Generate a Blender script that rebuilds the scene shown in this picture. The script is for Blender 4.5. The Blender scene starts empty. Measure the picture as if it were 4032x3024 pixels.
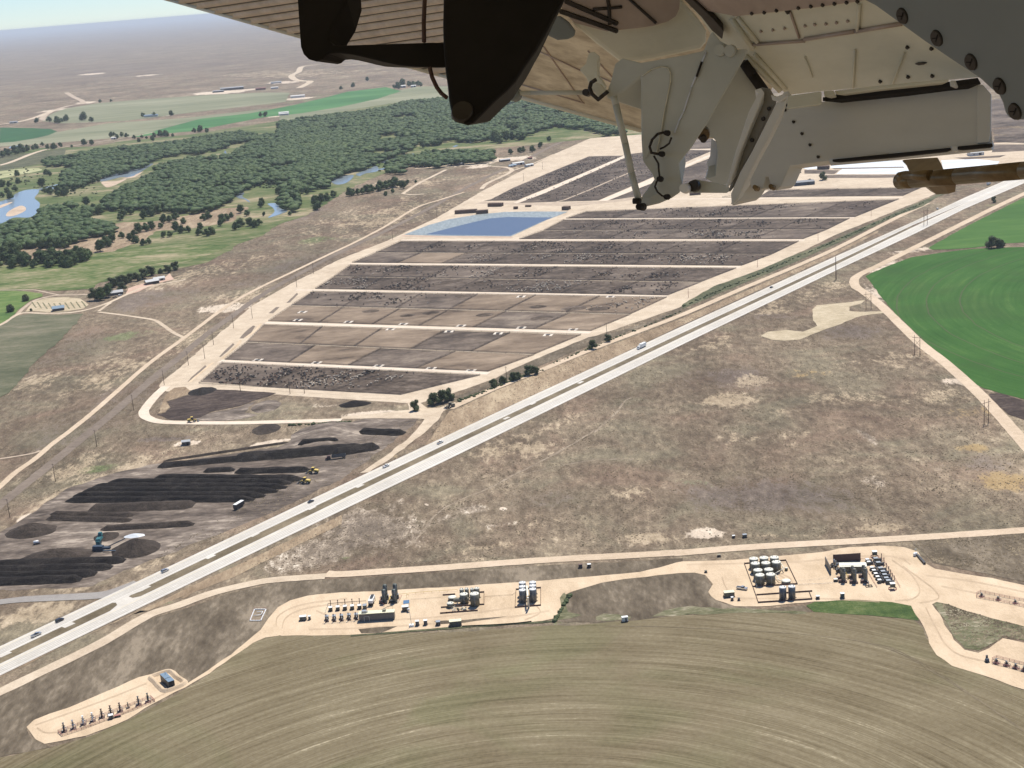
import bpy, bmesh, math, random
import numpy as np
from mathutils import Vector, noise as mnoise
from mathutils.geometry import tessellate_polygon
random.seed(7); rng = np.random.default_rng(7)
SC = bpy.context.scene; COL = SC.collection
# ------------------------------------------------------------------ camera, world, sun, exposure
FPX = 5600.0; H = 310.0
ROLL = math.radians(4.63); PITCH = math.radians(15.464)
SR, CR = math.sin(ROLL), math.cos(ROLL)
FW = np.array([0, math.cos(PITCH), -math.sin(PITCH)]); _R0 = np.array([1., 0, 0]); _U0 = np.array([0, math.sin(PITCH), math.cos(PITCH)])
RT = CR*_R0 - SR*_U0; UP = SR*_R0 + CR*_U0
CAM = np.array([0, 0, H])
cam = bpy.data.cameras.new('camera'); camo = bpy.data.objects.new('camera', cam); COL.objects.link(camo)
from mathutils import Matrix
camo.matrix_world = Matrix(((RT[0], UP[0], -FW[0], 0), (RT[1], UP[1], -FW[1], 0), (RT[2], UP[2], -FW[2], H), (0, 0, 0, 1)))
cam.sensor_width = 36; cam.lens = FPX/4032*36; cam.clip_start = .05; cam.clip_end = 400000
SC.camera = camo
SUN_EL, SUN_AZ = math.radians(62), math.radians(24)      # azimuth from +Y towards +X
W = bpy.data.worlds.new("World"); SC.world = W; W.use_nodes = True
wn = W.node_tree.nodes; sky = wn.new('ShaderNodeTexSky'); sky.sky_type = 'NISHITA'; sky.sun_disc = False
sky.sun_elevation = SUN_EL; sky.sun_rotation = SUN_AZ; sky.altitude = 1500; sky.air_density = 1.0; sky.dust_density = 0.0; sky.ozone_density = 9.5
W.node_tree.links.new(sky.outputs[0], wn['Background'].inputs[0]); wn['Background'].inputs[1].default_value = 0.086
sl = bpy.data.lights.new('sun', 'SUN'); sl.energy = 4.25; sl.angle = math.radians(.5); sl.color = (1, .94, .84)
so = bpy.data.objects.new('sun', sl); COL.objects.link(so)
sd = Vector((math.sin(SUN_AZ)*math.cos(SUN_EL), math.cos(SUN_AZ)*math.cos(SUN_EL), math.sin(SUN_EL)))
so.rotation_euler = sd.to_track_quat('Z', 'Y').to_euler(); so.location = (0, 0, 900)
SC.view_settings.view_transform = 'Standard'; SC.view_settings.look = 'None'; SC.view_settings.gamma = 1
SC.view_settings.use_curve_mapping = False; SC.view_settings.exposure = 0.55
SC.cycles.use_denoising = True; SC.cycles.max_bounces = 5; SC.cycles.diffuse_bounces = 3; SC.cycles.glossy_bounces = 3
SC.cycles.volume_bounces = 0; SC.cycles.transparent_max_bounces = 6; SC.cycles.sample_clamp_indirect = 4
# ------------------------------------------------------------------ pixel <-> ground
KK = 1344/2212
CROPS = {'A':(0,0,KK),'B':(1100,0,KK),'C':(2000,0,KK),'D':(2888,0,1144/2212),'E':(0,1000,KK),'F':(1344,800,KK),'G':(2688,800,KK),
 'H':(0,2016,KK),'I':(1000,2150,1300/2212),'J':(2700,2100,1000/2212),'K':(3300,2050,732/1735),'L':(0,1500,KK),'M':(1800,600,700/2212),
 'N':(2880,2150,300/2212),'O':(3220,2150,360/2212),'P':(1220,2250,400/2212),'Q':(1560,2240,640/2212),'S':(200,2600,560/2212),
 'V':(0,0,4032/2212),'W':(1344,1700,KK),'U':(2688,1700,KK),'X':(3032,550,1000/2212),'Y':(0,400,700/2212),'Z':(600,1350,800/2212)}
def T(c, x, y):
    a = CROPS[c]; return a[0]+x*a[2], a[1]+y*a[2]
def RAY(c, x, y):
    x, y = T(c, x, y); return FW + RT*((x-2016)/FPX) + UP*((1512-y)/FPX)
def G(c, x, y, z=0.0):                       # where the sight line meets the level z
    r = RAY(c, x, y); r2 = min(r[2], -0.004); t = (z-H)/r2; p = CAM + r*t; return (float(p[0]), float(p[1]))
def GL(c, pts, z=0.0): return [G(c, x, y, z) for x, y in pts]
HWY = Vector((.60044, .79967, 0)); HANG = math.atan2(HWY.y, HWY.x)
# ------------------------------------------------------------------ materials
def _mat(name):
    m = bpy.data.materials.new(name); m.use_nodes = True; nt = m.node_tree
    return m, nt, nt.nodes['Principled BSDF']
def _noise(nt, vec, scale, detail=4, rough=.6, dist=0.0):
    n = nt.nodes.new('ShaderNodeTexNoise'); n.inputs['Scale'].default_value = scale; n.inputs['Detail'].default_value = detail
    n.inputs['Roughness'].default_value = rough; n.inputs['Distortion'].default_value = dist
    if vec: nt.links.new(vec, n.inputs['Vector'])
    return n.outputs['Fac']
def _m(nt, op, a, b, c=None):
    n = nt.nodes.new('ShaderNodeMath'); n.operation = op
    for i, v in enumerate((a, b, c)):
        if v is None: continue
        if isinstance(v, (int, float)): n.inputs[i].default_value = v
        else: nt.links.new(v, n.inputs[i])
    return n.outputs[0]
def _ramp(nt, fac, stops):
    r = nt.nodes.new('ShaderNodeValToRGB'); e = r.color_ramp.elements
    while len(e) < len(stops): e.new(.5)
    for k, (p, c) in enumerate(stops): e[k].position = p; e[k].color = (*c, 1)
    nt.links.new(fac, r.inputs[0]); return r.outputs[0]
def _mix(nt, fac, a, b, mode='MIX'):
    n = nt.nodes.new('ShaderNodeMix'); n.data_type = 'RGBA'; n.blend_type = mode
    for i, v in ((0, fac), (6, a), (7, b)):
        if isinstance(v, (int, float)): n.inputs[i].default_value = v
        elif isinstance(v, tuple): n.inputs[i].default_value = (*v, 1)
        else: nt.links.new(v, n.inputs[i])
    return n.outputs[2]
def _pos(nt, scale=(1, 1, 1), rot=0.0):
    g = nt.nodes.new('ShaderNodeNewGeometry'); mp = nt.nodes.new('ShaderNodeMapping')
    mp.inputs['Scale'].default_value = scale; mp.inputs['Rotation'].default_value = (0, 0, rot)
    nt.links.new(g.outputs['Position'], mp.inputs['Vector']); return mp.outputs[0]
def _smooth(nt, v, lo, hi):
    n = nt.nodes.new('ShaderNodeMapRange'); n.interpolation_type = 'SMOOTHSTEP'
    n.inputs[1].default_value = lo; n.inputs[2].default_value = hi; nt.links.new(v, n.inputs[0]); return n.outputs[0]
def _bump(nt, b, h, dist, strength=1.0):
    n = nt.nodes.new('ShaderNodeBump'); n.inputs['Distance'].default_value = dist; n.inputs['Strength'].default_value = strength
    nt.links.new(h, n.inputs['Height']); nt.links.new(n.outputs[0], b.inputs['Normal'])
def soil(name, stops, sizes=((90, .4), (18, .35), (4, .25)), stretch=(1, 1, 1), rot=0.0, rough=.95, bump=.3, contrast=1.0, spec=.15):
    """ground cover: noise at several sizes in metres, through a colour ramp"""
    m, nt, b = _mat(name); v = _pos(nt, stretch, rot); acc = None
    for i, (sz, w) in enumerate(sizes):
        n = _noise(nt, v, 1/sz, 5, .62, .3 if i == 0 else 0)
        t = _m(nt, 'MULTIPLY', _m(nt, 'SUBTRACT', n, .5), w); acc = t if acc is None else _m(nt, 'ADD', acc, t)
        last = n
    val = _m(nt, 'MULTIPLY_ADD', acc, 3.4*contrast, .5)
    nt.links.new(_ramp(nt, val, stops), b.inputs['Base Color'])
    b.inputs['Roughness'].default_value = rough; b.inputs['Specular IOR Level'].default_value = spec
    if bump: _bump(nt, b, last, bump)
    return m
def paint(name, c, rough=.5, metal=0.0, var=.12, scale=1.2, coat=0.0):
    m, nt, b = _mat(name); tc = nt.nodes.new('ShaderNodeTexCoord')
    n = _noise(nt, tc.outputs['Object'], scale, 5, .65)
    lo = tuple(max(0, x*(1-var*1.6)) for x in c); hi = tuple(min(1, x*(1+var)) for x in c)
    nt.links.new(_ramp(nt, n, [(.3, lo), (.7, hi)]), b.inputs['Base Color'])
    b.inputs['Roughness'].default_value = rough; b.inputs['Metallic'].default_value = metal; b.inputs['Coat Weight'].default_value = coat
    return m
M = {}
# rangeland with patches carried by the ground mesh (R straw, G green, B pale dirt; second set R purple scrub, G burnt orange, B white rubble)
def ground_mat():
    m, nt, b = _mat('rangeland'); v = _pos(nt); v2 = _pos(nt, (1, .45, 1), .2)
    big = _noise(nt, v, 1/260, 5, .6, .6); mid = _noise(nt, v2, 1/34, 6, .66, .5); fine = _noise(nt, v2, 1/5.5, 6, .7); tuft = _noise(nt, v, 1/1.4, 3, .6)
    a = _m(nt, 'ADD', _m(nt, 'MULTIPLY', _m(nt, 'SUBTRACT', mid, .5), .85), _m(nt, 'MULTIPLY', _m(nt, 'SUBTRACT', fine, .5), 1.35))
    a = _m(nt, 'ADD', a, _m(nt, 'MULTIPLY', _m(nt, 'SUBTRACT', big, .5), .9)); a = _m(nt, 'ADD', a, _m(nt, 'MULTIPLY', _m(nt, 'SUBTRACT', tuft, .5), .7)); val = _m(nt, 'ADD', a, .5)
    col = _ramp(nt, val, [(.05, (.072, .052, .038)), (.33, (.125, .095, .066)), (.52, (.186, .144, .100)), (.7, (.262, .206, .142)), (.93, (.45, .365, .255))])
    hue = _noise(nt, v, 1/75, 4, .6, .5)
    col = _mix(nt, _m(nt, 'MULTIPLY', _smooth(nt, hue, .5, .68), .5), col, _ramp(nt, val, [(.1, (.11, .073, .054)), (.85, (.34, .235, .165))]))
    col = _mix(nt, _m(nt, 'MULTIPLY', _smooth(nt, hue, .5, .34), .45), col, _ramp(nt, val, [(.2, (.125, .115, .08)), (.8, (.27, .245, .16))]))
    at = nt.nodes.new('ShaderNodeAttribute'); at.attribute_name = 'patch'; s1 = nt.nodes.new('ShaderNodeSeparateColor'); nt.links.new(at.outputs['Color'], s1.inputs[0])
    at2 = nt.nodes.new('ShaderNodeAttribute'); at2.attribute_name = 'patch2'; s2 = nt.nodes.new('ShaderNodeSeparateColor'); nt.links.new(at2.outputs['Color'], s2.inputs[0])
    nz = _m(nt, 'ADD', _m(nt, 'MULTIPLY', _m(nt, 'SUBTRACT', mid, .5), 1.7), _m(nt, 'MULTIPLY', _m(nt, 'SUBTRACT', fine, .5), 1.5))
    def layer(col, w, stops, amt=1.0, lo=.38, hi=.72, k=1.0):
        f = _smooth(nt, _m(nt, 'ADD', w, _m(nt, 'MULTIPLY', _m(nt, 'MULTIPLY', nz, k), _m(nt, 'MINIMUM', _m(nt, 'MULTIPLY', w, 4), 1))), lo, hi)
        return _mix(nt, _m(nt, 'MULTIPLY', f, amt), col, _ramp(nt, val, stops))
    col = layer(col, s2.outputs[0], [(.2, (.085, .068, .06)), (.8, (.20, .16, .135))], .7)
    col = layer(col, s1.outputs[1], [(.2, (.075, .10, .04)), (.5, (.13, .155, .07)), (.85, (.23, .23, .13))], .85)
    col = layer(col, s1.outputs[0], [(.1, (.20, .15, .10)), (.5, (.38, .30, .20)), (.9, (.56, .45, .32))], .72)
    col = layer(col, s2.outputs[1], [(.2, (.24, .16, .07)), (.8, (.38, .27, .13))], .75)
    col = layer(col, s1.outputs[2], [(.1, (.38, .31, .24)), (.6, (.58, .48, .37)), (.9, (.70, .60, .48))], 1.0, .42, .6, .5)
    col = layer(col, s2.outputs[2], [(.1, (.10, .08, .062)), (.45, (.20, .16, .12)), (.66, (.38, .31, .235)), (.8, (.66, .58, .47))], .9, .25, .6, 1.2)
    nt.links.new(col, b.inputs['Base Color']); b.inputs['Roughness'].default_value = .97; b.inputs['Specular IOR Level'].default_value = .1
    _bump(nt, b, _m(nt, 'ADD', fine, _m(nt, 'MULTIPLY', tuft, .3)), 1.6, .8); return m
def ring_mat(name, centre, stops, pitch=7.0, green=None, bump=.25, track=None):
    """a centre-pivot field: texture drawn out along circles round the pivot"""
    m, nt, b = _mat(name); g = nt.nodes.new('ShaderNodeNewGeometry'); s = nt.nodes.new('ShaderNodeSeparateXYZ'); nt.links.new(g.outputs['Position'], s.inputs[0])
    dx = _m(nt, 'SUBTRACT', s.outputs[0], float(centre[0])); dy = _m(nt, 'SUBTRACT', s.outputs[1], float(centre[1]))
    r = _m(nt, 'SQRT', _m(nt, 'ADD', _m(nt, 'MULTIPLY', dx, dx), _m(nt, 'MULTIPLY', dy, dy)), 0); an = _m(nt, 'ARCTAN2', dy, dx)
    c = nt.nodes.new('ShaderNodeCombineXYZ'); nt.links.new(_m(nt, 'DIVIDE', r, pitch), c.inputs[0]); nt.links.new(_m(nt, 'MULTIPLY', an, 1.6), c.inputs[1])
    c2 = nt.nodes.new('ShaderNodeCombineXYZ'); nt.links.new(_m(nt, 'DIVIDE', r, pitch*.2), c2.inputs[0]); nt.links.new(_m(nt, 'MULTIPLY', an, 3.0), c2.inputs[1])
    n1 = _noise(nt, c.outputs[0], 1.0, 5, .6); n2 = _noise(nt, c2.outputs[0], 1.0, 3, .6); n3 = _noise(nt, _pos(nt), 1/60, 5, .6, .5); n4 = _noise(nt, _pos(nt), 1/2.2, 4, .65)
    v = _m(nt, 'ADD', _m(nt, 'MULTIPLY', _m(nt, 'SUBTRACT', n1, .5), 1.15), _m(nt, 'MULTIPLY', _m(nt, 'SUBTRACT', n2, .5), 1.15))
    v = _m(nt, 'ADD', v, _m(nt, 'MULTIPLY', _m(nt, 'SUBTRACT', n3, .5), .8)); v = _m(nt, 'ADD', v, _m(nt, 'MULTIPLY_ADD', _m(nt, 'SUBTRACT', n4, .5), .7, .5))
    col = _ramp(nt, v, stops)
    if green: col = _mix(nt, _m(nt, 'MULTIPLY', _smooth(nt, _noise(nt, _pos(nt), 1/85, 3, .5, .8), .48, .66), .7), col, _ramp(nt, v, green))
    if track:
        for rad, w in track:
            d = _m(nt, 'ABSOLUTE', _m(nt, 'SUBTRACT', _m(nt, 'ADD', r, _m(nt, 'MULTIPLY', n3, 6)), rad+3), 0); col = _mix(nt, _m(nt, 'MULTIPLY', _smooth(nt, d, w, w*.4), .55), col, (.10, .078, .055))
    nt.links.new(col, b.inputs['Base Color']); b.inputs['Roughness'].default_value = .95; b.inputs['Specular IOR Level'].default_value = .1
    _bump(nt, b, n2, bump); return m
def water_mat(name, c, rough=.08):
    m, nt, b = _mat(name); b.inputs['Base Color'].default_value = (*c, 1); b.inputs['Roughness'].default_value = rough; b.inputs['IOR'].default_value = 1.33
    _bump(nt, b, _noise(nt, _pos(nt), .8, 3, .6), .02, .5); return m
M['ground'] = ground_mat()
M['gravel'] = soil('pale_gravel', [(.15, (.40, .315, .225)), (.5, (.51, .415, .305)), (.85, (.61, .51, .385))], ((45, .3), (9, .3), (1.5, .2)), (1, 1, 1), .3)
M['pad'] = soil('pad_gravel', [(.05, (.40, .30, .195)), (.5, (.55, .425, .29)), (.95, (.64, .515, .365))], ((40, .4), (9, .35), (1.0, .15)), (1, .5, 1), .2)
M['sand_road'] = soil('sandy_road', [(.15, (.42, .325, .225)), (.5, (.52, .41, .295)), (.85, (.60, .485, .36))], ((60, .3), (6, .25), (1.5, .15)))
M['lane'] = soil('feed_lane', [(.15, (.52, .42, .32)), (.5, (.62, .52, .41)), (.85, (.68, .58, .47))], ((40, .3), (5, .25)))
M['track'] = soil('dirt_track', [(.15, (.32, .25, .185)), (.5, (.42, .335, .25)), (.85, (.52, .42, .32))], ((30, .4), (5, .3)))
M['concrete'] = soil('road_concrete', [(.1, (.45, .415, .36)), (.5, (.55, .515, .455)), (.9, (.63, .595, .535))], ((70, .35), (12, .25), (2, .2)), (1, 1, 1), 0, .8, .01)
M['joint'] = soil('worn_wheel_path', [(.1, (.36, .335, .295)), (.9, (.47, .44, .39))], ((25, .5), (3, .3)), bump=0)
M['asphalt'] = soil('grey_asphalt', [(.1, (.22, .20, .185)), (.9, (.32, .30, .275))], ((30, .4), (3, .3)), bump=.02)
M['median'] = soil('median_grass', [(.1, (.105, .082, .05)), (.5, (.155, .125, .08)), (.9, (.23, .185, .12))], ((50, .4), (8, .4), (1.5, .2)))
M['verge'] = soil('olive_verge', [(.05, (.068, .052, .034)), (.4, (.108, .085, .058)), (.65, (.15, .12, .084)), (.95, (.24, .195, .14))], ((90, .5), (16, .5), (3, .4)), (1, .35, 1), .42, bump=.6)
M['straw'] = soil('straw_verge', [(.1, (.17, .12, .075)), (.5, (.27, .20, .13)), (.9, (.42, .33, .22))], ((60, .4), (10, .4), (2, .3)), (1, .3, 1), .92, bump=.5)
M['pen_dark'] = soil('pen_manure_dark', [(.05, (.030, .021, .015)), (.38, (.066, .048, .035)), (.66, (.106, .080, .060)), (.95, (.18, .142, .11))], ((55, .5), (14, .5), (3.5, .45)), (.6, 1, 1), 0, .9, .6, .9)
M['pen_tan'] = soil('pen_manure_dry', [(.05, (.075, .054, .04)), (.35, (.165, .122, .085)), (.65, (.225, .17, .12)), (.95, (.30, .23, .165))], ((60, .6), (16, .5), (3, .2)), (.5, 1, 1), 0, .95, .3, .9)
M['pen_mid'] = soil('pen_manure_mid', [(.05, (.05, .038, .03)), (.4, (.105, .081, .063)), (.7, (.16, .125, .097)), (.95, (.23, .185, .14))], ((55, .55), (14, .5), (3, .3)), (.6, 1, 1), 0, .95, .3, .95)
M['yard'] = soil('compost_yard', [(.05, (.05, .039, .031)), (.38, (.115, .091, .073)), (.66, (.185, .15, .12)), (.95, (.36, .30, .24))], ((60, .5), (14, .5), (3, .35)), (.45, 1, 1), .12, bump=.4, contrast=1.05)
M['compost'] = soil('compost', [(.1, (.011, .009, .008)), (.5, (.020, .0165, .0145)), (.9, (.042, .035, .03))], ((25, .4), (4, .4), (1, .3)), bump=.5)
M['compost_brown'] = soil('compost_brown', [(.1, (.028, .022, .018)), (.5, (.048, .037, .029)), (.9, (.08, .063, .05))], ((25, .4), (4, .4), (1, .3)), bump=.5)
M['manure_field'] = soil('spread_manure', [(.1, (.03, .021, .017)), (.5, (.06, .043, .035)), (.9, (.11, .083, .066))], ((25, .4), (5, .5), (1.5, .4)), (.5, 1, 1), bump=.5)
M['sage'] = soil('sage_field', [(.1, (.135, .15, .085)), (.5, (.20, .205, .125)), (.9, (.27, .265, .175))], ((300, .5), (60, .3)), (.3, 1, 1), bump=0)
M['greenfar'] = soil('green_strip', [(.1, (.035, .115, .035)), (.5, (.055, .16, .05)), (.9, (.10, .21, .075))], ((200, .5), (40, .3)), (.3, 1, 1), bump=0)
M['greendeep'] = soil('deep_green', [(.1, (.02, .075, .025)), (.9, (.035, .11, .035))], ((200, .5), (40, .3)), bump=0)
M['meadow'] = soil('meadow', [(.05, (.05, .085, .022)), (.35, (.10, .135, .04)), (.6, (.18, .18, .085)), (.95, (.33, .275, .17))], ((90, .6), (20, .45), (5, .35)), (.4, 1, 1), .1, bump=.5)
M['meadow_bright'] = soil('bright_meadow', [(.1, (.05, .10, .025)), (.5, (.10, .16, .04)), (.9, (.19, .22, .08))], ((80, .5), (20, .4), (5, .2)), (.4, 1, 1))
M['riverside'] = soil('riverside_green', [(.05, (.045, .075, .02)), (.38, (.09, .12, .038)), (.65, (.16, .16, .075)), (.95, (.33, .265, .17))], ((120, .6), (26, .45), (6, .35)), (.4, 1, 1), contrast=1.0)
M['lime'] = soil('flowering_weeds', [(.1, (.20, .21, .10)), (.45, (.34, .34, .18)), (.9, (.5, .48, .29))], ((60, .6), (15, .4)), (.4, 1, 1))
M['greygreen'] = soil('grey_green_pasture', [(.1, (.075, .082, .045)), (.5, (.12, .12, .072)), (.9, (.19, .17, .115))], ((120, .5), (20, .45), (3, .35)), (.4, 1, 1), .3)
M['grass'] = soil('lush_grass', [(.1, (.035, .065, .018)), (.5, (.065, .10, .028)), (.9, (.12, .145, .055))], ((25, .4), (5, .5), (1, .3)), bump=.5)
M['hedge'] = soil('ditch_grass', [(.1, (.05, .055, .03)), (.5, (.09, .095, .05)), (.9, (.16, .15, .09))], ((40, .5), (5, .5), (1, .3)), bump=.4)
M['sandbar'] = soil('sandbar', [(.1, (.36, .27, .19)), (.5, (.48, .37, .27)), (.9, (.58, .47, .36))], ((30, .5), (8, .3)))
M['tarp'] = soil('white_tarp', [(.1, (.50, .53, .55)), (.5, (.62, .65, .67)), (.9, (.75, .77, .78))], ((25, .5), (5, .3)), (.3, 1, 1), 0, .5, .1)
M['liner'] = soil('pond_liner', [(.1, (.17, .195, .195)), (.5, (.25, .28, .275)), (.9, (.35, .38, .37))], ((9, .5), (2.5, .5)), (2.2, .5, 1), .5, .4, .2, .8)
M['rail'] = soil('rail_ballast', [(.1, (.14, .11, .086)), (.9, (.23, .185, .145))], ((40, .4), (4, .4)))
M['palegreen'] = soil('mown_straw', [(.1, (.33, .27, .175)), (.5, (.43, .355, .24)), (.9, (.52, .44, .31))], ((25, .4), (5, .4), (1, .2)), (1, 1, 1))
M['weeds'] = soil('grey_weeds', [(.1, (.08, .082, .04)), (.45, (.14, .135, .075)), (.75, (.21, .19, .12)), (.95, (.32, .28, .2))], ((50, .4), (9, .5), (2, .5)), (.5, 1, 1), .5, bump=.6)
M['rut'] = soil('tyre_rut', [(.1, (.36, .265, .175)), (.9, (.50, .385, .265))], ((10, .5), (2, .3)), bump=0)
M['faint'] = soil('faint_trail', [(.1, (.19, .15, .11)), (.5, (.27, .215, .155)), (.9, (.36, .295, .22))], ((12, .5), (3, .4)))
M['redpad'] = soil('pink_earth', [(.1, (.42, .28, .21)), (.9, (.56, .40, .31))], ((20, .5), (4, .3)))
M['river'] = water_mat('river_water', (.21, .255, .29), .2); M['lagoon'] = water_mat('lagoon_water', (.075, .10, .155), .35)
TILL = (-10., 402.)
M['till'] = ring_mat('tilled_field', TILL, [(.03, (.088, .067, .036)), (.35, (.145, .116, .068)), (.6, (.185, .152, .093)), (.82, (.235, .197, .125)), (.99, (.41, .35, .24))], 4.2, [(.2, (.10, .093, .045)), (.8, (.185, .17, .092))], .3)
M['crop'] = ring_mat('green_crop', (730., 1184.), [(.0, (.026, .078, .014)), (.4, (.036, .098, .019)), (.65, (.045, .112, .023)), (1.0, (.08, .15, .036))], 22.0, [(.1, (.032, .078, .017)), (.9, (.048, .098, .024))], .2, ((325, .8), (355, .8), (382, .8)))
M['crop2'] = soil('bright_green_crop', [(.1, (.035, .095, .018)), (.5, (.058, .13, .026)), (.9, (.11, .185, .045))], ((160, .6), (30, .3)), (.4, 1, 1))
for k, c, ro, me in [('black', (.02, .02, .022), .5, 0), ('white', (.78, .78, .75), .45, 0), ('cream', (.72, .70, .58), .6, 0), ('olive', (.12, .115, .08), .55, 0), ('darkgreen', (.06, .075, .062), .5, 0),
   ('greysteel', (.10, .105, .11), .45, .2), ('bluegrey', (.12, .125, .135), .4, .3), ('rust', (.10, .055, .045), .75, 0), ('redpipe', (.34, .12, .10), .6, 0), ('pinkpipe', (.36, .15, .125), .6, 0), ('yellow', (.62, .45, .10), .5, 0),
   ('wood', (.10, .07, .052), .9, 0), ('glass', (.03, .04, .05), .08, 0), ('tyre', (.02, .02, .02), .9, 0), ('silver', (.52, .53, .54), .25, .7), ('darkcar', (.035, .037, .045), .25, 0), ('greycar', (.12, .125, .14), .25, 0),
   ('teal', (.02, .12, .13), .5, 0), ('navy', (.03, .05, .075), .5, 0), ('solar', (.10, .17, .26), .15, .2), ('blueroof', (.21, .29, .36), .35, .2), ('beigeroof', (.66, .63, .44), .6, 0), ('fence', (.085, .07, .06), .9, 0),
   ('bunk', (.66, .58, .48), .85, 0), ('hay', (.13, .085, .06), .95, 0), ('cow_black', (.022, .018, .017), .8, 0), ('cow_cream', (.60, .50, .38), .8, 0), ('cow_red', (.13, .06, .035), .8, 0), ('galv', (.42, .44, .44), .35, .5), ('red', (.4, .05, .04), .4, 0),
   ('tanbody', (.24, .215, .15), .6, 0), ('farmwhite', (.55, .54, .51), .6, 0), ('farmroof', (.33, .34, .35), .5, 0), ('barnred', (.22, .09, .07), .8, 0)]:
    M[k] = paint(k, c, ro, me)
def leafmat(name, stops, s=7.0):
    m, nt, b = _mat(name); v = _pos(nt); n = _m(nt, 'ADD', _m(nt, 'MULTIPLY', _noise(nt, v, 1/s, 3, .6), .6), _m(nt, 'MULTIPLY', _noise(nt, v, 1/1.3, 2, .6), .4))
    n = _m(nt, 'ADD', _m(nt, 'MULTIPLY', n, .7), _m(nt, 'MULTIPLY', _noise(nt, v, 1/70, 3, .6, 1.0), .3)); nt.links.new(_ramp(nt, n, stops), b.inputs['Base Color']); b.inputs['Roughness'].default_value = .7; b.inputs['Specular IOR Level'].default_value = .2; return m
M['leaf'] = leafmat('cottonwood_leaves', [(.3, (.030, .056, .013)), (.5, (.056, .092, .022)), (.7, (.115, .155, .045))])
M['leaf2'] = leafmat('elm_leaves', [(.3, (.036, .052, .02)), (.5, (.068, .088, .035)), (.7, (.12, .14, .065))], 3)
M['wood_stuff'] = leafmat('woodland_leaves', [(.36, (.019, .043, .009)), (.5, (.040, .075, .017)), (.64, (.095, .135, .036))], 13)
# ------------------------------------------------------------------ mesh helpers
def tag(o, label, cat, group=None, kind=None):
    if label: o['label'] = label
    if cat: o['category'] = cat
    if group: o['group'] = group
    if kind: o['kind'] = kind
    return o
class MB:
    def __init__(s): s.v = []; s.f = []; s.sm = []
    def add(s, vs, fs, smooth=False):
        n = len(s.v); s.v += [tuple(map(float, p)) for p in vs]; s.f += [tuple(i+n for i in f) for f in fs]; s.sm += [smooth]*len(fs); return s
    def box(s, c, d, rz=0.0, taper=1.0, tilt=None):
        x, y, z = d[0]/2, d[1]/2, d[2]/2; P = []
        for k, (a, b, e) in enumerate([(-1, -1, -1), (1, -1, -1), (1, 1, -1), (-1, 1, -1), (-1, -1, 1), (1, -1, 1), (1, 1, 1), (-1, 1, 1)]):
            t = taper if e > 0 else 1; p = Vector((a*x*t, b*y*t, e*z))
            if tilt: p.rotate(tilt)
            cs, sn = math.cos(rz), math.sin(rz); P.append((c[0]+p.x*cs-p.y*sn, c[1]+p.x*sn+p.y*cs, c[2]+p.z))
        return s.add(P, [(3, 2, 1, 0), (4, 5, 6, 7), (0, 1, 5, 4), (1, 2, 6, 5), (2, 3, 7, 6), (3, 0, 4, 7)])
    def cyl(s, a, b, r, r2=None, n=12, smooth=True):
        a = Vector(a); b = Vector(b); r2 = r if r2 is None else r2; d = (b-a).normalized()
        u = d.orthogonal().normalized(); w = d.cross(u); A = []; B = []
        for i in range(n):
            t = 2*math.pi*i/n; e = u*math.cos(t)+w*math.sin(t); A.append(a+e*r); B.append(b+e*r2)
        k = len(s.v); s.add(A+B, [(i, (i+1) % n, n+(i+1) % n, n+i) for i in range(n)], smooth)
        s.f += [tuple(k+i for i in range(n))[::-1], tuple(k+n+i for i in range(n))]; s.sm += [False, False]; return s
    def path(s, pts, r, n=6):
        for a, b in zip(pts[:-1], pts[1:]): s.cyl(a, b, r, r, n)
        return s
    def lathe(s, prof, c=(0, 0, 0), n=20, axis='z'):
        vs = []; fs = []
        for r, z in prof:
            for i in range(n):
                t = 2*math.pi*i/n
                p = (r*math.cos(t), r*math.sin(t), z)
                if axis == 'x': p = (p[2], p[0], p[1])
                vs.append((c[0]+p[0], c[1]+p[1], c[2]+p[2]))
        for j in range(len(prof)-1):
            for i in range(n): fs.append((j*n+i, j*n+(i+1) % n, (j+1)*n+(i+1) % n, (j+1)*n+i))
        return s.add(vs, fs, True)
    def ellips(s, c, r, n=10, m=7):
        return s.lathe_xyz(c, r, n, m)
    def lathe_xyz(s, c, r, n, m):
        vs = []; fs = []
        for j in range(m+1):
            a = math.pi*j/m
            for i in range(n):
                t = 2*math.pi*i/n; vs.append((c[0]+r[0]*math.sin(a)*math.cos(t), c[1]+r[1]*math.sin(a)*math.sin(t), c[2]-r[2]*math.cos(a)))
        for j in range(m):
            for i in range(n): fs.append((j*n+i, j*n+(i+1) % n, (j+1)*n+(i+1) % n, (j+1)*n+i))
        return s.add(vs, fs, True)
    def mesh(s, name, mat):
        me = bpy.data.meshes.new(name); me.from_pydata(s.v, [], s.f); me.materials.append(M[mat] if isinstance(mat, str) else mat)
        me.polygons.foreach_set('use_smooth', s.sm); me.update(); return me
    def build(s, name, mat, parent=None, loc=(0, 0, 0), rz=0.0):
        o = bpy.data.objects.new(name, s.mesh(name, mat)); COL.objects.link(o); o.location = loc; o.rotation_euler = (0, 0, rz)
        if parent: o.parent = parent
        return o
def thing(name, label, cat, loc=(0, 0, 0), rz=0.0, group=None):
    o = bpy.data.objects.new(name, None); o.empty_display_size = .5; COL.objects.link(o); o.location = (loc[0], loc[1], loc[2] if len(loc) > 2 else 0); o.rotation_euler = (0, 0, rz)
    return tag(o, label, cat, group)
def copy_tree(o, parent=None):
    c = o.copy(); COL.objects.link(c); c.parent = parent
    for ch in list(o.children): copy_tree(ch, c)
    return c
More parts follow.
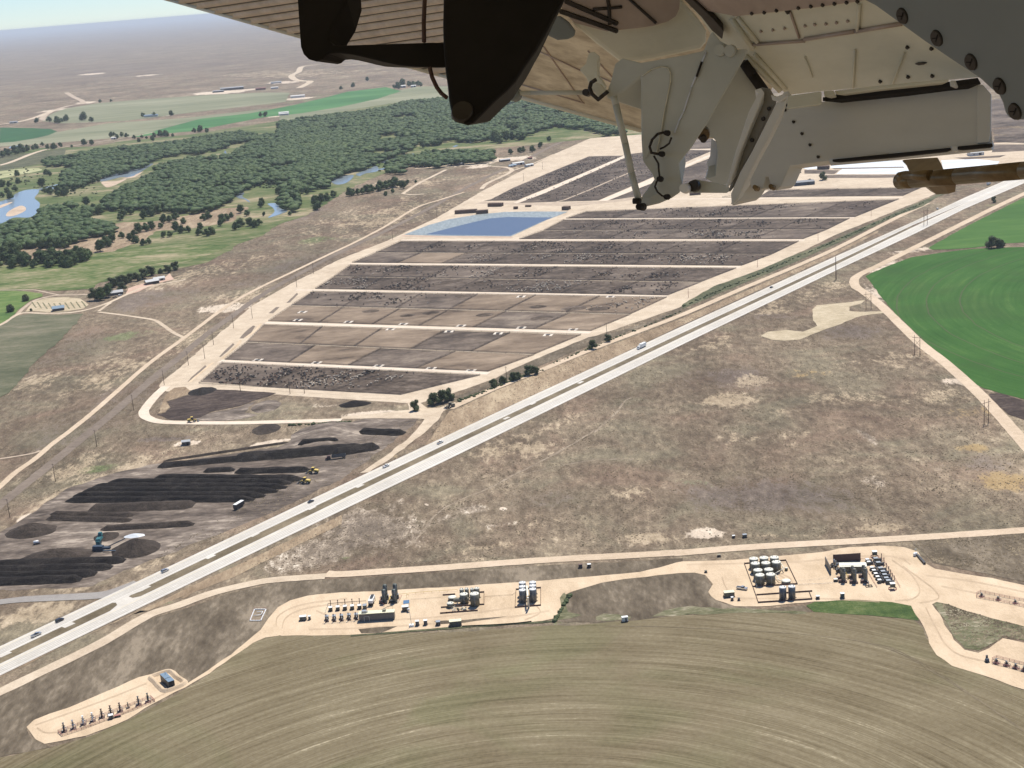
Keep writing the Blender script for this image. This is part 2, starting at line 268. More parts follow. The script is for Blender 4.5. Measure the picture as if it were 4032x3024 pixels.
def put(proto, used, loc, rz, label=None, group=None, scale=None):
    o = proto if not used.get(proto.name) else copy_tree(proto); used[proto.name] = True
    o.location = (loc[0], loc[1], loc[2] if len(loc) > 2 else 0); o.rotation_euler = (0, 0, rz)
    if scale: o.scale = (scale,)*3 if isinstance(scale, (int, float)) else scale
    if label: o['label'] = label
    if group: o['group'] = group
    return o
used = {}
# ------------------------------------------------------------------ sheets laid on the ground
def densify(pts, step, jit, closed=True, seed=0):
    out = []; n = len(pts)
    for i in range(n if closed else n-1):
        a = Vector(pts[i]); b = Vector(pts[(i+1) % n]); L = (b-a).length; dist = max(300, a.length); st = max(step, dist*.006); k = max(1, min(400, int(L/st)))
        nr = Vector((-(b-a).y, (b-a).x)).normalized() if L > 0 else Vector((0, 0))
        for j in range(k):
            p = a.lerp(b, j/k)
            if jit and j: q = mnoise.noise(Vector((p.x/14, p.y/14, seed))) + .6*mnoise.noise(Vector((p.x/4, p.y/4, seed+5))); p = p + nr*q*jit
            out.append((p.x, p.y))
    if not closed: out.append(pts[-1])
    return out
def spline(pts, closed=False, sub=8):
    n = len(pts); out = []
    for i in range(n if closed else n-1):
        g = (lambda k: pts[k % n]) if closed else (lambda k: pts[max(0, min(n-1, k))])
        p0, p1, p2, p3 = [np.array(g(i+k)) for k in (-1, 0, 1, 2)]
        for j in range(sub):
            t = j/sub; out.append(tuple(.5*((2*p1)+(-p0+p2)*t+(2*p0-5*p1+4*p2-p3)*t*t+(-p0+3*p1-3*p2+p3)*t**3)))
    if not closed: out.append(pts[-1])
    return out
ZN = [0]
def zoff():
    ZN[0] += 1; return (ZN[0] % 25)*.0005
HARD = []; HM = ('gravel', 'pad', 'sand_road', 'lane', 'concrete', 'track', 'asphalt', 'rail', 'redpad', 'palegreen', 'till', 'crop', 'grass', 'median')
def sheet(name, c, pts, mat, z, jit=1.2, sm=False, kind='structure', world=False, label=None, cat=None, group=None):
    z += zoff(); P = pts if world else GL(c, pts)
    if sm: P = spline(P, True, 6)
    P = densify(P, 5, jit, True, len(name))
    if mat in HM: HARD.append(np.array(P))
    tris = tessellate_polygon([[Vector((x, y, 0)) for x, y in P]])
    me = bpy.data.meshes.new(name); f = []
    for a, b, cc in tris:
        ar = (P[b][0]-P[a][0])*(P[cc][1]-P[a][1])-(P[b][1]-P[a][1])*(P[cc][0]-P[a][0]); f.append((a, b, cc) if ar > 0 else (a, cc, b))
    me.from_pydata([(x, y, z) for x, y in P], [], f); me.materials.append(M[mat]); me.update()
    o = bpy.data.objects.new(name, me); COL.objects.link(o); return tag(o, label, cat, group, kind)
def ribbon(name, P, w, mat, z, jit=.35, sm=True, w2=None, kind='structure'):
    z += zoff()
    if sm and len(P) > 2: P = spline(P, False, 8)
    P = densify(P, 6, 0, False); n = len(P); vs = []; fs = []
    for i, (x, y) in enumerate(P):
        a = P[max(0, i-1)]; b = P[min(n-1, i+1)]; d = Vector((b[0]-a[0], b[1]-a[1])).normalized(); t = i/max(1, n-1); hw = (w+((w2 or w)-w)*t)/2
        j1 = jit*mnoise.noise(Vector((x/9, y/9, 1))); j2 = jit*mnoise.noise(Vector((x/9, y/9, 8)))
        vs += [(x-d.y*(hw+j1), y+d.x*(hw+j1), z), (x+d.y*(hw+j2), y-d.x*(hw+j2), z)]
    if mat in HM: HARD.append(np.array([v[:2] for v in vs[0::2]]+[v[:2] for v in vs[1::2]][::-1]))
    for i in range(n-1): fs.append((2*i, 2*i+1, 2*i+3, 2*i+2))
    me = bpy.data.meshes.new(name); me.from_pydata(vs, [], fs); me.materials.append(M[mat]); me.update()
    o = bpy.data.objects.new(name, me); COL.objects.link(o); o['kind'] = kind; return o
def road(name, c, pts, w, mat, z, **k): return ribbon(name, GL(c, pts), w, mat, z, **k)
# the ground: one sheet to the horizon
def build_ground():
    ang = np.concatenate([np.linspace(-30, 30, 260), np.linspace(30, 330, 60)[1:-1]]); ang = np.radians(90-ang)
    rad = np.concatenate([[0], np.geomspace(150, 400, 12)[:-1], np.geomspace(400, 6000, 330)[:-1], np.geomspace(6000, 150000, 110)])
    A, R_ = np.meshgrid(ang, rad[1:]); X = R_*np.cos(A); Y = R_*np.sin(A); nA = len(ang)
    Z = np.zeros_like(X); far = R_ > 9000
    for i, j in zip(*np.where(far)):
        x, y, r = X[i, j], Y[i, j], R_[i, j]; f = min(1, (r-9000)/9000)
        Z[i, j] = min(1, 30000/r)*f*(22*mnoise.noise(Vector((x/5200, y/3800, 3)))+10*mnoise.noise(Vector((x/1500, y/1500, 7))))
    V = np.concatenate([[[0, 0, 0]], np.stack([X, Y, Z], -1).reshape(-1, 3)]); n = len(rad)-1; F = []
    for j in range(nA): F.append((0, 1+(j+1) % nA, 1+j))
    i, j = np.meshgrid(np.arange(n-1), np.arange(nA), indexing='ij'); a = 1+i*nA+j; b = 1+i*nA+(j+1) % nA
    Q = np.stack([a, b, b+nA, a+nA], -1).reshape(-1, 4)[:, ::-1]
    me = bpy.data.meshes.new('ground'); me.from_pydata(V.tolist(), [], [f[::-1] for f in F]+[tuple(q) for q in Q.tolist()])
    P1 = np.zeros((len(V), 4), np.float32); P2 = np.zeros((len(V), 4), np.float32); VX = V[:, 0]; VY = V[:, 1]
    def patch(ch, c, x, y, rx, ry, ang=0, s=1.0):
        gx, gy = G(c, x, y); e = G(c, x+rx, y+rx*math.tan(math.radians(-ang))); f = G(c, x, y-ry); g2 = G(c, x, y+ry)
        ux, uy = e[0]-gx, e[1]-gy; L1 = math.hypot(ux, uy); L2 = max(3., (math.hypot(f[0]-gx, f[1]-gy)+math.hypot(g2[0]-gx, g2[1]-gy))/2)
        ux, uy = ux/L1, uy/L1; a = ((VX-gx)*ux+(VY-gy)*uy)/L1; b = (-(VX-gx)*uy+(VY-gy)*ux)/L2; w = s*np.exp(-(a*a+b*b)*.8)
        arr = P1 if ch < 3 else P2; arr[:, ch % 3] = np.maximum(arr[:, ch % 3], w)
    for p in PATCHES: patch(*p)
    for nm, arr in (('patch', P1), ('patch2', P2)):
        arr[:, 3] = 1; at = me.attributes.new(nm, 'FLOAT_COLOR', 'POINT'); at.data.foreach_set('color', arr.ravel())
    me.materials.append(M['ground']); me.update(); o = bpy.data.objects.new('ground', me); COL.objects.link(o); o['kind'] = 'structure'
# channel 0 straw 1 green 2 pale dirt 3 purple scrub 4 orange 5 rubble : crop, x, y, rx, ry, tilt, strength
PATCHES = [(0,'L',700,620,560,35,22,.75),(0,'E',720,760,260,60,32,.6),(0,'E',300,830,200,60,30,.5),(0,'L',400,600,300,60,25,.7),(0,'L',120,900,120,30,35,.7),(0,'W',1130,110,280,70,8,.75),
 (0,'W',1850,400,230,60,10,.6),(0,'W',1250,600,300,50,5,.5),(0,'W',1000,740,400,40,5,.6),(0,'W',2000,690,300,50,0,.75),(0,'W',700,830,500,20,3,.6),(0,'U',1300,620,260,25,3,.8),(0,'U',700,670,600,18,2,.6),
 (0,'U',500,40,400,60,8,.5),(0,'U',1200,350,120,40,5,.7),(0,'G',260,1280,170,50,8,.9),(0,'G',450,1150,200,40,12,.7),(0,'G',900,1270,250,50,5,.6),(0,'G',700,1350,300,25,5,.5),(0,'G',700,620,330,50,16,.55),(0,'G',620,700,150,22,0,.8),
 (0,'G',900,560,260,40,12,.6),(0,'G',200,910,160,30,25,.65),(0,'G',1500,1000,60,120,-45,.6),(0,'G',1750,1250,60,150,-45,.6),(0,'F',1100,1540,420,45,22,.6),(0,'H',250,650,300,70,15,.8),(0,'H',700,480,500,12,8,.7),(0,'E',1280,560,150,60,35,.5),
 (0,'E',1550,290,200,60,0,.7),(0,'F',150,100,300,60,20,.55),(0,'B',1500,1130,300,60,5,.45),(0,'B',900,1180,300,40,5,.55),(0,'B',700,1400,400,60,20,.6),(0,'B',300,1500,300,60,20,.3),(0,'E',1300,120,500,60,15,.5),(0,'E',1500,60,300,25,10,.6),
 (0,'A',1900,480,500,14,0,.6),(0,'A',600,640,500,10,5,.5),(0,'H',1100,200,500,14,27,.6),(0,'L',1500,1100,300,30,27,.7),(0,'L',1000,1180,300,20,22,.6),(0,'L',300,1350,300,14,5,.7),
 (1,'L',630,570,120,25,5,1.1),(1,'L',520,670,40,15,20,.8),(1,'E',820,530,170,30,12,.7),(1,'B',250,1550,110,22,15,.75),(1,'W',20,830,50,20,0,.8),(1,'W',350,600,600,60,10,.22),(1,'V',1450,1160,500,40,0,.2),(1,'U',100,330,300,60,0,.25),(1,'X',2000,560,200,18,15,.5),(1,'I',2050,480,60,60,0,.8),(1,'W',1650,1180,220,30,0,.55),
 (1,'Z',1900,880,200,18,5,.75),(1,'Z',1560,570,120,15,0,.7),(1,'E',700,140,900,60,8,.3),(1,'H',1150,560,300,16,20,.45),(1,'F',1350,1000,500,10,27,.5),(1,'A',1000,560,900,30,3,.25),(1,'A',2000,640,600,30,3,.5),(1,'B',600,620,500,40,5,.4),(1,'K',1150,1000,250,130,-20,.4),
 (2,'U',150,660,150,38,5,1.0),(2,'A',600,480,60,3,0,1),(2,'A',970,490,55,4,0,1),(2,'A',870,500,25,3,0,1),(2,'A',1400,600,130,7,0,1.2),(2,'A',1600,580,70,5,0,1.1),(2,'A',1850,535,120,6,0,.9),(2,'A',1420,420,30,3,0,.8),
 (2,'A',1920,640,70,8,0,1.0),(2,'A',1810,750,60,7,0,1.1),(2,'B',130,730,150,8,3,.9),(2,'A',390,710,40,8,0,1.1),(2,'A',560,665,50,4,0,.9),(2,'B',1200,1060,250,18,3,.9),(2,'B',1500,1030,200,16,3,.85),(2,'M',250,180,250,20,5,.8),(2,'E',1450,350,60,40,30,.9),
 (2,'L',170,890,60,20,30,1.0),(2,'L',870,1000,55,12,0,1.5),(2,'L',1215,405,75,14,8,1.3),(2,'Z',1190,710,120,30,8,.9),(2,'F',200,1370,250,22,2,1.0),(2,'Z',1900,680,300,30,0,.6),(2,'L',1100,590,120,14,0,.6),(2,'L',1400,625,60,7,0,.9),(2,'A',1060,750,50,4,0,.9),(2,'A',600,790,110,5,4,.7),
 (2,'G',1260,580,90,25,-40,.7),(2,'G',1500,305,230,12,8,.8),(2,'G',1850,1150,70,60,-35,.75),(2,'G',1300,410,160,14,22,.6),(2,'W',1050,495,30,9,10,1),(2,'W',560,470,16,6,0,1),(2,'U',1720,250,60,9,0,1.3),(2,'Z',1300,1070,260,5,8,1.0),(2,'Z',1050,1150,260,4,9,1.0),(2,'Z',700,1205,120,4,9,.8),
 (3,'G',300,1130,350,80,0,.8),(3,'G',1100,830,250,60,-5,.8),(3,'G',600,730,200,30,0,.6),(3,'U',600,420,700,120,0,.8),(3,'W',1350,450,400,90,10,.55),(3,'W',80,600,130,60,0,.8),(3,'E',900,300,260,80,20,.7),(3,'L',700,180,500,90,30,.55),(3,'E',1900,80,400,40,22,.6),(3,'L',1070,375,160,14,3,1.2),
 (3,'U',1900,200,300,80,0,.5),(3,'A',800,450,2000,60,3,.5),(3,'E',450,620,400,90,30,.4),(3,'B',1000,1080,350,30,5,.5),(3,'B',100,1380,200,50,25,.6),
 (4,'G',1880,1585,110,22,0,.85),(4,'U',2080,330,60,70,-45,.85),(4,'G',760,1110,90,50,-20,.6),(4,'U',1900,115,120,14,-10,.6),(4,'W',400,130,300,14,28,.5),(4,'W',1270,500,60,20,0,.6),(4,'G',1850,1350,50,60,-45,.6),
 (5,'W',200,640,240,120,15,1.0),(5,'H',2050,270,230,60,20,1.0),(5,'W',60,730,120,30,0,.9),(5,'W',850,500,90,40,10,.8),(5,'W',700,560,100,30,10,.6),(5,'G',1200,1510,60,8,-42,1.0),(5,'W',300,500,200,20,25,.7),(5,'U',1230,330,130,40,0,.55),(5,'W',1050,600,120,20,10,.5)]
build_ground()
# ------------------------------------------------------------------ far fields, river flats
sheet('field', 'A', [(270,785),(330,740),(420,705),(640,668),(1000,640),(1300,618),(1700,600),(1880,600),(1850,660),(1500,700),(1200,735),(800,785),(400,800)], 'sage', .3, 4)
sheet('field', 'A', [(0,925),(260,892),(350,860),(700,800),(1200,765),(1600,720),(1760,700),(1640,735),(1300,770),(860,885),(500,915),(120,945),(0,950)], 'sage', .3, 4)
sheet('field', 'A', [(860,885),(1000,850),(1300,770),(1620,735),(1900,682),(2100,635),(2250,595),(2500,565),(2600,590),(2450,640),(2212,692),(1950,735),(1700,762),(1400,820),(1240,852),(1040,868),(900,888)], 'greenfar', .35, 4)
sheet('field', 'A', [(0,828),(180,830),(330,836),(370,852),(320,875),(220,898),(100,918),(0,926)], 'greendeep', .35, 3)
sheet('field', 'B', [(0,735),(300,680),(600,620),(760,590),(900,560),(1090,560),(1090,640),(900,640),(600,690),(0,790)], 'sage', .25, 5)
sheet('river_flats', 'A', [(-400,1010),(0,985),(270,960),(600,950),(800,915),(1250,870),(1700,800),(2212,720),(2700,640),(3300,620),(3900,760),(4300,860),(3900,890),(3500,935),(3080,975),(2900,1010),(2640,1085),(2450,1140),(2250,1230),(2100,1330),(1980,1400),(1800,1460),(1700,1530),(1550,1580),(1450,1640),(1350,1700),(900,1800),(0,1900),(-500,1950)], 'riverside', .2, 8)
sheet('bare_flat', 'A', [(560,1490),(800,1440),(960,1440),(1200,1400),(1450,1350),(1600,1340),(1500,1440),(1250,1480),(1010,1500),(940,1560),(700,1640),(500,1680),(100,1690),(20,1640),(300,1570)], 'straw', .28, 10)
sheet('meadow', 'A', [(0,1010),(250,985),(430,960),(420,1000),(280,1060),(0,1110)], 'hedge', .3, 3)
sheet('flower_field', 'A', [(-20,1112),(100,1096),(250,1090),(275,1104),(200,1120),(90,1140),(0,1158)], 'lime', .32, 4)
sheet('meadow', 'E', [(-60,40),(300,30),(700,-10),(1150,-60),(1500,-60),(1350,10),(1180,60),(1000,80),(800,120),(640,190),(590,230),(330,240),(230,228),(-60,232)], 'meadow', .34, 5)
sheet('meadow', 'E', [(-60,246),(150,242),(270,256),(278,275),(200,300),(130,355),(60,420),(0,455),(-60,470)], 'meadow_bright', .36, 2)
sheet('pasture', 'E', [(-60,480),(0,470),(110,402),(190,390),(350,398),(540,388),(500,440),(410,540),(330,610),(240,690),(150,800),(60,900),(-60,960)], 'greygreen', .34, 3)
road('river_road', 'A', [(-60,1085),(60,1055),(200,1000),(290,972),(330,968)], 16, 'gravel', .4)
road('farm_track', 'A', [(430,600),(470,625),(540,665),(430,690),(330,725),(275,765),(300,780)], 22, 'track', .4)
road('farm_track', 'A', [(-20,808),(90,795),(220,765),(350,715)], 26, 'gravel', .4)
road('farm_track', 'A', [(2080,418),(1960,432),(1935,465),(1890,490),(1910,515),(1960,525),(2010,530),(1940,570)], 30, 'gravel', .4)
road('farm_track', 'A', [(1000,855),(860,885),(600,925),(330,968)], 10, 'track', .42)
sheet('river', 'A', [(-80,1330),(0,1308),(60,1285),(110,1252),(170,1232),(246,1228),(250,1250),(225,1285),(258,1320),(240,1378),(190,1410),(90,1412),(30,1440),(-80,1470)], 'river', .4, 2, True)
sheet('river', 'A', [(245,1228),(330,1205),(420,1185),(520,1180),(600,1160),(640,1165),(560,1190),(480,1205),(400,1215),(300,1235)], 'river', .4, 1.5, True)
sheet('river', 'A', [(634,1168),(680,1145),(740,1120),(800,1105),(870,1085),(940,1068),(994,1062),(960,1085),(920,1110),(880,1135),(840,1150),(780,1150),(700,1170),(650,1177)], 'river', .42, 1.5, True)
for p in ([(40,1400),(60,1368),(130,1335),(165,1345),(160,1370),(90,1400)],[(-20,1345),(20,1325),(80,1310),(60,1325),(0,1350)],[(830,1150),(870,1140),(880,1132),(930,1112),(870,1150),(790,1160)],[(660,1180),(750,1175),(820,1160),(760,1195),(700,1215),(675,1205)]):
    sheet('sandbar', 'A', p, 'sandbar', .45, 1.5, True)
for c, p in (('A', [(1505,1255),(1540,1250),(1582,1252),(1572,1275),(1610,1300),(1616,1312),(1580,1290),(1545,1285)]), ('A', [(1735,1322),(1790,1318),(1812,1322),(1835,1355),(1862,1370),(1800,1395),(1738,1412),(1778,1375),(1770,1350)]),
    ('B', [(330,1165),(400,1148),(470,1134),(478,1150),(430,1188),(365,1196)]), ('B', [(498,1128),(560,1105),(620,1078),(642,1090),(632,1112),(560,1125),(520,1142)]), ('B', [(640,1098),(700,1085),(712,1078),(690,1100)]),
    ('B', [(666,1050),(690,1036),(708,1042),(680,1056)]), ('B', [(725,1030),(780,1015),(795,1018),(750,1036)]), ('B', [(826,1004),(870,996),(874,1006),(840,1014)]), ('B', [(1125,950),(1150,940),(1156,946),(1135,954)]), ('B', [(1230,925),(1250,908),(1262,916),(1240,930)]), ('A', [(1452,985),(1462,975),(1468,998),(1458,1000)]), ('A', [(60,955),(90,945),(150,946),(150,956),(70,962)])):
    sheet('pond', c, p, 'river', .45, 1, True)
# ------------------------------------------------------------------ feedlot yard, pens, lanes
sheet('feedlot_yard', 'V', [(343,835),(350,824),(370,809),(440,749),(547,659),(630,612),(737,559),(837,520),(940,472),(983,447),(1047,410),(1197,333),(1341,270),(1420,245),(1600,262),(1780,300),(2000,318),(2300,300),(2330,345),(2212,364),(2140,378),(2080,393),(1975,439),(1808,506),(1640,588),(1475,662),(1277,729),(1154,782),(1057,822),(950,860),(904,872),(740,862),(560,850),(430,843),(360,846)], 'gravel', .08, 1.5)
ROWS = [((430,829),(866,853),(480,784),(1037,811),'pen_dark',0), ((486,777),(1054,803),(533,740),(1154,767),'pen_tan',1), ((535,738),(1156,765),(571,702),(1255,724),'pen_tan',2), ((580,694),(1277,715),(630,661),(1362,680),'pen_tan',3),
 ((631,659),(1364,678),(676,630),(1440,643),'mix',4), ((681,624),(1443,638),(722,598),(1513,610.5),'pen_dark',5), ((723,597),(1515,609),(757,573),(1590,580),'pen_dark',6), ((761,567.5),(1602,574),(812,546),(1668,549.5),'pen_dark',7),
 ((813,545),(1670,548.5),(866,521.5),(1725,522),'pen_dark',8), ((1122,516.5),(1735,516.5),(1175,498),(1787,496.2),'pen_dark',9), ((1176,497),(1789,495.2),(1217,475.5),(1835,472.5),'pen_dark',10), ((1223,472),(1847,469),(1266,457.5),(1941,431),'pen_dark',11), ((1560,427),(1951,423),(1640,412),(1992,405),'pen_mid',12)]
FENCES = []
rowinfo = []
for BL, BR, TL, TR, mt, k in ROWS:
    bl, br, tl, tr = [np.array(G('V', *q)) for q in (BL, BR, TL, TR)]
    n = max(3, int(round(np.linalg.norm(br-bl)/62))); rowinfo.append((bl, br, tl, tr, n, k))
    ts = np.linspace(0, 1, n+1); ts[1:-1] += rng.uniform(-.012, .012, n-1)
    for i in range(n):
        a, b = ts[i], ts[i+1]; m_ = mt
        if mt == 'mix': m_ = ['pen_mid', 'pen_mid', 'pen_dark', 'pen_mid', 'pen_dark', 'pen_mid', 'pen_dark', 'pen_tan', 'pen_tan', 'pen_tan', 'pen_tan', 'pen_tan', 'pen_dark'][min(12, int(13*(i+.5)/n))]
        elif k == 0: m_ = 'pen_dark' if i else 'pen_mid'
        elif k in (1, 2, 3): m_ = 'pen_tan' if rng.random() < .8 else 'pen_mid'
        elif k == 7 and i == 1: m_ = 'pen_tan'
        elif k > 4: m_ = 'pen_mid' if rng.random() < .16 else 'pen_dark'
        q = [bl+(br-bl)*a, bl+(br-bl)*b, tl+(tr-tl)*b, tl+(tr-tl)*a]
        sheet('pen_ground', None, [tuple(x) for x in q], m_, .14, .25, world=True)
        if 0 < i: ribbon('fence_strip', [tuple(q[0]), tuple(q[3])], 2.2, 'pen_dark', .17, jit=.4, sm=False)
        if 0 < i: FENCES.append((tuple(q[0]), tuple(q[3]), k, i))
    FENCES.append((tuple(bl), tuple(tl), k, 0)); FENCES.append((tuple(br), tuple(tr), k, 99))
for nm, c, p, mt in [('pen_ground','M',[(330,605),(420,585),(700,440),(1200,230),(1640,50),(2085,40),(1400,330),(740,600)],'pen_dark'), ('pen_ground','C',[(60,1316),(400,1168),(790,998),(900,985),(1210,972),(1330,975),(1200,1030),(935,1150),(585,1300)],'pen_dark'),
   ('pen_ground','C',[(640,1300),(935,1180),(1120,1100),(1320,1020),(1420,1080),(1420,1235),(1250,1245),(1100,1240)],'pen_dark'), ('pen_ground','C',[(880,980),(1000,900),(1190,890),(1330,900),(1330,962),(1200,966)],'pen_mid'),
   ('pen_ground','D',[(1960,760),(2100,740),(2212,735),(2300,800),(2212,960),(2100,960),(1970,975)],'pen_mid'), ('pen_ground','D',[(1970,990),(2110,975),(2300,980),(2300,1005),(2212,1030),(1985,1020)],'pen_mid'), ('pen_ground','D',[(1985,1035),(2300,1012),(2300,1095),(1985,1080)],'pen_dark'), ('pen_ground','X',[(1950,42),(2240,42),(2240,95),(2080,105),(1930,110)],'pen_mid')]:
    sheet(nm, c, p, mt, .15, .8)
road('alley', 'M', [(1210,622),(1340,590),(1640,470),(1900,355),(2140,255),(2212,225)], 4, 'track', .18, sm=False)
road('alley', 'C', [(1195,971),(1330,971)], 7, 'lane', .18, sm=False)
sheet('spoil_ground', 'M', [(215,640),(330,610),(700,632),(1300,622),(1750,612),(2212,560),(2212,590),(1760,640),(1500,665),(1300,665),(700,650),(400,640)], 'track', .17, 1.5)
# lagoon: sloped liner walls down to the water
def lagoon():
    rim = GL('F', [(408,205),(560,145),(700,105),(880,75),(1060,58),(1260,55),(1470,56),(1340,105),(1100,216),(900,214),(640,212)]); wat = GL('F', [(545,203),(680,168),(830,130),(960,100),(1080,90),(1240,93),(1375,93),(1300,120),(1095,212),(900,210),(700,207)])
    n = len(rim); vs = [(x, y, .3) for x, y in rim]+[(x, y, .22) for x, y in wat]; fs = [(i, (i+1) % n, n+(i+1) % n, n+i) for i in range(n)]
    me = bpy.data.meshes.new('pond_liner'); me.from_pydata(vs, [], fs); me.materials.append(M['liner']); o = bpy.data.objects.new('pond_liner', me); COL.objects.link(o); o['kind'] = 'structure'
    sheet('lagoon', None, wat, 'lagoon', .21, 0, world=True)
    b = GL('F', [(390,212),(640,218),(900,220),(1112,222)]); ribbon('lagoon_bank', b, 5, 'redpad', .2, sm=False)
lagoon()
# feed lane surfaces (paler crushed concrete)
for c, a, b, w in [('V',(474,780.5),(1056,807),9),('V',(573,697.5),(1276,718.8),9),('V',(640,626.5),(1442,640.5),7),('V',(752,570),(1600,577),8),('V',(867,519),(1738,519.5),9),('V',(1220,473.8),(1846,470.5),7),('V',(1420,430.5),(1951,427),8),('V',(1117,437),(1352,338),9)]:
    road('feed_lane', c, [a, b], w, 'lane', .2, sm=False)
sheet('feed_lane', 'C', [(585,1303),(935,1155),(945,1168),(1120,1083),(1310,1000),(1320,1010),(1125,1096),(940,1185),(640,1303)], 'lane', .2, .4)
sheet('feed_lane', 'M', [(705,625),(1000,505),(1500,290),(2095,32),(2110,58),(1600,285),(1100,505),(780,625),(740,636)], 'lane', .21, .4)
sheet('road', 'V', [(1264,456),(1400,430),(1415,422),(1530,414),(1640,400),(1663,411),(1640,425),(1420,433),(1330,445),(1290,456)], 'gravel', .19, .6)
# ditches and strips along the main yard road
for p in ([(1215,832),(1240,800),(1330,722),(1338,730),(1310,765),(1250,822)],[(1420,668),(1455,630),(1510,578),(1520,588),(1480,628),(1430,668)],[(1552,548),(1590,505),(1640,465),(1655,468),(1625,515),(1580,548)],[(1740,385),(1790,345),(1812,345),(1770,385)],[(1855,318),(1925,252),(1932,262),(1880,315)]):
    sheet('ditch', 'E', p, 'rail', .2, .5)
for i, p in enumerate([[(1225,835),(1305,768),(1380,705)],[(1440,680),(1530,600),(1560,560)],[(1590,545),(1650,500),(1690,455)]]): road('track', 'E', p, 3, 'pad', .2)
# compost yard and its surroundings
sheet('yard', 'L', [(-40,1000),(90,935),(260,820),(430,700),(700,610),(960,545),(1300,500),(1800,430),(2000,340),(2212,290),(2500,200),(2700,180),(2740,230),(2560,380),(2350,540),(2212,640),(1900,790),(1500,960),(1100,1120),(800,1230),(600,1330),(200,1350),(-40,1360)], 'yard', .06, 3)
sheet('spread_manure', 'Z', [(45,785),(140,762),(200,705),(150,640),(440,560),(520,510),(640,505),(900,515),(1220,535),(1350,548),(1250,590),(1100,630),(950,690),(640,750),(520,815),(390,838),(200,840)], 'manure_field', .17, 1.5)
sheet('spread_manure', 'Z', [(300,838),(500,820),(650,760),(950,700),(1130,640),(1050,700),(1000,760),(1150,790),(900,840),(600,850)], 'yard', .16, 2)
sheet('bare_ground', 'Z', [(60,770),(150,560),(240,490),(360,480),(440,545),(300,590),(150,640),(190,700),(140,755)], 'straw', .15, 1.2)
road('loop_road', 'E', [(1075,858),(1000,930),(955,985),(932,1025),(945,1055),(1000,1080),(1100,1092),(1400,1096),(1700,1092),(2212,1078)], 8.5, 'lane', .2)
sheet('yard_apron', 'F', [(0,1385),(200,1368),(440,1340),(430,1300),(340,1270),(0,1262),(0,1232),(250,1240),(420,1258),(520,1300),(560,1330),(640,1325),(740,1290),(740,1315),(660,1350),(640,1390),(560,1470),(430,1570),(330,1650),(180,1745),(120,1750),(300,1630),(440,1520),(520,1430),(540,1400),(250,1395),(0,1400)], 'gravel', .18, 1.5)
road('loop_road', 'E', [(1080,850),(1300,840),(1700,872),(2212,905)], 8, 'gravel', .2)
# ------------------------------------------------------------------ roads
road('gravel_road', 'F', [(-1100,1400),(640,1372),(760,1308),(1000,1198),(1300,1080),(1600,956),(1900,842),(2212,725),(2512,600),(2912,425),(3212,300),(3512,135),(3812,0),(3960,-75)], 7.5, 'sand_road', .2) if False else None
road('gravel_road', 'F', [(700,1332),(760,1305),(1000,1198),(1300,1080),(1600,956),(1900,842),(2212,722),(2620,545),(2920,420),(3220,287),(3512,138),(3650,70),(3800,0)], 8, 'sand_road', .2)
sheet('ditch_strip', 'G', [(0,668),(250,575),(500,478),(760,365),(1000,262),(1300,118),(1400,60),(1560,-10),(1640,-50),(1680,-60),(1560,20),(1350,95),(1000,235),(700,345),(500,432),(200,540),(0,655)], 'hedge', .2, 1)
sheet('ditch_strip', 'G', [(0,685),(300,560),(700,395),(1100,215),(1400,75),(1700,-60),(1660,-60),(1350,75),(1000,230),(700,360),(400,490),(0,655)], 'hedge', .22, 1)
sheet('ditch_strip', 'F', [(740,1255),(900,1195),(1100,1080),(1250,1015),(1600,870),(1800,830),(2000,770),(2212,665),(2212,700),(1800,855),(1600,925),(1300,1050),(1000,1175),(760,1275)], 'verge', .17, 1)
sheet('verge', 'F', [(480,1659),(700,1350),(780,1320),(1000,1215),(1600,975),(2212,745),(2800,492),(3212,310),(3480,175),(3480,190),(3212,330),(2800,520),(2212,790),(1600,1080),(1000,1360),(365,1659)], 'straw', .1, 1)
# divided highway
def hw(pts): return GL('V', [(x/1.822785, y/1.822785) for x, y in pts])
UTL = [(-400,2738),(0,2545),(474,2325),(1100,2026),(1569,1806),(2100,1558),(2688,1283),(3030,1130),(3296,1007),(3600,872),(3800,778),(4032,680),(4400,520)]
UBL = [(-400,2778),(0,2584),(474,2360),(1100,2062),(1636,1808),(2100,1589),(2688,1310),(3030,1154),(3296,1029),(3590,889),(3800,800),(4032,700),(4400,540)]
LTL = [(-400,2812),(0,2612),(474,2388),(1100,2090),(1675,1808),(2100,1607),(2688,1326),(3030,1166),(3296,1041),(3590,897),(3800,800),(4032,700),(4400,540)]
LBL = [(-400,2860),(0,2660),(474,2428),(1100,2127),(1781,1808),(2100,1650),(2688,1352),(3030,1190),(3296,1066),(3600,922),(3800,822),(4032,722),(4400,560)]
def edge_line(L):
    P = [np.array(p) for p in hw(L)]; a = np.array(G('V', 0, 2545/1.822785)); u = np.array([HWY.x, HWY.y]); n = np.array([-u[1], u[0]])
    s = np.array([(p-a)@u for p in P]); t = np.array([(p-a)@n for p in P]); c = np.polyfit(s[:9], t[:9], 2); t[:9] = .7*np.polyval(c, s[:9])+.3*t[:9]
    return [tuple(a+u*si+n*ti) for si, ti in zip(s, t)]
eUT, eUB, eLT, eLB = map(edge_line, (UTL, UBL, LTL, LBL))
sheet('carriageway', None, eUT+eUB[::-1], 'concrete', .24, 0, world=True)
sheet('carriageway', None, eLT+eLB[::-1], 'concrete', .24, 0, world=True)
sheet('median', None, eUB[:10]+eLT[:10][::-1], 'median', .19, 0, world=True)
def between(eA, eB, f, lo=0, hi=None): return [tuple(np.array(a)*(1-f)+np.array(b)*f) for a, b in list(zip(eA, eB))[lo:hi]]
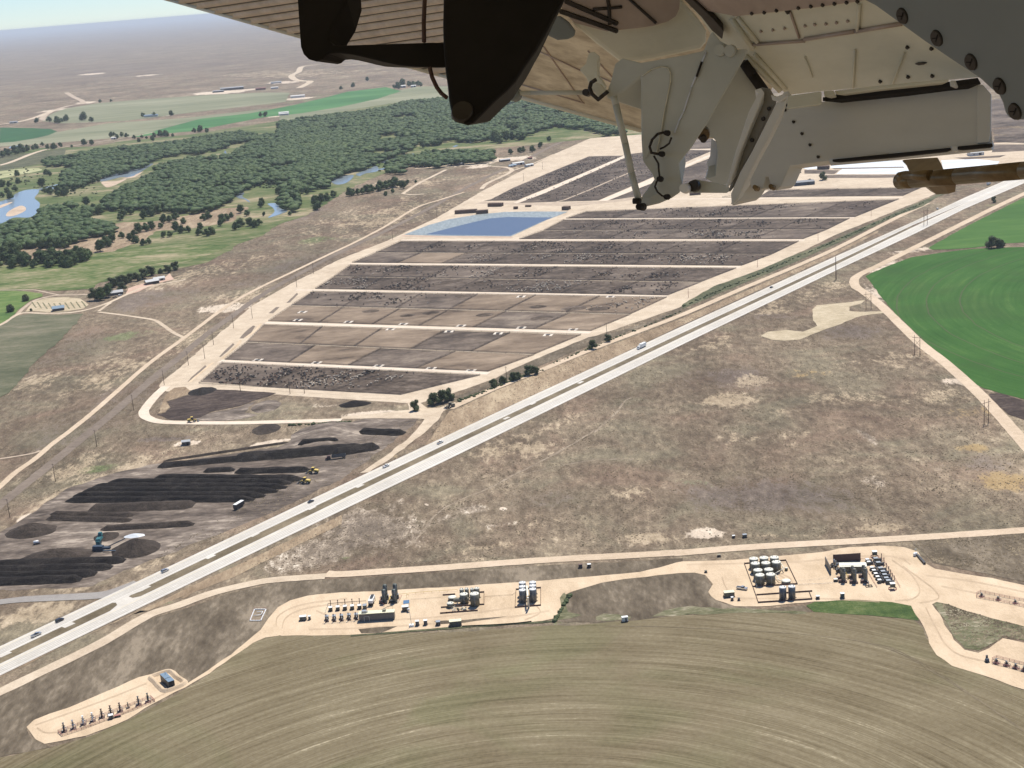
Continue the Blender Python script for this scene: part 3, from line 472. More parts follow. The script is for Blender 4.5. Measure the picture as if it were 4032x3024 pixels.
for eA, eB in ((eUT, eUB), (eLT, eLB)):
    for f in (.33, .47, .62, .76): ribbon('wheel_path', between(eA, eB, f), .7, 'joint', .27, jit=.1, sm=False)
    for f in (.2, .86): ribbon('edge_line', between(eA, eB, f), .16, 'white' if f > .5 else 'yellow', .29, jit=0, sm=False)
    L = between(eA, eB, .54); 
    for a, b in zip(L[1:9], L[2:10]):
        a = np.array(a); b = np.array(b); d = np.linalg.norm(b-a); u = (b-a)/d; vs = MB()
        for q in np.arange(0, d-4, 12.2):
            p = a+u*q; e = p+u*3.2; nn = np.array([-u[1], u[0]])*.09; vs.add([(*(p-nn), .29), (*(p+nn), .29), (*(e+nn), .29), (*(e-nn), .29)], [(3, 2, 1, 0)])
        o = vs.build('lane_marking', 'white'); o['kind'] = 'structure'
sheet('crossover', 'H', [(752,590),(760,606),(740,622),(700,655),(640,690),(780,660),(880,590),(930,545),(860,560),(835,550),(850,540),(930,510),(940,490),(860,520),(800,545),(700,590)], 'concrete', .26, 0)
for c, x, y in [('H',1365,292),('H',1650,150),('H',445,735),('H',30,925),('L',2020,825),('W',118,353),('F',1550,1163),('F',1240,1300),('F',1070,1395),('H',940,495)]:
    g = G(c, x, y); ribbon('median_drain', [(g[0]-2, g[1]-2.6), (g[0]+2, g[1]+2.6)], 3, 'concrete', .25, jit=.5, sm=False)
sheet('verge', 'H', [(0,1075),(330,910),(640,765),(900,640),(960,640),(1150,560),(1500,430),(1659,350),(1900,230),(2212,80),(2212,20),(1659,290),(1200,500),(800,690),(330,905),(0,1064)], 'straw', .1, 1)
road('side_road', 'H', [(-60,592),(0,585),(150,568),(300,560),(450,552),(600,545),(700,532),(800,500),(900,462)], 7, 'asphalt', .22, w2=11)
road('frontage_road', 'H', [(-80,1205),(0,1168),(330,1010),(640,858),(900,705),(1000,655),(1150,608),(1400,520),(1700,452),(1950,428),(2110,418)], 8, 'gravel', .22)
road('frontage_road', 'W', [(-100,923),(0,925),(300,905),(600,886),(1100,848),(1500,822),(1900,802),(2212,782)], 8.5, 'sand_road', .23)
road('frontage_road', 'U', [(-60,790),(0,785),(400,752),(800,728),(1100,712),(1500,688),(1900,662),(2300,634)], 8.5, 'sand_road', .23)
road('gravel_road', 'G', [(2300,1650),(2212,1555),(2050,1370),(1900,1215),(1700,1035),(1540,910),(1400,775),(1280,660),(1180,580),(1125,545),(1112,500),(1150,462),(1280,400),(1500,290),(1750,165),(2000,40),(2200,-55),(2400,-150)], 9.5, 'sand_road', .22)
road('dirt_road', 'E', [(-60,1560),(0,1508),(100,1418),(225,1330),(330,1240),(450,1150),(600,1030),(760,890),(930,740),(1060,640),(1180,555),(1300,465),(1420,375),(1560,285),(1700,210),(1900,115),(2140,0),(2300,-75),(2500,-180),(2700,-300),(2850,-350),(3010,-400)], 5.5, 'sand_road', .22)
ribbon('railway_bed', GL('E', [(-40,1660),(100,1545),(300,1385),(480,1240),(650,1100),(850,930),(1000,800),(1150,680),(1330,530),(1500,405),(1700,265),(1900,150),(2212,-15),(2500,-150),(2800,-305),(3100,-470),(3400,-610),(3650,-730),(3900,-800)]), 9, 'rail', .12, jit=1.2)
road('dirt_road', 'E', [(640,378),(760,392),(900,412),(1000,430),(1060,465),(1120,508),(1190,542)], 4.5, 'gravel', .22)
road('dirt_road', 'E', [(-40,480),(40,440),(110,395),(170,382),(300,386),(460,380),(580,358),(700,318),(780,282),(850,250),(920,222),(1020,200),(1200,168)], 5.5, 'gravel', .23)
road('dirt_road', 'E', [(112,392),(160,345),(220,305),(300,280),(380,268),(480,266),(590,262)], 5, 'track', .22)
road('dirt_road', 'E', [(-40,236),(100,234),(220,234),(310,252),(390,268)], 3, 'track', .22); road('dirt_road', 'E', [(640,372),(690,335),(720,316)], 4, 'gravel', .24); road('dirt_road', 'E', [(-20,160),(30,125),(45,98)], 5, 'track', .22)
road('dirt_road', 'E', [(-20,1332),(120,1310),(225,1290),(260,1275)], 3, 'track', .2)
sheet('gravel_yard', 'E', [(810,270),(830,225),(900,200),(960,185),(1060,160),(1100,125),(1130,165),(1000,195),(900,245)], 'redpad', .2, 1.2)
sheet('nursery_plot', 'E', [(165,375),(215,310),(300,285),(430,282),(520,290),(575,330),(540,355),(450,370),(320,378),(230,372)], 'palegreen', .22, 1)
road('dirt_track', 'W', [(415,755),(480,700),(540,640),(590,560),(680,490),(800,430),(950,370),(1100,290),(1300,190),(1480,90),(1640,-5)], 1.7, 'faint', .1, jit=.9)
road('dirt_track', 'F', [(1640,1490),(1720,1415),(1790,1350),(1830,1290),(1880,1260)], 1.7, 'faint', .1, jit=.9)
road('dirt_track', 'W', [(1130,290),(1350,235),(1600,190),(1780,178),(1900,178)], 1.1, 'faint', .09, jit=1.1); road('dirt_track', 'H', [(1180,560),(1400,440),(1700,300)], 2, 'straw', .12, jit=.8)
road('dirt_track', 'B', [(800,1255),(830,1235),(900,1190),(1000,1140),(1080,1100)], 7, 'gravel', .2, jit=1); road('dirt_track', 'B', [(1310,1225),(1345,1190),(1420,1155),(1490,1120),(1505,1100),(1470,1085),(1380,1080)], 8, 'gravel', .2, jit=1); road('dirt_track', 'B', [(1500,1110),(1620,1070),(1780,1000)], 5, 'gravel', .2, jit=1)
road('dirt_track', 'B', [(880,1092),(1000,1085),(1200,1060),(1400,1050),(1560,1030)], 9, 'gravel', .2, jit=3); road('dirt_track', 'B', [(800,1255),(860,1262),(940,1258)], 6, 'gravel', .2, jit=2)
# ------------------------------------------------------------------ near fields and well pads
sheet('fallow_field', 'H', [(-100,1240),(0,1196),(640,890),(960,700),(1150,640),(1500,525),(1800,458),(2212,432),(2812,398),(3500,350),(4100,320),(4424,300),(4450,360),(4000,420),(3600,440),(2900,500),(2500,515),(2212,525),(1990,545),(1850,600),(1780,640),(1700,770),(1500,935),(1330,1050),(1225,1110),(1110,1036),(1040,1036),(900,1075),(450,1275),(170,1395),(200,1470),(330,1525),(0,1590),(-100,1610)], 'verge', .12, 1.2)
sheet('verge', 'U', [(1480,705),(1800,685),(2300,650),(2300,990),(2212,970),(1800,890),(1620,850),(1570,790),(1500,735)], 'verge', .12, 1)
sheet('tilled_field', 'H', [(-200,1640),(0,1590),(330,1527),(560,1462),(830,1352),(1100,1208),(1250,1120),(1360,1048),(1500,945),(1640,850),(1720,815),(1830,800),(2212,800),(2500,795),(3000,775),(3400,745),(3800,730),(4424,668),(4824,650),(5200,650),(5600,670),(5920,700),(5985,760),(6040,860),(6110,930),(6220,1010),(6420,1080),(6640,1160),(6900,1240),(6900,2400),(3000,2500),(-200,2400)], 'till', .1, 1.5)
sheet('grass_strip', 'U', [(800,1128),(870,1098),(1000,1085),(1150,1066),(1300,1080),(1460,1105),(1500,1150),(1530,1225),(1450,1215),(1200,1190),(980,1180),(850,1168)], 'grass', .16, 1)
sheet('weed_strip', 'W', [(1440,1045),(1640,980),(1900,930),(2180,905),(2330,905),(2400,1000),(2380,1060),(2480,1115),(2700,1150),(3000,1130),(3050,1170),(2700,1170),(2500,1165),(2212,1190),(1900,1225),(1600,1235),(1380,1230),(1430,1150)], 'verge', .14, 1.5)
sheet('weed_strip', 'U', [(1640,1085),(1720,1090),(1900,1135),(2300,1210),(2300,1375),(2080,1322),(1990,1382),(1920,1418),(1830,1405),(1760,1335),(1690,1205),(1620,1110)], 'weeds', .14, 1.2)
sheet('well_pad', 'H', [(172,1396),(220,1350),(320,1310),(450,1268),(700,1160),(900,1072),(1040,1037),(1108,1036),(1160,1070),(1218,1110),(1290,1065),(1400,990),(1500,925),(1600,840),(1690,765),(1760,700),(1850,790),(1800,805),(1720,815),(1640,850),(1500,945),(1360,1048),(1200,1140),(1000,1240),(830,1345),(700,1400),(560,1452),(400,1485),(290,1505),(230,1475)], 'pad', .2, .8)
sheet('well_pad', 'H', [(1690,765),(1740,690),(1800,620),(1880,575),(1990,545),(2212,522),(2500,512),(2900,488),(3342,458),(3500,448),(3700,430),(4000,405),(4150,390),(4280,360),(4380,330),(4424,322),(4700,315),(4900,300),(5324,262),(5500,230),(5700,220),(5860,230),(5950,260),(5990,330),(6060,370),(6224,400),(6430,430),(6700,490),(6700,760),(6424,690),(6250,640),(6144,600),(6070,585),(6040,600),(6060,630),(6110,700),(6180,830),(6250,895),(6340,915),(6410,885),(6500,820),(6640,850),(6800,890),(6800,1200),(6560,1130),(6370,1060),(6170,1000),(6070,930),(6020,850),(5960,700),(5905,610),(5780,586),(5560,570),(5280,582),(4980,612),(4760,612),(4640,572),(4590,520),(4620,470),(4570,410),(4500,395),(4400,398),(4050,436),(3900,460),(3700,520),(3650,545),(3635,620),(3600,690),(3480,715),(3200,735),(3000,752),(2700,768),(2450,795),(2212,800),(1830,805)], 'pad', .21, .9)
for P_ in ([(2050,640),(2250,700),(2700,690),(3100,650),(3450,600)],[(2000,760),(2400,750),(2900,715),(3300,680),(3560,640)],[(1790,740),(1800,680),(1880,625),(2010,590),(2250,560)],[(1830,750),(1850,690),(1930,640),(2060,610),(2280,585)],[(4450,340),(4900,330),(5200,320),(5500,290),(5800,290),(5900,340)],[(4680,420),(4700,480),(4760,550),(5000,560),(5300,560),(5700,580)],
   [(5850,350),(5960,430),(6050,500),(6080,560),(5960,590)],[(5780,310),(5900,400),(5960,500),(5920,560),(5800,575)],[(6000,620),(6060,740),(6130,860),(6230,930),(6400,970)],[(5060,400),(5120,430),(5140,490),(5100,530)],[(5020,395),(5085,430),(5100,480),(5060,520)],[(240,1400),(330,1430),(600,1380),(900,1260),(1150,1130)],[(230,1380),(400,1320),(700,1210),(950,1110)],[(3350,560),(3450,590),(3500,650),(3400,700)],[(6100,480),(6400,540),(6700,610)],[(6000,410),(6300,450),(6700,530)]):
    for dy in (0, 6): road('tyre_rut', 'H', [(x, y+dy) for x, y in P_], .5, 'rut', .235, jit=.15)
for i in range(10): road('plant_row', 'E', [(205+i*36, 318-abs(i-4)*3+4), (226+i*36+8, 366-abs(i-4)*4)], 1.6, 'weeds', .25, sm=False)
sheet('bare_patch', 'W', [(600,1232),(800,1222),(1150,1190),(1000,1212),(800,1240),(640,1250)], 'verge', .235, 1); sheet('bare_patch', 'I', [(700,560),(850,545),(960,540),(850,585),(720,588)], 'verge', .235, .6)
road('pivot_track', 'U', [(-500,1262),(-200,1264),(0,1270),(400,1290),(850,1320),(1200,1370),(1440,1452),(1595,1543),(1790,1660),(2050,1830),(2300,2010)], .6, 'median', .17, jit=.4)
road('pivot_track', 'U', [(1230,1376),(1350,1402),(1500,1472),(1700,1592),(1850,1692),(2100,1860),(2350,2030)], .5, 'median', .17, jit=.4)
sheet('grass_strip', 'W', [(1436,1050),(1448,1045),(1452,1120),(1470,1170),(1560,1190),(1480,1212),(1380,1226),(1390,1205),(1425,1140)], 'weeds', .23, 1.5)
sheet('grass_strip', 'W', [(1650,1200),(1700,1180),(1790,1185),(1880,1200),(1860,1222),(1720,1228),(1650,1222)], 'weeds', .16, 2.5)
sheet('grass_strip', 'W', [(60,1318),(300,1300),(800,1262),(1200,1238),(1380,1226),(1380,1234),(1200,1246),(800,1272),(300,1312),(60,1330)], 'hedge', .235, 1)
sheet('grass_strip', 'U', [(-120,1160),(60,1130),(190,1140),(480,1150),(800,1168),(800,1180),(400,1172),(0,1190),(-200,1200)], 'weeds', .16, 2)
sheet('green_circle', 'G', [(1185,475),(1210,460),(1300,420),(1480,352),(1700,318),(1870,298),(2050,290),(2212,285),(2700,290),(3200,420),(3300,800),(3000,1200),(2600,1290),(2400,1300),(2212,1272),(2080,1238),(1950,1200),(1860,1160),(1740,1055),(1640,970),(1540,880),(1470,800),(1400,740),(1340,670),(1280,600),(1230,530)], 'crop', .2, 1.2)
sheet('green_field', 'G', [(1592,293),(1640,262),(1760,195),(1900,120),(2050,45),(2130,5),(2230,-45),(2600,-200),(3000,100),(2700,260),(2212,255),(2080,262),(1900,288),(1740,300),(1620,302)], 'crop2', .2, 1)
sheet('dirt_lot', 'G', [(1984,1240),(2040,1232),(2090,1240),(2212,1282),(2400,1340),(2400,1450),(2212,1405),(2110,1370),(2040,1310)], 'manure_field', .21, 1)
sheet('mown_path', 'G', [(840,690),(870,662),(960,655),(1100,640),(1185,626),(1160,650),(1080,672),(1080,700),(1150,705),(1290,702),(1310,712),(1220,722),(1120,742),(1030,782),(940,812),(840,850),(760,884),(660,892),(580,886),(505,862),(560,832),(680,822),(780,834),(850,806),(872,796),(845,760)], 'palegreen', .14, 1.5)
# silage area beyond the pens
for nm, p, m_ in [('silage_cover',[(560,200),(800,190),(1160,182),(1220,292),(1210,300),(575,300),(630,255),(520,245)],'tarp'), ('silage_cover',[(250,240),(330,215),(450,210),(430,250),(330,262)],'tarp'), ('silage_cover',[(1490,180),(1800,170),(2000,190),(1960,235),(1700,268),(1510,265)],'tarp'),
    ('silage_bank',[(300,265),(500,262),(600,268),(560,300),(300,296)],'pen_mid'), ('silage_bank',[(540,248),(1160,236),(1170,246),(560,258)],'rail'), ('silage_bank',[(420,308),(1180,306),(1180,330),(500,335)],'pen_mid'), ('bank',[(1600,158),(1900,145),(2060,133),(2000,155),(1700,172)],'pen_mid'), ('bank',[(1700,130),(1800,120),(1830,128),(1780,142)],'pen_dark')]:
    sheet(nm, 'X', p, m_, .2 if m_ != 'rail' else .24, .8)
sheet('tire_strip', 'X', [(-20,430),(250,425),(580,418),(600,432),(250,438),(-20,445)], 'track', .19, .6)
# ------------------------------------------------------------------ trees
def clump_crown(R, h0, h1, n, q, seed, lobes=9):
    """a crown of leaf clumps: small tilted faces through several overlapping lobes of unequal size"""
    r = random.Random(seed); mb = MB(); L = []
    for i in range(lobes):
        t = i/lobes; a = r.uniform(0, 6.28); d = r.uniform(.15, .62)*R*(1-.35*t); z = h0+(h1-h0)*(.22+.66*t); L.append((d*math.cos(a), d*math.sin(a), z, R*r.uniform(.38, .62)*(1.08-.4*t)))
    for x, y, z, s in L: mb.lathe_xyz((x, y, z), (s*.78, s*.78, s*.66), 7, 5)
    for i in range(n):
        x, y, z, s = r.choice(L); v = Vector((r.gauss(0, 1), r.gauss(0, 1), r.gauss(.15, 1))).normalized(); k = s*r.uniform(.72, 1.12); p = Vector((x, y, z))+Vector((v.x, v.y, v.z*.85))*k
        if p.z < h0*.75: continue
        u = (v+Vector((r.uniform(-.7, .7), r.uniform(-.7, .7), r.uniform(-.7, .7)))).normalized(); a = u.orthogonal().normalized(); b = u.cross(a); s1 = q*r.uniform(.6, 1.3); s2 = q*r.uniform(.5, 1.1)
        mb.add([p-a*s1, p-b*s2, p+a*s1*.8, p+b*s2], [(0, 1, 2, 3)])
    return mb
def trunk_mb(h, r0, R, seed):
    r = random.Random(seed+50); mb = MB(); mb.cyl((0, 0, 0), (r.uniform(-.3, .3), 0, h), r0, r0*.5, 8)
    for i in range(6):
        a = i*1.05+r.uniform(-.3, .3); z = h*r.uniform(.45, .95); mb.cyl((0, 0, z), (R*.6*math.cos(a), R*.6*math.sin(a), z+h*r.uniform(.5, 1.1)), r0*.38, r0*.12, 5)
    return mb
TREES = []
for i, (R, h0, h1, kind, lf) in enumerate([(7.8, 1.2, 14, 'cottonwood_tree', 'leaf'), (6.6, .8, 11.5, 'cottonwood_tree', 'leaf'), (8.8, 1.2, 14.5, 'cottonwood_tree', 'leaf'), (4.8, .5, 8.5, 'elm_tree', 'leaf2'), (3.2, .2, 5.0, 'elm_tree', 'leaf2')]):
    TREES.append((clump_crown(R, h0, h1, 900, R*.085, 31+i, 11 if R > 5 else 8).mesh('crown', lf), trunk_mb(h0*1.6+1.5, R*.07, R, i).mesh('trunk', 'wood'), kind, R))
def tree(k, x, y, s, label, group, z=0):
    cm, tm, kind, R = TREES[k]; t = thing(kind, label, 'tree', (x, y, z), random.uniform(0, 6.28), group); t.scale = (s*random.uniform(.92, 1.1), s*random.uniform(.92, 1.1), s)
    for n, m_ in (('crown', cm), ('trunk', tm)):
        o = bpy.data.objects.new(n, m_); COL.objects.link(o); o.parent = t
    return t
NEAR = [('F',478,1345,3,.85,'narrow elm at the left end of the row beside the yard entrance'),('F',600,1305,3,1.0,'round elm left of the big one beside the yard entrance'),('F',655,1290,3,1.05,'broad elm in the clump above the parked wheel loader'),('F',700,1275,3,.95,'elm at the right end of the clump above the parked wheel loader'),('F',572,1295,4,.8,'low bush squeezed in at the foot of the entrance elms'),
 ('F',985,1190,4,1.2,'thin grey-green elm at the left end of the middle roadside row'),('F',1045,1170,4,1.1,'small elm just left of the power pole by the yard fence'),('F',1115,1150,3,.75,'medium elm just right of the power pole by the yard fence'),('F',1145,1140,4,1.1,'small elm leaning against the medium roadside elm'),('F',1215,1115,3,.9,'full round elm at the right of the middle roadside row'),('F',1258,1110,3,.75,'darker elm on the right edge of the middle roadside row'),
 ('F',1628,945,3,.85,'lone upright elm beside the gravel frontage road'),('F',1730,898,3,.7,'lone dark round elm next to the power pole above the frontage road'),
 ('E',615,300,3,1.3,'elm on the left of the farmhouse grove'),('E',655,300,0,.8,'tall tree in the middle of the farmhouse grove'),('E',700,280,0,.85,'largest tree left of the grey farmhouse'),('E',735,215,3,1.1,'left tree of the shelterbelt behind the farmhouse'),('E',790,240,3,1.0,'tree standing right behind the grey farmhouse'),('E',770,200,3,1.0,'second tree from the left in the farm shelterbelt'),
 ('E',810,195,3,1.05,'third tree from the left in the farm shelterbelt'),('E',850,180,3,1.0,'tree at the middle of the farm shelterbelt'),('E',890,175,3,.95,'tree right of the middle of the farm shelterbelt'),('E',935,160,3,1.2,'tall tree left of the pale-roofed sheds'),('E',980,140,3,1.15,'tree directly behind the pale-roofed sheds'),('E',1090,122,3,.9,'spiky tree beyond the pale-roofed sheds'),('E',1135,105,3,1.0,'round tree at the far right end of the shelterbelt'),('E',1045,125,4,1.0,'small bush between the shelterbelt trees'),
 ('E',170,305,4,1.3,'lone bush in the bright green meadow near the nursery plot'),('E',72,375,4,1.4,'lone bush in the bright green meadow lower down'),('G',2000,290,3,1.2,'dark round tree on the strip between the two green fields'),('G',2035,288,3,1.0,'dark tree touching the round one between the green fields'),('G',2072,286,4,1.3,'smaller dark tree right of the pair between the green fields'),
 ('X',460,352,3,1.1,'dark tree beside the yard office'),('X',345,385,4,1.2,'low tree at the yard office corner'),('X',190,380,4,1.0,'pale shrub left of the yard office'),('X',1948,548,3,.7,'lone small tree on the verge beyond the highway'),('E',200,370,4,.5,'small shrub at the corner of the nursery plot')]
for c, x, y, k, s, lab in NEAR: g = G(c, x, y); tree(k, g[0], g[1], s*(1.2 if c == 'F' else 1.35), lab, 'trees near the feedlot and farm')
SCAT = [('A', x, y, s) for x, y, s in [(650,1630,1.25),(690,1600,1.1),(730,1570,1),(790,1545,.9),(870,1530,.9),(900,1510,1.1),(945,1500,1.2),(985,1490,1),(880,1575,.8),(930,1590,.9),(965,1580,.8),(840,1560,.8),(1060,1450,1.1),(1100,1440,1),(1140,1425,1.1),(1190,1450,.9),(1040,1480,.8),(1140,1500,1.1),(1180,1510,1.1),(1220,1505,.9),(1100,1535,.8),(1060,1540,.7),
 (1300,1490,.8),(1290,1525,1),(1340,1530,1),(1370,1520,.8),(1320,1430,1),(1350,1420,.8),(1440,1440,.9),(1470,1430,1),(1430,1465,.8),(1500,1410,.8),(1530,1490,1.1),(1560,1470,.9),(1620,1465,.9),(1680,1460,.9),(1650,1475,.8),(1600,1400,.9),(1560,1380,1),(1700,1330,.9),(1690,1345,.8),
 (270,1210,1.3),(330,1260,1.4),(380,1270,1.4),(290,1250,1),(430,1265,1.2),(480,1240,1.1),(540,1220,1),(600,1190,1.3),(640,1180,.9),(320,1140,1.1),(300,1130,.8),(280,1190,.8),(110,1140,.9),(60,1210,1.1),(100,1240,1.2),(50,1260,1),(120,1190,.8),(20,1210,1),(15,1280,1),(70,1290,1),(560,1330,1.1),(610,1370,1),(650,1390,1.1),
 (800,1400,1.2),(780,1430,1.1),(850,1390,1.3),(830,1360,1.1),(930,1420,1.1),(980,1400,1.2),(1020,1385,1.1),(1000,1340,1),(1060,1370,1.2),(1110,1380,1.1),(1170,1370,1),(1250,1350,.9),
 (1680,1205,.9),(1740,1200,.8),(1780,1195,.8),(1800,1260,.9),(1850,1290,1.1),(1900,1310,1.1),(1930,1290,1),(1880,1260,.9),(1960,1240,1),(2010,1230,1.1),(1990,1260,.9),(1840,1240,.8),(1890,1220,.8),(1950,1200,.8),(2040,1330,1.2),(2080,1320,1.2),(2120,1300,1.2),(2160,1280,1.1),(2060,1360,1),(1710,1400,.5),(1880,1395,.6),(1760,1160,.8),
 (720,890,1.5),(740,880,1.3),(790,885,1.6),(820,890,1.5),(760,900,1.2),(870,900,1.3),(920,895,1.1),(950,900,1),(1040,885,1.6),(1075,885,1.6),(1000,890,1.2),(1120,885,1.1),(990,915,1),(900,920,1),(545,940,1.5),(595,940,1.4),(275,945,1.3),(310,965,1.6),(350,965,1.1),(395,955,1.3),(365,960,1),(465,955,.9),(430,1080,1),
 (20,1020,1.6),(60,1010,1.6),(100,1000,1.6),(140,990,1.6),(180,980,1.6),(215,970,1.5),(235,965,1.3),(40,1000,1.5),(120,975,1.4),(320,790,2.2),(372,800,2.2),(403,792,1.4),(432,785,2),(545,780,2.6),(592,790,2),(240,795,1.5),(925,758,1.8),(1000,755,1.8),(1110,750,1.6),(1690,755,1.6),(1720,757,1.5),(650,665,1.6),(720,660,1.4),(1260,860,1.6),(1300,855,1.7),(1340,860,1.6)]]
SCAT += [('B', x, y, s) for x, y, s in [(455,1270,1),(480,1265,1),(510,1262,1),(540,1258,1),(570,1252,1),(600,1248,1),(640,1240,1.1),(660,1232,1.2),(690,1225,1.3),(720,1218,1.3),(750,1212,1.2),(785,1215,1.1),(805,1222,1),(830,1195,.6),(735,1250,.7),(690,1268,.5),(885,1185,.5),
 (770,575,2.2),(800,560,2.6),(840,560,2.4),(870,560,2.4),(900,555,2.2),(915,560,2),(745,575,1.4),(480,565,1.6),(400,580,1.2),(570,525,1.6),(1560,990,1),(1580,985,1),(1640,985,.9),(1690,960,.9),(1280,1020,1.1),(1500,1000,.8),(1400,920,1.6),(1430,930,1.6),(1470,915,1.6),(1510,905,1.6),(1550,910,1.5),(1580,905,1.3),(1750,915,1),(1500,860,1.6),(1530,865,1.6),(1040,940,1.2),(1050,920,1.2),(800,985,1.2),(930,960,1.2),(1000,940,1),(1170,920,1.2),(1210,910,1.2)]]
WHERE = [('by the river bend', lambda c, x, y: c == 'A' and x < 660 and y > 1090), ('in the bare sandy clearing below the wood', lambda c, x, y: c == 'A' and x < 1510 and y > 1090), ('on the green flat around the ponds', lambda c, x, y: c == 'A' and y > 1090), ('along the far farm road beyond the wood', lambda c, x, y: c == 'A' and y > 840), ('among the pale fields far beyond the river', lambda c, x, y: c == 'A'),
 ('in the thicket on the dry bluff slope', lambda c, x, y: y > 1150 and x < 900), ('in the farm windbreak beside the far green strip', lambda c, x, y: y < 600), ('on the grassy flat right of the wood', lambda c, x, y: True)]
for c, x, y, s in SCAT:
    g = G(c, x, y); far = g[1] > 3800; k = random.choice([0, 1, 1, 2]); w = next(w for w, f in WHERE if f(c, x, y)); sh = 'bushy' if k == 1 else ('tall broad' if k == 2 else 'rounded')
    tree(k, g[0], g[1], s*(1.0 if not far else .75), '%s dark green cottonwood standing %s' % (sh, w), 'cottonwoods '+w)
# the wood itself
def in_poly(P, X, Y):
    P = np.array(P); n = len(P); r = np.zeros(len(X), bool)
    for i in range(n):
        x1, y1 = P[i]; x2, y2 = P[(i+1) % n]; c = ((y1 > Y) != (y2 > Y)) & (X < (x2-x1)*(Y-y1)/(y2-y1+1e-12)+x1); r ^= c
    return r
WOODS = [('A', [(-150,1470),(0,1440),(80,1418),(200,1412),(250,1380),(262,1330),(360,1312),(480,1300),(560,1320),(600,1322),(640,1290),(760,1220),(870,1160),(940,1110),(1010,1062),(1120,1030),(1230,1010),(1400,1000),(1500,985),(1620,910),(1900,870),(2212,830),(2212,1110),(2120,1135),(1900,1140),(1700,1155),(1600,1190),(1520,1240),(1440,1290),(1330,1335),(1200,1345),(1050,1330),(960,1330),(900,1310),(870,1330),(700,1330),(620,1340),(560,1380),(640,1420),(720,1430),(740,1470),(680,1495),(600,1490),(500,1530),(430,1560),(300,1560),(150,1590),(0,1610),(-150,1650)]),
 ('A', [(280,1050),(300,1010),(400,1000),(470,990),(500,980),(570,975),(600,960),(760,945),(1000,920),(1240,885),(1540,835),(1700,862),(1900,840),(2212,790),(2212,835),(1900,860),(1620,905),(1500,925),(1300,968),(1180,985),(1000,1010),(920,1060),(800,1090),(720,1110),(640,1130),(560,1170),(480,1190),(390,1185),(400,1150),(400,1095),(480,1070),(420,1050)]),
 ('B', [(0,770),(300,735),(560,705),(700,680),(850,640),(1080,625),(1290,640),(1480,625),(1700,675),(2000,750),(2230,820),(2230,840),(2100,850),(2000,815),(1800,790),(1650,830),(1560,870),(1450,860),(1240,895),(1100,880),(980,920),(900,900),(800,975),(680,1000),(560,1060),(330,1120),(150,1130),(-60,1140)]),
 ('B', [(680,1060),(740,1010),(860,990),(1000,965),(1180,955),(1380,960),(1410,1000),(1300,1020),(1100,1040),(900,1070),(760,1095),(700,1090)]), ('A', [(-100,1640),(100,1640),(330,1620),(480,1600),(580,1600),(560,1640),(420,1680),(200,1680),(-100,1700)]), ('B', [(0,1170),(150,1130),(280,1130),(330,1170),(230,1200),(100,1220),(0,1240)]), ('B', [(0,1250),(90,1230),(150,1280),(120,1330),(40,1320),(0,1330)])]
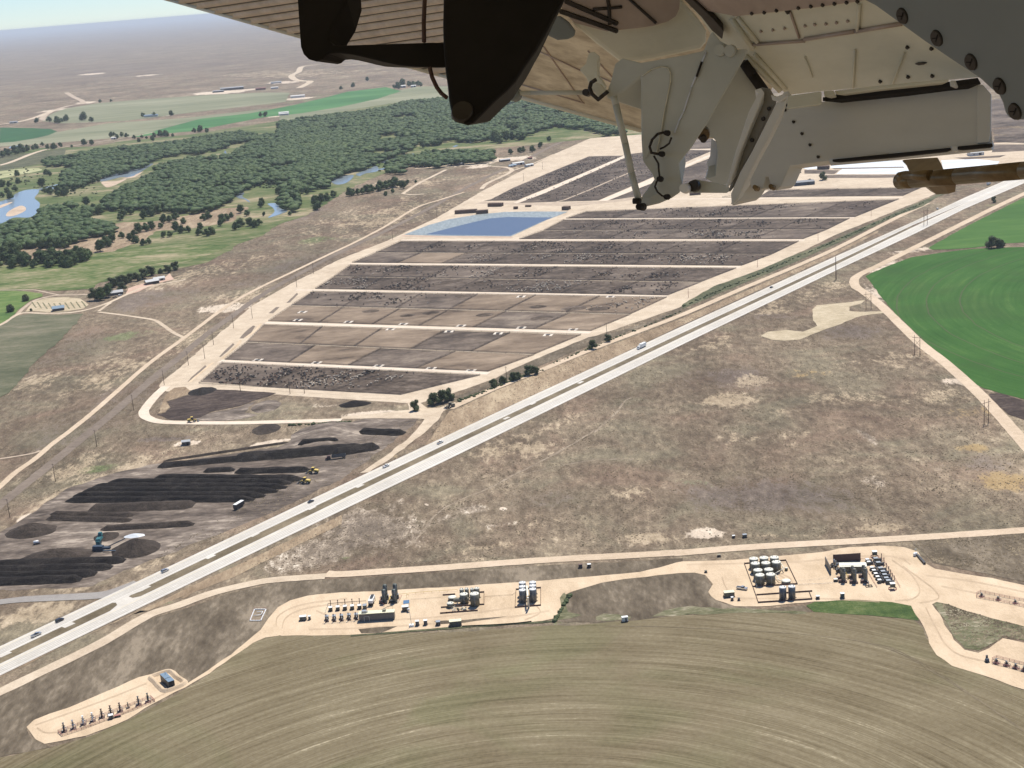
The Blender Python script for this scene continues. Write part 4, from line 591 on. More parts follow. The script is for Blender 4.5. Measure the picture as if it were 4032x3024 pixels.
def build_wood():
    pts = []
    for c, P in WOODS:
        Q = GL(c, P, 12.0); Qa = np.array(Q); x0, y0 = Qa.min(0); x1, y1 = Qa.max(0); s0 = 13.5
        X, Y = np.meshgrid(np.arange(x0, x1, s0), np.arange(y0, y1, s0)); X = X.ravel()+rng.uniform(-6, 6, X.size); Y = Y.ravel()+rng.uniform(-6, 6, Y.size)
        dens = np.array([mnoise.noise(Vector((x/95, y/95, 2)))+.45*mnoise.noise(Vector((x/32, y/32, 6))) for x, y in zip(X, Y)]) if X.size < 60000 else np.zeros(X.size)
        keep = in_poly(Q, X, Y) & (dens > -.38); pts += list(zip(X[keep], Y[keep]))
    pts = np.array(pts); d = np.hypot(pts[:, 0], pts[:, 1]); o = np.argsort(d); pts = pts[o]; near, far = pts[:75], pts[75:]
    if len(far) > 9500: far = far[np.concatenate([np.arange(3500), 3500+np.sort(rng.choice(len(far)-3500, 6000, replace=False))])]
    for x, y in near: tree(random.choice([0, 1, 2]), float(x), float(y), random.uniform(.95, 1.25), 'cottonwood on the near edge of the long riverside wood', 'cottonwoods at the near edge of the wood')
    temps = []
    for t in range(6):
        r = random.Random(90+t); bm = bmesh.new(); bmesh.ops.create_icosphere(bm, subdivisions=2, radius=1.0)
        for v in bm.verts:
            n_ = mnoise.noise(v.co*1.4+Vector((t*3, 0, 0)))*.42+mnoise.noise(v.co*3.5+Vector((0, t*5, 0)))*.28; v.co *= 1+n_; v.co.z = v.co.z*.82 if v.co.z > 0 else v.co.z*.7
        V = [tuple(v.co) for v in bm.verts]; Fc = [tuple(v.index for v in f.verts) for f in bm.faces]; bm.free()
        for i in range(46):
            v = Vector((r.gauss(0, 1), r.gauss(0, 1), r.gauss(.3, .8))).normalized(); p = v*r.uniform(.9, 1.18); p.z *= .82; u = (v+Vector((r.uniform(-.8, .8), r.uniform(-.8, .8), r.uniform(-.5, .5)))).normalized(); a = u.orthogonal().normalized()*r.uniform(.1, .22); b = u.cross(a.normalized())*r.uniform(.1, .2); k = len(V)
            V += [tuple(p-a), tuple(p+b), tuple(p+a)]; Fc.append((k, k+1, k+2))
        temps.append((np.array(V), np.array(Fc)))
    VV = []; FF = []; off = 0
    for i, (x, y) in enumerate(far):
        V, F_ = temps[int(rng.integers(6))]; a = rng.uniform(0, 6.28); c, s = math.cos(a), math.sin(a); R = rng.uniform(5.5, 10.5); h = rng.uniform(9, 16)*.55
        VV.append(np.stack([x+R*(V[:, 0]*c-V[:, 1]*s), y+R*(V[:, 0]*s+V[:, 1]*c), h*.62+2.0+h*.85*V[:, 2]], 1)); FF.append(F_+off); off += len(V)
    V = np.concatenate(VV).astype(np.float32); F_ = np.concatenate(FF).astype(np.int32); me = bpy.data.meshes.new('riverside_wood')
    me.vertices.add(len(V)); me.vertices.foreach_set('co', V.ravel()); me.loops.add(F_.size); me.loops.foreach_set('vertex_index', F_.ravel()); me.polygons.add(len(F_))
    me.polygons.foreach_set('loop_start', np.arange(0, F_.size, 3, dtype=np.int32)); me.polygons.foreach_set('loop_total', np.full(len(F_), 3, np.int32)); me.update(calc_edges=True); me.materials.append(M['wood_stuff'])
    ob = bpy.data.objects.new('riverside_wood', me); COL.objects.link(ob); tag(ob, 'long dense dark green wood along the far bank of the river', 'wood', None, 'stuff')
build_wood()
# low scrub bushes on the flats and in the ditch
def build_scrub():
    mb = MB(); r = random.Random(5)
    for c, x0, y0, x1, y1, w, n in [('G',0,672,1560,0,8,260),('F',760,1290,2212,700,6,120),('A',1500,1180,1950,1230,40,60),('A',0,1100,640,1280,90,120),('B',300,1100,1300,1000,60,120),('F',740,1290,1300,1080,10,60),('W',1380,1235,1480,1060,6,50),('Z',1500,900,2150,870,8,60)]:
        for i in range(n):
            t = r.random(); g = G(c, x0+(x1-x0)*t+r.gauss(0, w*.5), y0+(y1-y0)*t+r.gauss(0, w*.35)); s = r.uniform(.5, 1.5)*(1.8 if g[1] > 1900 else 1)
            if c in 'ABZ': s *= 1.1
            mb.lathe_xyz((g[0], g[1], s*.4), (s*r.uniform(.8, 1.3), s, s*.7), 5, 3)
    o = mb.build('scrub', 'leaf2'); tag(o, 'scattered low green scrub in the ditches and on the river flat', 'scrub', None, 'stuff')
build_scrub()
def build_tufts():
    polys = [('V', [(330,1205),(700,990),(1060,820),(1400,680),(1760,545),(1830,590),(1860,650),(2212,960),(2212,1135),(1900,1155),(1500,1185),(1100,1215),(760,1230),(620,1240)], 26000), ('V', [(0,1060),(380,735),(640,560),(720,550),(440,750),(350,835),(310,880),(340,920),(800,905),(500,960),(260,1010),(0,1120)], 9000), ('V', [(0,700),(200,680),(380,720),(200,880),(0,1030)], 4500), ('V', [(250,690),(400,715),(700,540),(850,470),(1000,400),(760,420),(520,520),(400,600)], 5000), ('U', [(1480,705),(2212,660),(2212,960),(1640,850)], 2500), ('U', [(1680,1110),(2212,1200),(2212,1340),(1920,1410),(1760,1320)], 1800)]
    r5 = np.array([(math.cos(a), math.sin(a)) for a in np.arange(5)*2*math.pi/5]); VV = []; FF = []; off = 0
    for c, P, n in polys:
        Q = np.array(GL(c, P)); lo = Q.min(0); hi = Q.max(0); k = 0; X = rng.uniform(lo[0], hi[0], n*4); Y = rng.uniform(lo[1], hi[1], n*4); kp = in_poly(Q, X, Y); X, Y = X[kp], Y[kp]
        ok = np.ones(len(X), bool)
        for Hq in HARD:
            a, b = Hq.min(0), Hq.max(0); bb = np.where((X > a[0]) & (X < b[0]) & (Y > a[1]) & (Y < b[1]))[0]
            if len(bb): ok[bb[in_poly(Hq, X[bb], Y[bb])]] = False
        X, Y = X[ok], Y[ok]
        d = np.array([mnoise.noise(Vector((x/38, y/22, 4)))+.5*mnoise.noise(Vector((x/9, y/7, 9))) for x, y in zip(X, Y)]); o = np.argsort(-(d+rng.uniform(-.5, .5, len(d))))[:n]; X, Y = X[o], Y[o]
        R = rng.uniform(.2, .45, len(X))*rng.choice([1, 1, 1.6], len(X)); Hh = R*rng.uniform(.45, .9, len(X)); A = rng.uniform(0, 6.28, len(X)); m_ = len(X)
        V = np.zeros((m_, 6, 3)); ca, sa = np.cos(A)[:, None], np.sin(A)[:, None]; V[:, :5, 0] = X[:, None]+R[:, None]*(r5[:, 0]*ca-r5[:, 1]*sa); V[:, :5, 1] = Y[:, None]+R[:, None]*(r5[:, 0]*sa+r5[:, 1]*ca); V[:, :5, 2] = .1; V[:, 5, 0] = X; V[:, 5, 1] = Y; V[:, 5, 2] = .1+Hh
        F_ = (np.arange(m_)*6)[:, None, None]+np.array([[0, 1, 5], [1, 2, 5], [2, 3, 5], [3, 4, 5], [4, 0, 5]]); VV.append(V.reshape(-1, 3)); FF.append(F_.reshape(-1, 3)+off); off += m_*6
    V = np.concatenate(VV).astype(np.float32); F_ = np.concatenate(FF).astype(np.int32); me = bpy.data.meshes.new('brush_tufts'); me.vertices.add(len(V)); me.vertices.foreach_set('co', V.ravel()); me.loops.add(F_.size); me.loops.foreach_set('vertex_index', F_.ravel()); me.polygons.add(len(F_))
    me.polygons.foreach_set('loop_start', np.arange(0, F_.size, 3, dtype=np.int32)); me.polygons.foreach_set('loop_total', np.full(len(F_), 3, np.int32)); me.update(calc_edges=True)
    M['tuft'] = soil('dry_brush', [(.1, (.075, .06, .038)), (.5, (.13, .103, .07)), (.8, (.26, .21, .14))], ((14, .6), (2, .6)), bump=0); me.materials.append(M['tuft']); ob = bpy.data.objects.new('brush_tufts', me); COL.objects.link(ob); tag(ob, 'low dry brush tufts dotted over the brown rangeland', 'brush', None, 'stuff')
build_tufts()
# ------------------------------------------------------------------ feedlot fences, bunks, cattle
def fence(p, q, label, group, h=1.5, mat='fence', post=7.0, name='pen_fence', rails=3):
    L = math.hypot(q[0]-p[0], q[1]-p[1]); a = math.atan2(q[1]-p[1], q[0]-p[0]); t = thing(name, label, 'fence', (p[0], p[1], 0), a, group); mb = MB(); n = max(2, int(L/post))
    for i in range(n+1): mb.box((L*i/n, 0, h/2+.05), (.16, .16, h+.1))
    mb.build('post', mat, t); r = MB()
    for k in range(rails): z = h*(k+1)/rails-.08; r.box((L/2, 0, z), (L, .09, .13))
    r.build('rail', mat, t); return t
RN = ['front row nearest the loop road', 'second row from the front', 'third row from the front', 'fourth row from the front', 'fifth row from the front', 'sixth row from the front', 'seventh row', 'eighth row', 'ninth row beside the lagoon corner', 'tenth row', 'eleventh row', 'twelfth row', 'short back row']
for p, q, k, i in FENCES:
    w = 'left end of' if i == 0 else ('right end of' if i == 99 else 'dividing two pens in')
    fence(p, q, 'dark pipe fence %s the %s' % (w, RN[k]), 'fences of the %s' % RN[k], 1.6)
for k, (bl, br, tl, tr, n, _) in enumerate(rowinfo):
    fence(bl, br, 'long fence along the near side of the %s' % RN[k], 'long row fences', 1.3, 'fence', 14); fence(tl, tr, 'long fence along the far side of the %s' % RN[k], 'long row fences', 1.3, 'fence', 14)
# water troughs on pale aprons in the dry rows
trp = None
for c, x, y in [('F',320,818),('F',700,832),('F',1018,845),('F',1340,856),('F',240,1058),('F',580,1074),('F',838,1088),('F',45,772),('F',400,786),('F',775,797),('F',1165,810),('F',1500,822),('F',1165,607),('F',1745,607),('E',1930,430),('E',1960,378),('E',1670,690),('E',2050,708)]:
    g = G(c, x, y)
    if trp is None:
        trp = thing('water_trough', '', 'trough'); MB().box((-3, 0, .12), (2.6, 9, .25)).box((3, 0, .12), (2.6, 9, .25)).build('apron', 'bunk', trp)
        mb = MB(); [mb.box((0, s*.7, .45), (4.4, .12, .6)) for s in (-1, 1)]; [mb.box((s*2.2, 0, .45), (.12, 1.5, .6)) for s in (-1, 1)]; mb.build('tank', 'galv', trp)
    put(trp, used, (g[0], g[1], .14), HANG-1.2, 'pale twin-apron water trough at the fence of a dry tan pen', 'water troughs of the dry pens')
def cow_mb():
    mb = MB(); mb.lathe([(.12, -.95), (.36, -.8), (.42, -.3), (.45, .2), (.38, .7), (.2, .95)], (0, 0, 1.0), 8, 'x'); mb.lathe([(.24, .75), (.2, 1.1), (.17, 1.3)], (0, 0, 1.12), 6, 'x'); mb.lathe([(.17, 1.25), (.18, 1.45), (.1, 1.78)], (0, 0, 1.12), 6, 'x')
    for x in (-.62, .62):
        for y in (-.24, .24): mb.cyl((x, y, .72), (x, y, 0), .11, .06, 5)
    mb.cyl((-.92, 0, 1.1), (-1.02, 0, .5), .04, .02, 4); return mb
COWS = {k: cow_mb().mesh('cow', k) for k in ('cow_black', 'cow_cream', 'cow_red')}
def build_cattle():
    herd = {k: [] for k in COWS}; count = 0; r = random.Random(11)
    cl = {0: [(.02, .62, 430, .06), (.5, .78, 130, .75)], 4: [(.0, .25, 120, .1), (.28, .42, 60, .25), (.85, .99, 90, .85)], 5: [(.0, .16, 150, .6), (.2, .5, 160, .1), (.52, .72, 160, .8), (.72, 1, 120, .1)], 6: [(.02, .98, 420, .15), (.3, .5, 90, .8)], 7: [(.3, .6, 170, .7), (.6, 1, 260, .25), (.75, .95, 100, .9)], 8: [(.05, .98, 420, .12)], 9: [(.05, .95, 260, .2), (.6, .8, 80, .7)], 10: [(.05, .98, 300, .12)], 11: [(.1, .95, 260, .12)]}
    for bl, br, tl, tr, n, k in rowinfo:
        for a, b, num, cream in cl.get(k, []):
            num = int(num*.72) if k else num; cs = [(r.uniform(a, b), r.uniform(.12, .88)) for _ in range(max(2, num//18))]
            for i in range(num):
                c = r.choice(cs); s = min(.985, max(.012, c[0]+r.gauss(0, .012))); t = min(.93, max(.06, c[1]+r.gauss(0, .16)))
                if r.random() < .18: s = r.uniform(a, b); t = r.uniform(.08, .92)
                p = (bl*(1-s)+br*s)*(1-t)+(tl*(1-s)+tr*s)*t; m_ = 'cow_cream' if r.random() < cream else ('cow_red' if r.random() < .12 else 'cow_black'); ang = r.uniform(0, 6.28)
                if k == 0 and count < 290:
                    o = bpy.data.objects.new('cow', COWS[m_]); COL.objects.link(o); o.location = (p[0], p[1], .15); o.rotation_euler = (0, 0, ang); count += 1; cn = {'cow_black': 'black', 'cow_cream': 'cream coloured', 'cow_red': 'dark reddish brown'}[m_]
                    tag(o, '%s cow standing in the front row of pens nearest the loop road' % cn, 'cow', '%s cattle in the front row of pens' % cn)
                else: herd[m_].append((p[0], p[1], ang))
    for c, P, num in [('M', [(430,585),(1640,70),(2050,60),(760,585)], 520), ('C', [(100,1300),(790,1010),(1300,985),(560,1290)], 420)]:
        Q = GL(c, P)
        for i in range(num):
            s, t = r.random(), r.random(); p = (np.array(Q[0])*(1-s)+np.array(Q[1])*s)*(1-t)+(np.array(Q[3])*(1-s)+np.array(Q[2])*s)*t; herd['cow_black' if r.random() < .75 else 'cow_cream'].append((p[0], p[1], r.uniform(0, 6.28)))
    for m_, L in herd.items():
        if not L: continue
        src = COWS[m_]; V = np.array([v.co[:] for v in src.vertices]); F_ = [tuple(p.vertices) for p in src.polygons]; mb = MB(); 
        for x, y, a in L:
            c, s = math.cos(a), math.sin(a); n = len(mb.v); mb.v += [(x+v[0]*c-v[1]*s, y+v[0]*s+v[1]*c, v[2]+.15) for v in V]; mb.f += [tuple(i+n for i in f) for f in F_]; mb.sm += [False]*len(F_)
        o = mb.build('cattle_herd', m_); tag(o, {'cow_black': 'black cattle massed in the pens behind the front row', 'cow_cream': 'cream cattle bunched in the pens behind the front row', 'cow_red': 'brown cattle mixed through the pens behind the front row'}[m_], 'cattle', None, 'stuff')
build_cattle()
# ------------------------------------------------------------------ compost windrows and heaps
def windrow(c, a, b, w, h, mat, label, name='compost_windrow', group='compost windrows', taper=.06, sag=0):
    A = np.array(G(c, *a)); B = np.array(G(c, *b)); d = B-A; L = np.linalg.norm(d); d /= L; n = np.array([-d[1], d[0]]); ns = max(8, int(L/4)); prof = [(-1, 0), (-.72, .34), (-.38, .78), (-.1, 1), (.16, .97), (.42, .74), (.74, .32), (1, 0)]; vs = []; fs = []
    for i in range(ns+1):
        t = i/ns; e = min(1, t/taper, (1-t)/taper); e = max(.02, e)**.6; p = A+d*L*t+n*sag*math.sin(math.pi*t)
        for u, z in prof:
            q = 1.15+.16*mnoise.noise(Vector((t*L/7, u*2, a[1]*.1)))+.1*mnoise.noise(Vector((t*L/2.2, u*5, 3))); x = p+n*u*w/2*q*(.5+.5*e); vs.append((x[0]-A[0], x[1]-A[1], max(0, z*h*1.15*e*q)+.02))
    m_ = len(prof)
    for i in range(ns):
        for j in range(m_-1): fs.append((i*m_+j, (i+1)*m_+j, (i+1)*m_+j+1, i*m_+j+1))
    mb = MB().add(vs, fs); o = mb.build(name, mat, None, (A[0], A[1], .06)); return tag(o, label, 'windrow' if 'windrow' in name else 'heap', group)
WR = [('Z',(60,1350),(1000,1265),9,2.2,'compost','tapering black windrow end at the left of the long top windrow'),('Z',(880,1270),(2330,1150),15,3.4,'compost','long thick black windrow topmost in the compost yard'),('Z',(560,1400),(900,1385),7,1.8,'compost','short black windrow by the pale gap'),('Z',(900,1410),(1720,1390),8,2.3,'compost','black windrow ending at the upper yellow loader'),
 ('L',(1000,632),(1960,640),9,2.5,'compost','black windrow ending at the lower yellow loader'),('L',(700,660),(1890,664),8,2.4,'compost','black windrow just below the one with the loader'),('L',(600,688),(1860,692),8,2.4,'compost','black windrow third above the box trailer'),('L',(540,715),(1800,718),8,2.4,'compost','black windrow second above the box trailer'),('L',(480,744),(1720,747),8,2.4,'compost','black windrow right above the box trailer'),('L',(430,778),(1650,772),8,2.4,'compost','black windrow running behind the box trailer'),
 ('L',(585,828),(1260,805),14,2.4,'compost_brown','broad brown windrow in the middle of the yard'),('L',(330,862),(870,872),7,1.5,'compost_brown','upper of two thin brown windrows left of centre'),('L',(305,893),(850,906),7,1.7,'compost_brown','lower of two thin brown windrows left of centre'),('L',(655,962),(1260,930),7,1.9,'compost_brown','slightly slanting brown windrow above the white heap'),
 ('L',(-120,1197),(812,1166),10,2.3,'compost','uppermost of the four windrows at the lower left'),('L',(-120,1232),(728,1210),9,2.3,'compost','second of the four windrows at the lower left'),('L',(-120,1272),(625,1252),9,2.3,'compost','third of the four windrows at the lower left'),('L',(-120,1312),(530,1288),9,2.4,'compost','lowest of the four windrows at the lower left'),
 ('F',(115,1482),(412,1494),11,2.4,'compost','short black windrow apart near the yard apron'),('F',(-60,1625),(245,1580),13,3.0,'compost','thick black windrow right end near the parked semi-trailer'),('L',(1930,415),(2212,400),9,3.2,'compost','black cut face under the big brown heap'),('Z',(120,1290),(1480,1085),4,.9,'compost_brown','low brown berm along the top of the yard')]
for c, a, b, w, h, m_, lab in WR: windrow(c, a, b, w, h, m_, lab)
def heap(c, x, y, rx, ry, h, mat, label, rz=0, name='compost_heap', flat=.25):
    g = G(c, x, y); vs = [(0, 0, h)]; fs = []; n = 28; R = 7
    for j in range(1, R+1):
        t = j/R; z = h*(1 if t < flat*.5 else max(0, 1-((t-flat*.5)/(1-flat*.5))**1.15))
        for i in range(n):
            a = 2*math.pi*i/n; q = 1+.13*mnoise.noise(Vector((2*math.cos(a), 2*math.sin(a), x*.1)))+.06*mnoise.noise(Vector((6*math.cos(a), 6*math.sin(a), t*4+y))); vs.append((rx*t*q*math.cos(a), ry*t*q*math.sin(a), z*(1+.12*mnoise.noise(Vector((a*3, t*6, x)))) if j < R else 0))
    for i in range(n):
        fs.append((0, 1+i, 1+(i+1) % n))
        for j in range(R-1): a0 = 1+j*n+i; b0 = 1+j*n+(i+1) % n; fs.append((a0, a0+n, b0+n, b0))
    o = MB().add(vs, fs).build(name, mat, None, (g[0], g[1], .06), rz); return tag(o, label, 'heap', 'heaps in the yard')
heap('L',203,975,16.5,13,5.2,'compost_brown','dark conical compost heap at the far left of the yard'); heap('L',375,1135,24,11,4.5,'compost_brown','wide flat dark heap left of the teal screening plant'); heap('L',880,1090,15,15,6.2,'compost_brown','tall dark heap under the conveyor of the screening plant'); heap('L',830,1110,9,9,3.6,'compost','smaller heap in front of the tall heap by the conveyor')
heap('L',690,1010,8,8,2.5,'compost_brown','small brown heap behind the screening plant'); heap('F',85,1305,13,8,3.2,'compost','dark heap on the pale yard apron'); heap('Z',540,530,12,14,2.5,'compost','black heap at the top corner of the spread manure'); heap('Z',1240,940,11,14,2.0,'compost_brown','brown mound on the dry grass right of the loop road')
heap('Z',1900,1010,27,38,5.0,'yard','large grey-brown mound above the thick windrow'); heap('Z',1770,955,5,6,1.6,'rail','grey boulder heap beside the loop road'); heap('L',872,1005,6.5,3.5,1.5,'tarp','small white heap of bulk material in the yard'); heap('Z',1240,690,12,18,1.8,'yard','dark mound in the pale ground inside the loop'); heap('X',215,285,10,16,3.0,'compost_brown','brown twin-topped heap by the silage covers')
for c, x, y, s in [('F',190,700,1.6),('F',580,712,1.6),('F',930,725,1.6),('F',1275,672,1.5),('F',1505,683,2.2),('F',1670,685,2.0),('F',1300,745,2),('F',690,512,2.2),('F',900,515,1.8),('F',1590,578,1.6),('F',800,600,1.8),('F',430,728,1.4)]: heap(c, x, y, 6*s, 5*s, 1.5, 'pen_dark', 'low dark manure mound inside a feedlot pen', name='manure_mound')
# hay stacks by the lagoon
def hay(c, a, b, w, h, lab):
    A = np.array(G(c, *a)); B = np.array(G(c, *b)); L = np.linalg.norm(B-A); an = math.atan2(B[1]-A[1], B[0]-A[0]); mb = MB(); n = max(1, int(L/2.5)); rr = random.Random(int(a[0]))
    for i in range(n):
        for j in range(int(w/1.3)):
            for k in range(int(h/1.25)): mb.box((L*(i+.5)/n+rr.uniform(-.08, .08), (j+.5)*1.3+rr.uniform(-.06, .06), .62+k*1.25), (L/n-.08, 1.24, 1.2), 0)
    o = mb.build('hay_stack', 'hay', None, (A[0], A[1], .1), an); tag(o, lab, 'hay stack', 'hay stacks beside the lagoon')
hay('F',(735,72),(880,62),8,5.5,'longest dark brown hay stack beside the lagoon'); hay('F',(874,72),(952,66),8,5.5,'hay stack overlapping the longest one beside the lagoon'); hay('F',(948,24),(1040,22),8,5.5,'hay stack furthest from the lagoon edge'); hay('F',(1115,40),(1142,39),5,4,'smallest hay stack at the lagoon top'); hay('F',(1428,46),(1470,46),10,6,'square hay stack at the right corner of the lagoon'); hay('F',(1190,25),(1225,25),4,2.8,'low reddish stack behind the lagoon'); hay('C',(1182,1268),(1250,1262),7,4,'hay stack under the wing bracket by the wide gravel road'); hay('X',(410,262),(515,258),12,5,'dark stack of feed between two silage covers')
# ------------------------------------------------------------------ power poles
def pole_proto(h, arm, name, mat='wood', r=.2, xarm=2.6):
    t = thing(name, '', 'power pole'); MB().cyl((0, 0, 0), (0, 0, h), r*1.25, r*.75, 8).build('pole', mat, t)
    if arm:
        mb = MB().box((0, .16, h-.7), (xarm, .14, .16))
        if arm > 1: mb.box((0, .16, h-2.2), (xarm, .14, .16))
        c = mb.build('crossarm', mat, t); ins = MB(); [ins.cyl((x, .16, h-.62), (x, .16, h-.25), .09, .06, 6) for x in (-xarm*.45, 0, xarm*.45)]; ins.build('insulator', 'greysteel', c)
    return t
pp = pole_proto(13.5, 1, 'power_pole'); pl = pole_proto(12.5, 0, 'power_pole', 'pinkpipe', .17); ps = pole_proto(24, 0, 'steel_pole', 'rust', .42)
for c, x, y, lab in [('L',65,888,'lowest wooden power pole at the left edge of the view'),('E',360,1475,'wooden pole second from the lower left'),('E',628,1250,'wooden pole beside the bright green weed patch'),('E',867,1012,'wooden pole just left of the loop road bend'),('E',1065,850,'wooden pole at the corner where the loop road leaves the yard road'),('E',1222,722,'wooden pole on the yard road above the corner'),('E',1328,680,'tall wooden pole at the first feed lane'),('E',1385,590,'wooden pole between the first and second feed lanes'),
  ('E',1515,482,'wooden pole below the second feed lane'),('E',1636,418,'tall wooden pole at the second feed lane'),('E',1924,215,'tall wooden pole at the third feed lane'),('E',2032,128,'wooden pole above the third feed lane'),('B',735,1552,'wooden pole with equipment at the lagoon corner'),('Z',960,530,'wooden pole beside the spread manure'),('Z',1657,552,'right wooden pole by the small enclosure at the loop road'),('Z',1500,556,'left wooden pole by the small enclosure at the loop road'),
  ('F',1722,870,'wooden pole beside the lone dark elm'),('F',1073,1160,'wooden pole among the middle roadside elms'),('F',620,100,'wooden pole above the lagoon rim'),('M',830,360,'thin pole on the far stretch of the yard road'),('M',1065,215,'furthest thin pole on the yard road')]:
    g = G(c, x, y); put(pp, used, (g[0], g[1]), HANG+1.5, lab, 'wooden power poles', 1.0)
used2 = {}
for c, x, y, lab in [('G',38,612,'pinkish pole lowest along the feedlot perimeter road'),('G',486,415,'pinkish pole second along the feedlot perimeter road'),('G',878,243,'pinkish pole third along the feedlot perimeter road'),('G',1222,85,'pinkish pole highest along the feedlot perimeter road')]:
    g = G(c, x, y); o = pl if not used2 else copy_tree(pl); used2[1] = 1; o.location = (g[0], g[1], 0); o['label'] = lab; o['group'] = 'pinkish perimeter poles'
g = G('G', 994, 496); ps.location = (g[0], g[1], 0); tag(ps, 'tallest dark steel pole standing alone beside the highway', 'power pole')
hf = None
for c, x1, y1, x2, y2, lab, s in [('G',1190,692,1220,690,'two-legged wooden pylon where the gravel road bends',1),('G',1505,985,1535,988,'two-legged pylon halfway down the gravel road',1),('G',1950,1432,1985,1420,'nearest two-legged pylon beside the gravel road',1),('X',1335,750,1375,742,'two-legged pale pylon far off beside the highway',1.2)]:
    a = G(c, x1, y1); b = G(c, x2, y2); w = 4.6
    if hf is None:
        hf = thing('transmission_pylon', '', 'pylon')
        for s_ in (-1, 1): MB().cyl((s_*w/2, 0, 0), (s_*w/2, 0, 17), .24, .17, 8).build('pole', 'rust', hf)
        MB().box((0, 0, 14.8), (8.6, .2, .28)).build('crossarm', 'rust', hf); MB().path([(-w/2, 0, 8), (w/2, 0, 13)], .1).path([(w/2, 0, 8), (-w/2, 0, 13)], .1).build('brace', 'rust', hf)
    o = hf if 'hf' not in used2 else copy_tree(hf); used2['hf'] = 1; o.location = ((a[0]+b[0])/2, (a[1]+b[1])/2, 0); o.rotation_euler = (0, 0, math.atan2(b[1]-a[1], b[0]-a[0])); o.scale = (s, s, s); o['label'] = lab; o['group'] = 'two-legged pylons'
# ------------------------------------------------------------------ vehicles
def wheels(t, xs, y, r, w=.26):
    for x in xs:
        for s in (-1, 1):
            o = MB().cyl((x, s*y-w/2*s, r), (x, s*y+w/2*s, r), r, r, 12).build('wheel', 'tyre', t); MB().cyl((x, s*y+w*.45*s, r), (x, s*y+w*.56*s, r), r*.55, r*.5, 8).build('rim', 'galv', o)
def prism(side, y, inset=0):
    """a car body side outline (x,z) drawn out across its width"""
    mb = MB(); n = len(side); vs = [(x, -y+inset*(z > 1), z) for x, z in side]+[(x, y-inset*(z > 1), z) for x, z in side]
    return mb.add(vs, [tuple(range(n)), tuple(range(2*n-1, n-1, -1))]+[(i, n+i, n+(i+1) % n, (i+1) % n) for i in range(n)])
def car(c, x, y, body, lab, kind='sedan', rz=None, name='car', z=.26):
    g = G(c, x, y); t = thing(name, lab, {'pickup': 'pickup', 'sedan': 'car', 'suv': 'car'}[kind], (g[0], g[1], z), HANG if rz is None else rz, 'vehicles on the highway' if rz is None else None)
    if kind == 'sedan':
        prism([(-2.35,.35),(2.35,.35),(2.4,.62),(2.3,.85),(1.2,.98),(-1.55,1.0),(-2.3,.95),(-2.4,.6)], .92).build('body', body, t); prism([(1.2,.98),(.55,1.42),(-.85,1.45),(-1.6,1.0)], .8, .06).build('window', 'glass', t); MB().box((-.15, 0, 1.46), (1.35, 1.4, .05)).build('roof', body, t)
    elif kind == 'suv':
        prism([(-2.4,.4),(2.4,.4),(2.45,.7),(2.3,1.0),(1.25,1.1),(-2.3,1.12),(-2.45,.7)], .97).build('body', body, t); prism([(1.25,1.1),(.7,1.68),(-2.1,1.7),(-2.32,1.1)], .86, .05).build('window', 'glass', t); MB().box((-.7, 0, 1.72), (2.7, 1.55, .06)).build('roof', body, t)
    else:
        prism([(-2.9,.5),(2.9,.5),(2.95,.8),(2.8,1.12),(1.55,1.2),(-.35,1.2),(-.35,.75),(-2.75,.75),(-2.9,.7)], .98).build('body', body, t); prism([(1.5,1.2),(1.0,1.78),(-.2,1.8),(-.35,1.2)], .86, .05).build('window', 'glass', t); MB().box((.4, 0, 1.82), (1.25, 1.5, .05)).build('roof', body, t)
        mb = MB(); [mb.box((-1.6, s*.94, .98), (2.4, .1, .45)) for s in (-1, 1)]; mb.box((-2.82, 0, .98), (.1, 1.9, .45)); mb.build('bed', body, t)
    wheels(t, (-1.45, 1.5) if kind != 'pickup' else (-1.8, 1.9), .85, .36); MB().box((2.42 if kind != 'pickup' else 2.94, .62, .72), (.06, .35, .16)).build('headlight', 'white', t); MB().box((2.42 if kind != 'pickup' else 2.94, -.62, .72), (.06, .35, .16)).build('headlight', 'white', t)
    return t
for o in ():
    pass
R180 = HANG+math.pi
car('H',236,805,'silver','silver and dark pickup nearest the lower left on the highway','pickup'); car('H',388,710,'darkcar','black car following the silver pickup on the highway','suv'); car('H',1070,389,'silver','silver car alone on the highway below the compost yard','suv'); car('L',2015,788,'darkcar','black car on the highway right of the white box trailer','sedan')
t = car('W',290,230,'white','white pickup with a red tail on the highway near the thick windrow','pickup'); MB().box((-2.6, 0, .9), (.5, 1.7, .4)).build('tailgate', 'red', t); t = car('W',641,77,'white','white pickup carrying a dark load on the highway','pickup'); MB().box((-1.6, 0, 1.05), (2.0, 1.6, .5)).build('load', 'rust', t)
car('G',575,550,'darkcar','small dark car on the highway level with the pens','sedan'); car('G',1652,40,'white','white car far off on the widened highway','suv')
t0 = HANG; car('J',490,490,'silver','white-roofed silver pickup parked beside the tank battery','pickup', -.55, 'pickup', .22); 
def semi(c, x, y, lab, rz, L=11, cabm='white', boxm='white', h=3.9, z=.26, name='box_truck', cat='truck'):
    g = G(c, x, y); t = thing(name, lab, cat, (g[0], g[1], z), rz); MB().box((-L*.16, 0, 1.0+(h-1)/2), (L*.68, 2.5, h-1)).build('box', boxm, t)
    prism([(L*.26,.6),(L*.5,.6),(L*.5,1.5),(L*.44,1.75),(L*.38,2.7),(L*.26,2.8)], 1.15).build('cab', cabm, t); MB().box((L*.44, 0, 2.1), (.08, 1.9, .8), 0, 1, None).build('window', 'glass', t); MB().box((-L*.1, 0, .8), (L*.9, .9, .25)).build('chassis', 'black', t); wheels(t, (-L*.38, -L*.28, L*.36), 1.1, .5, .3); return t
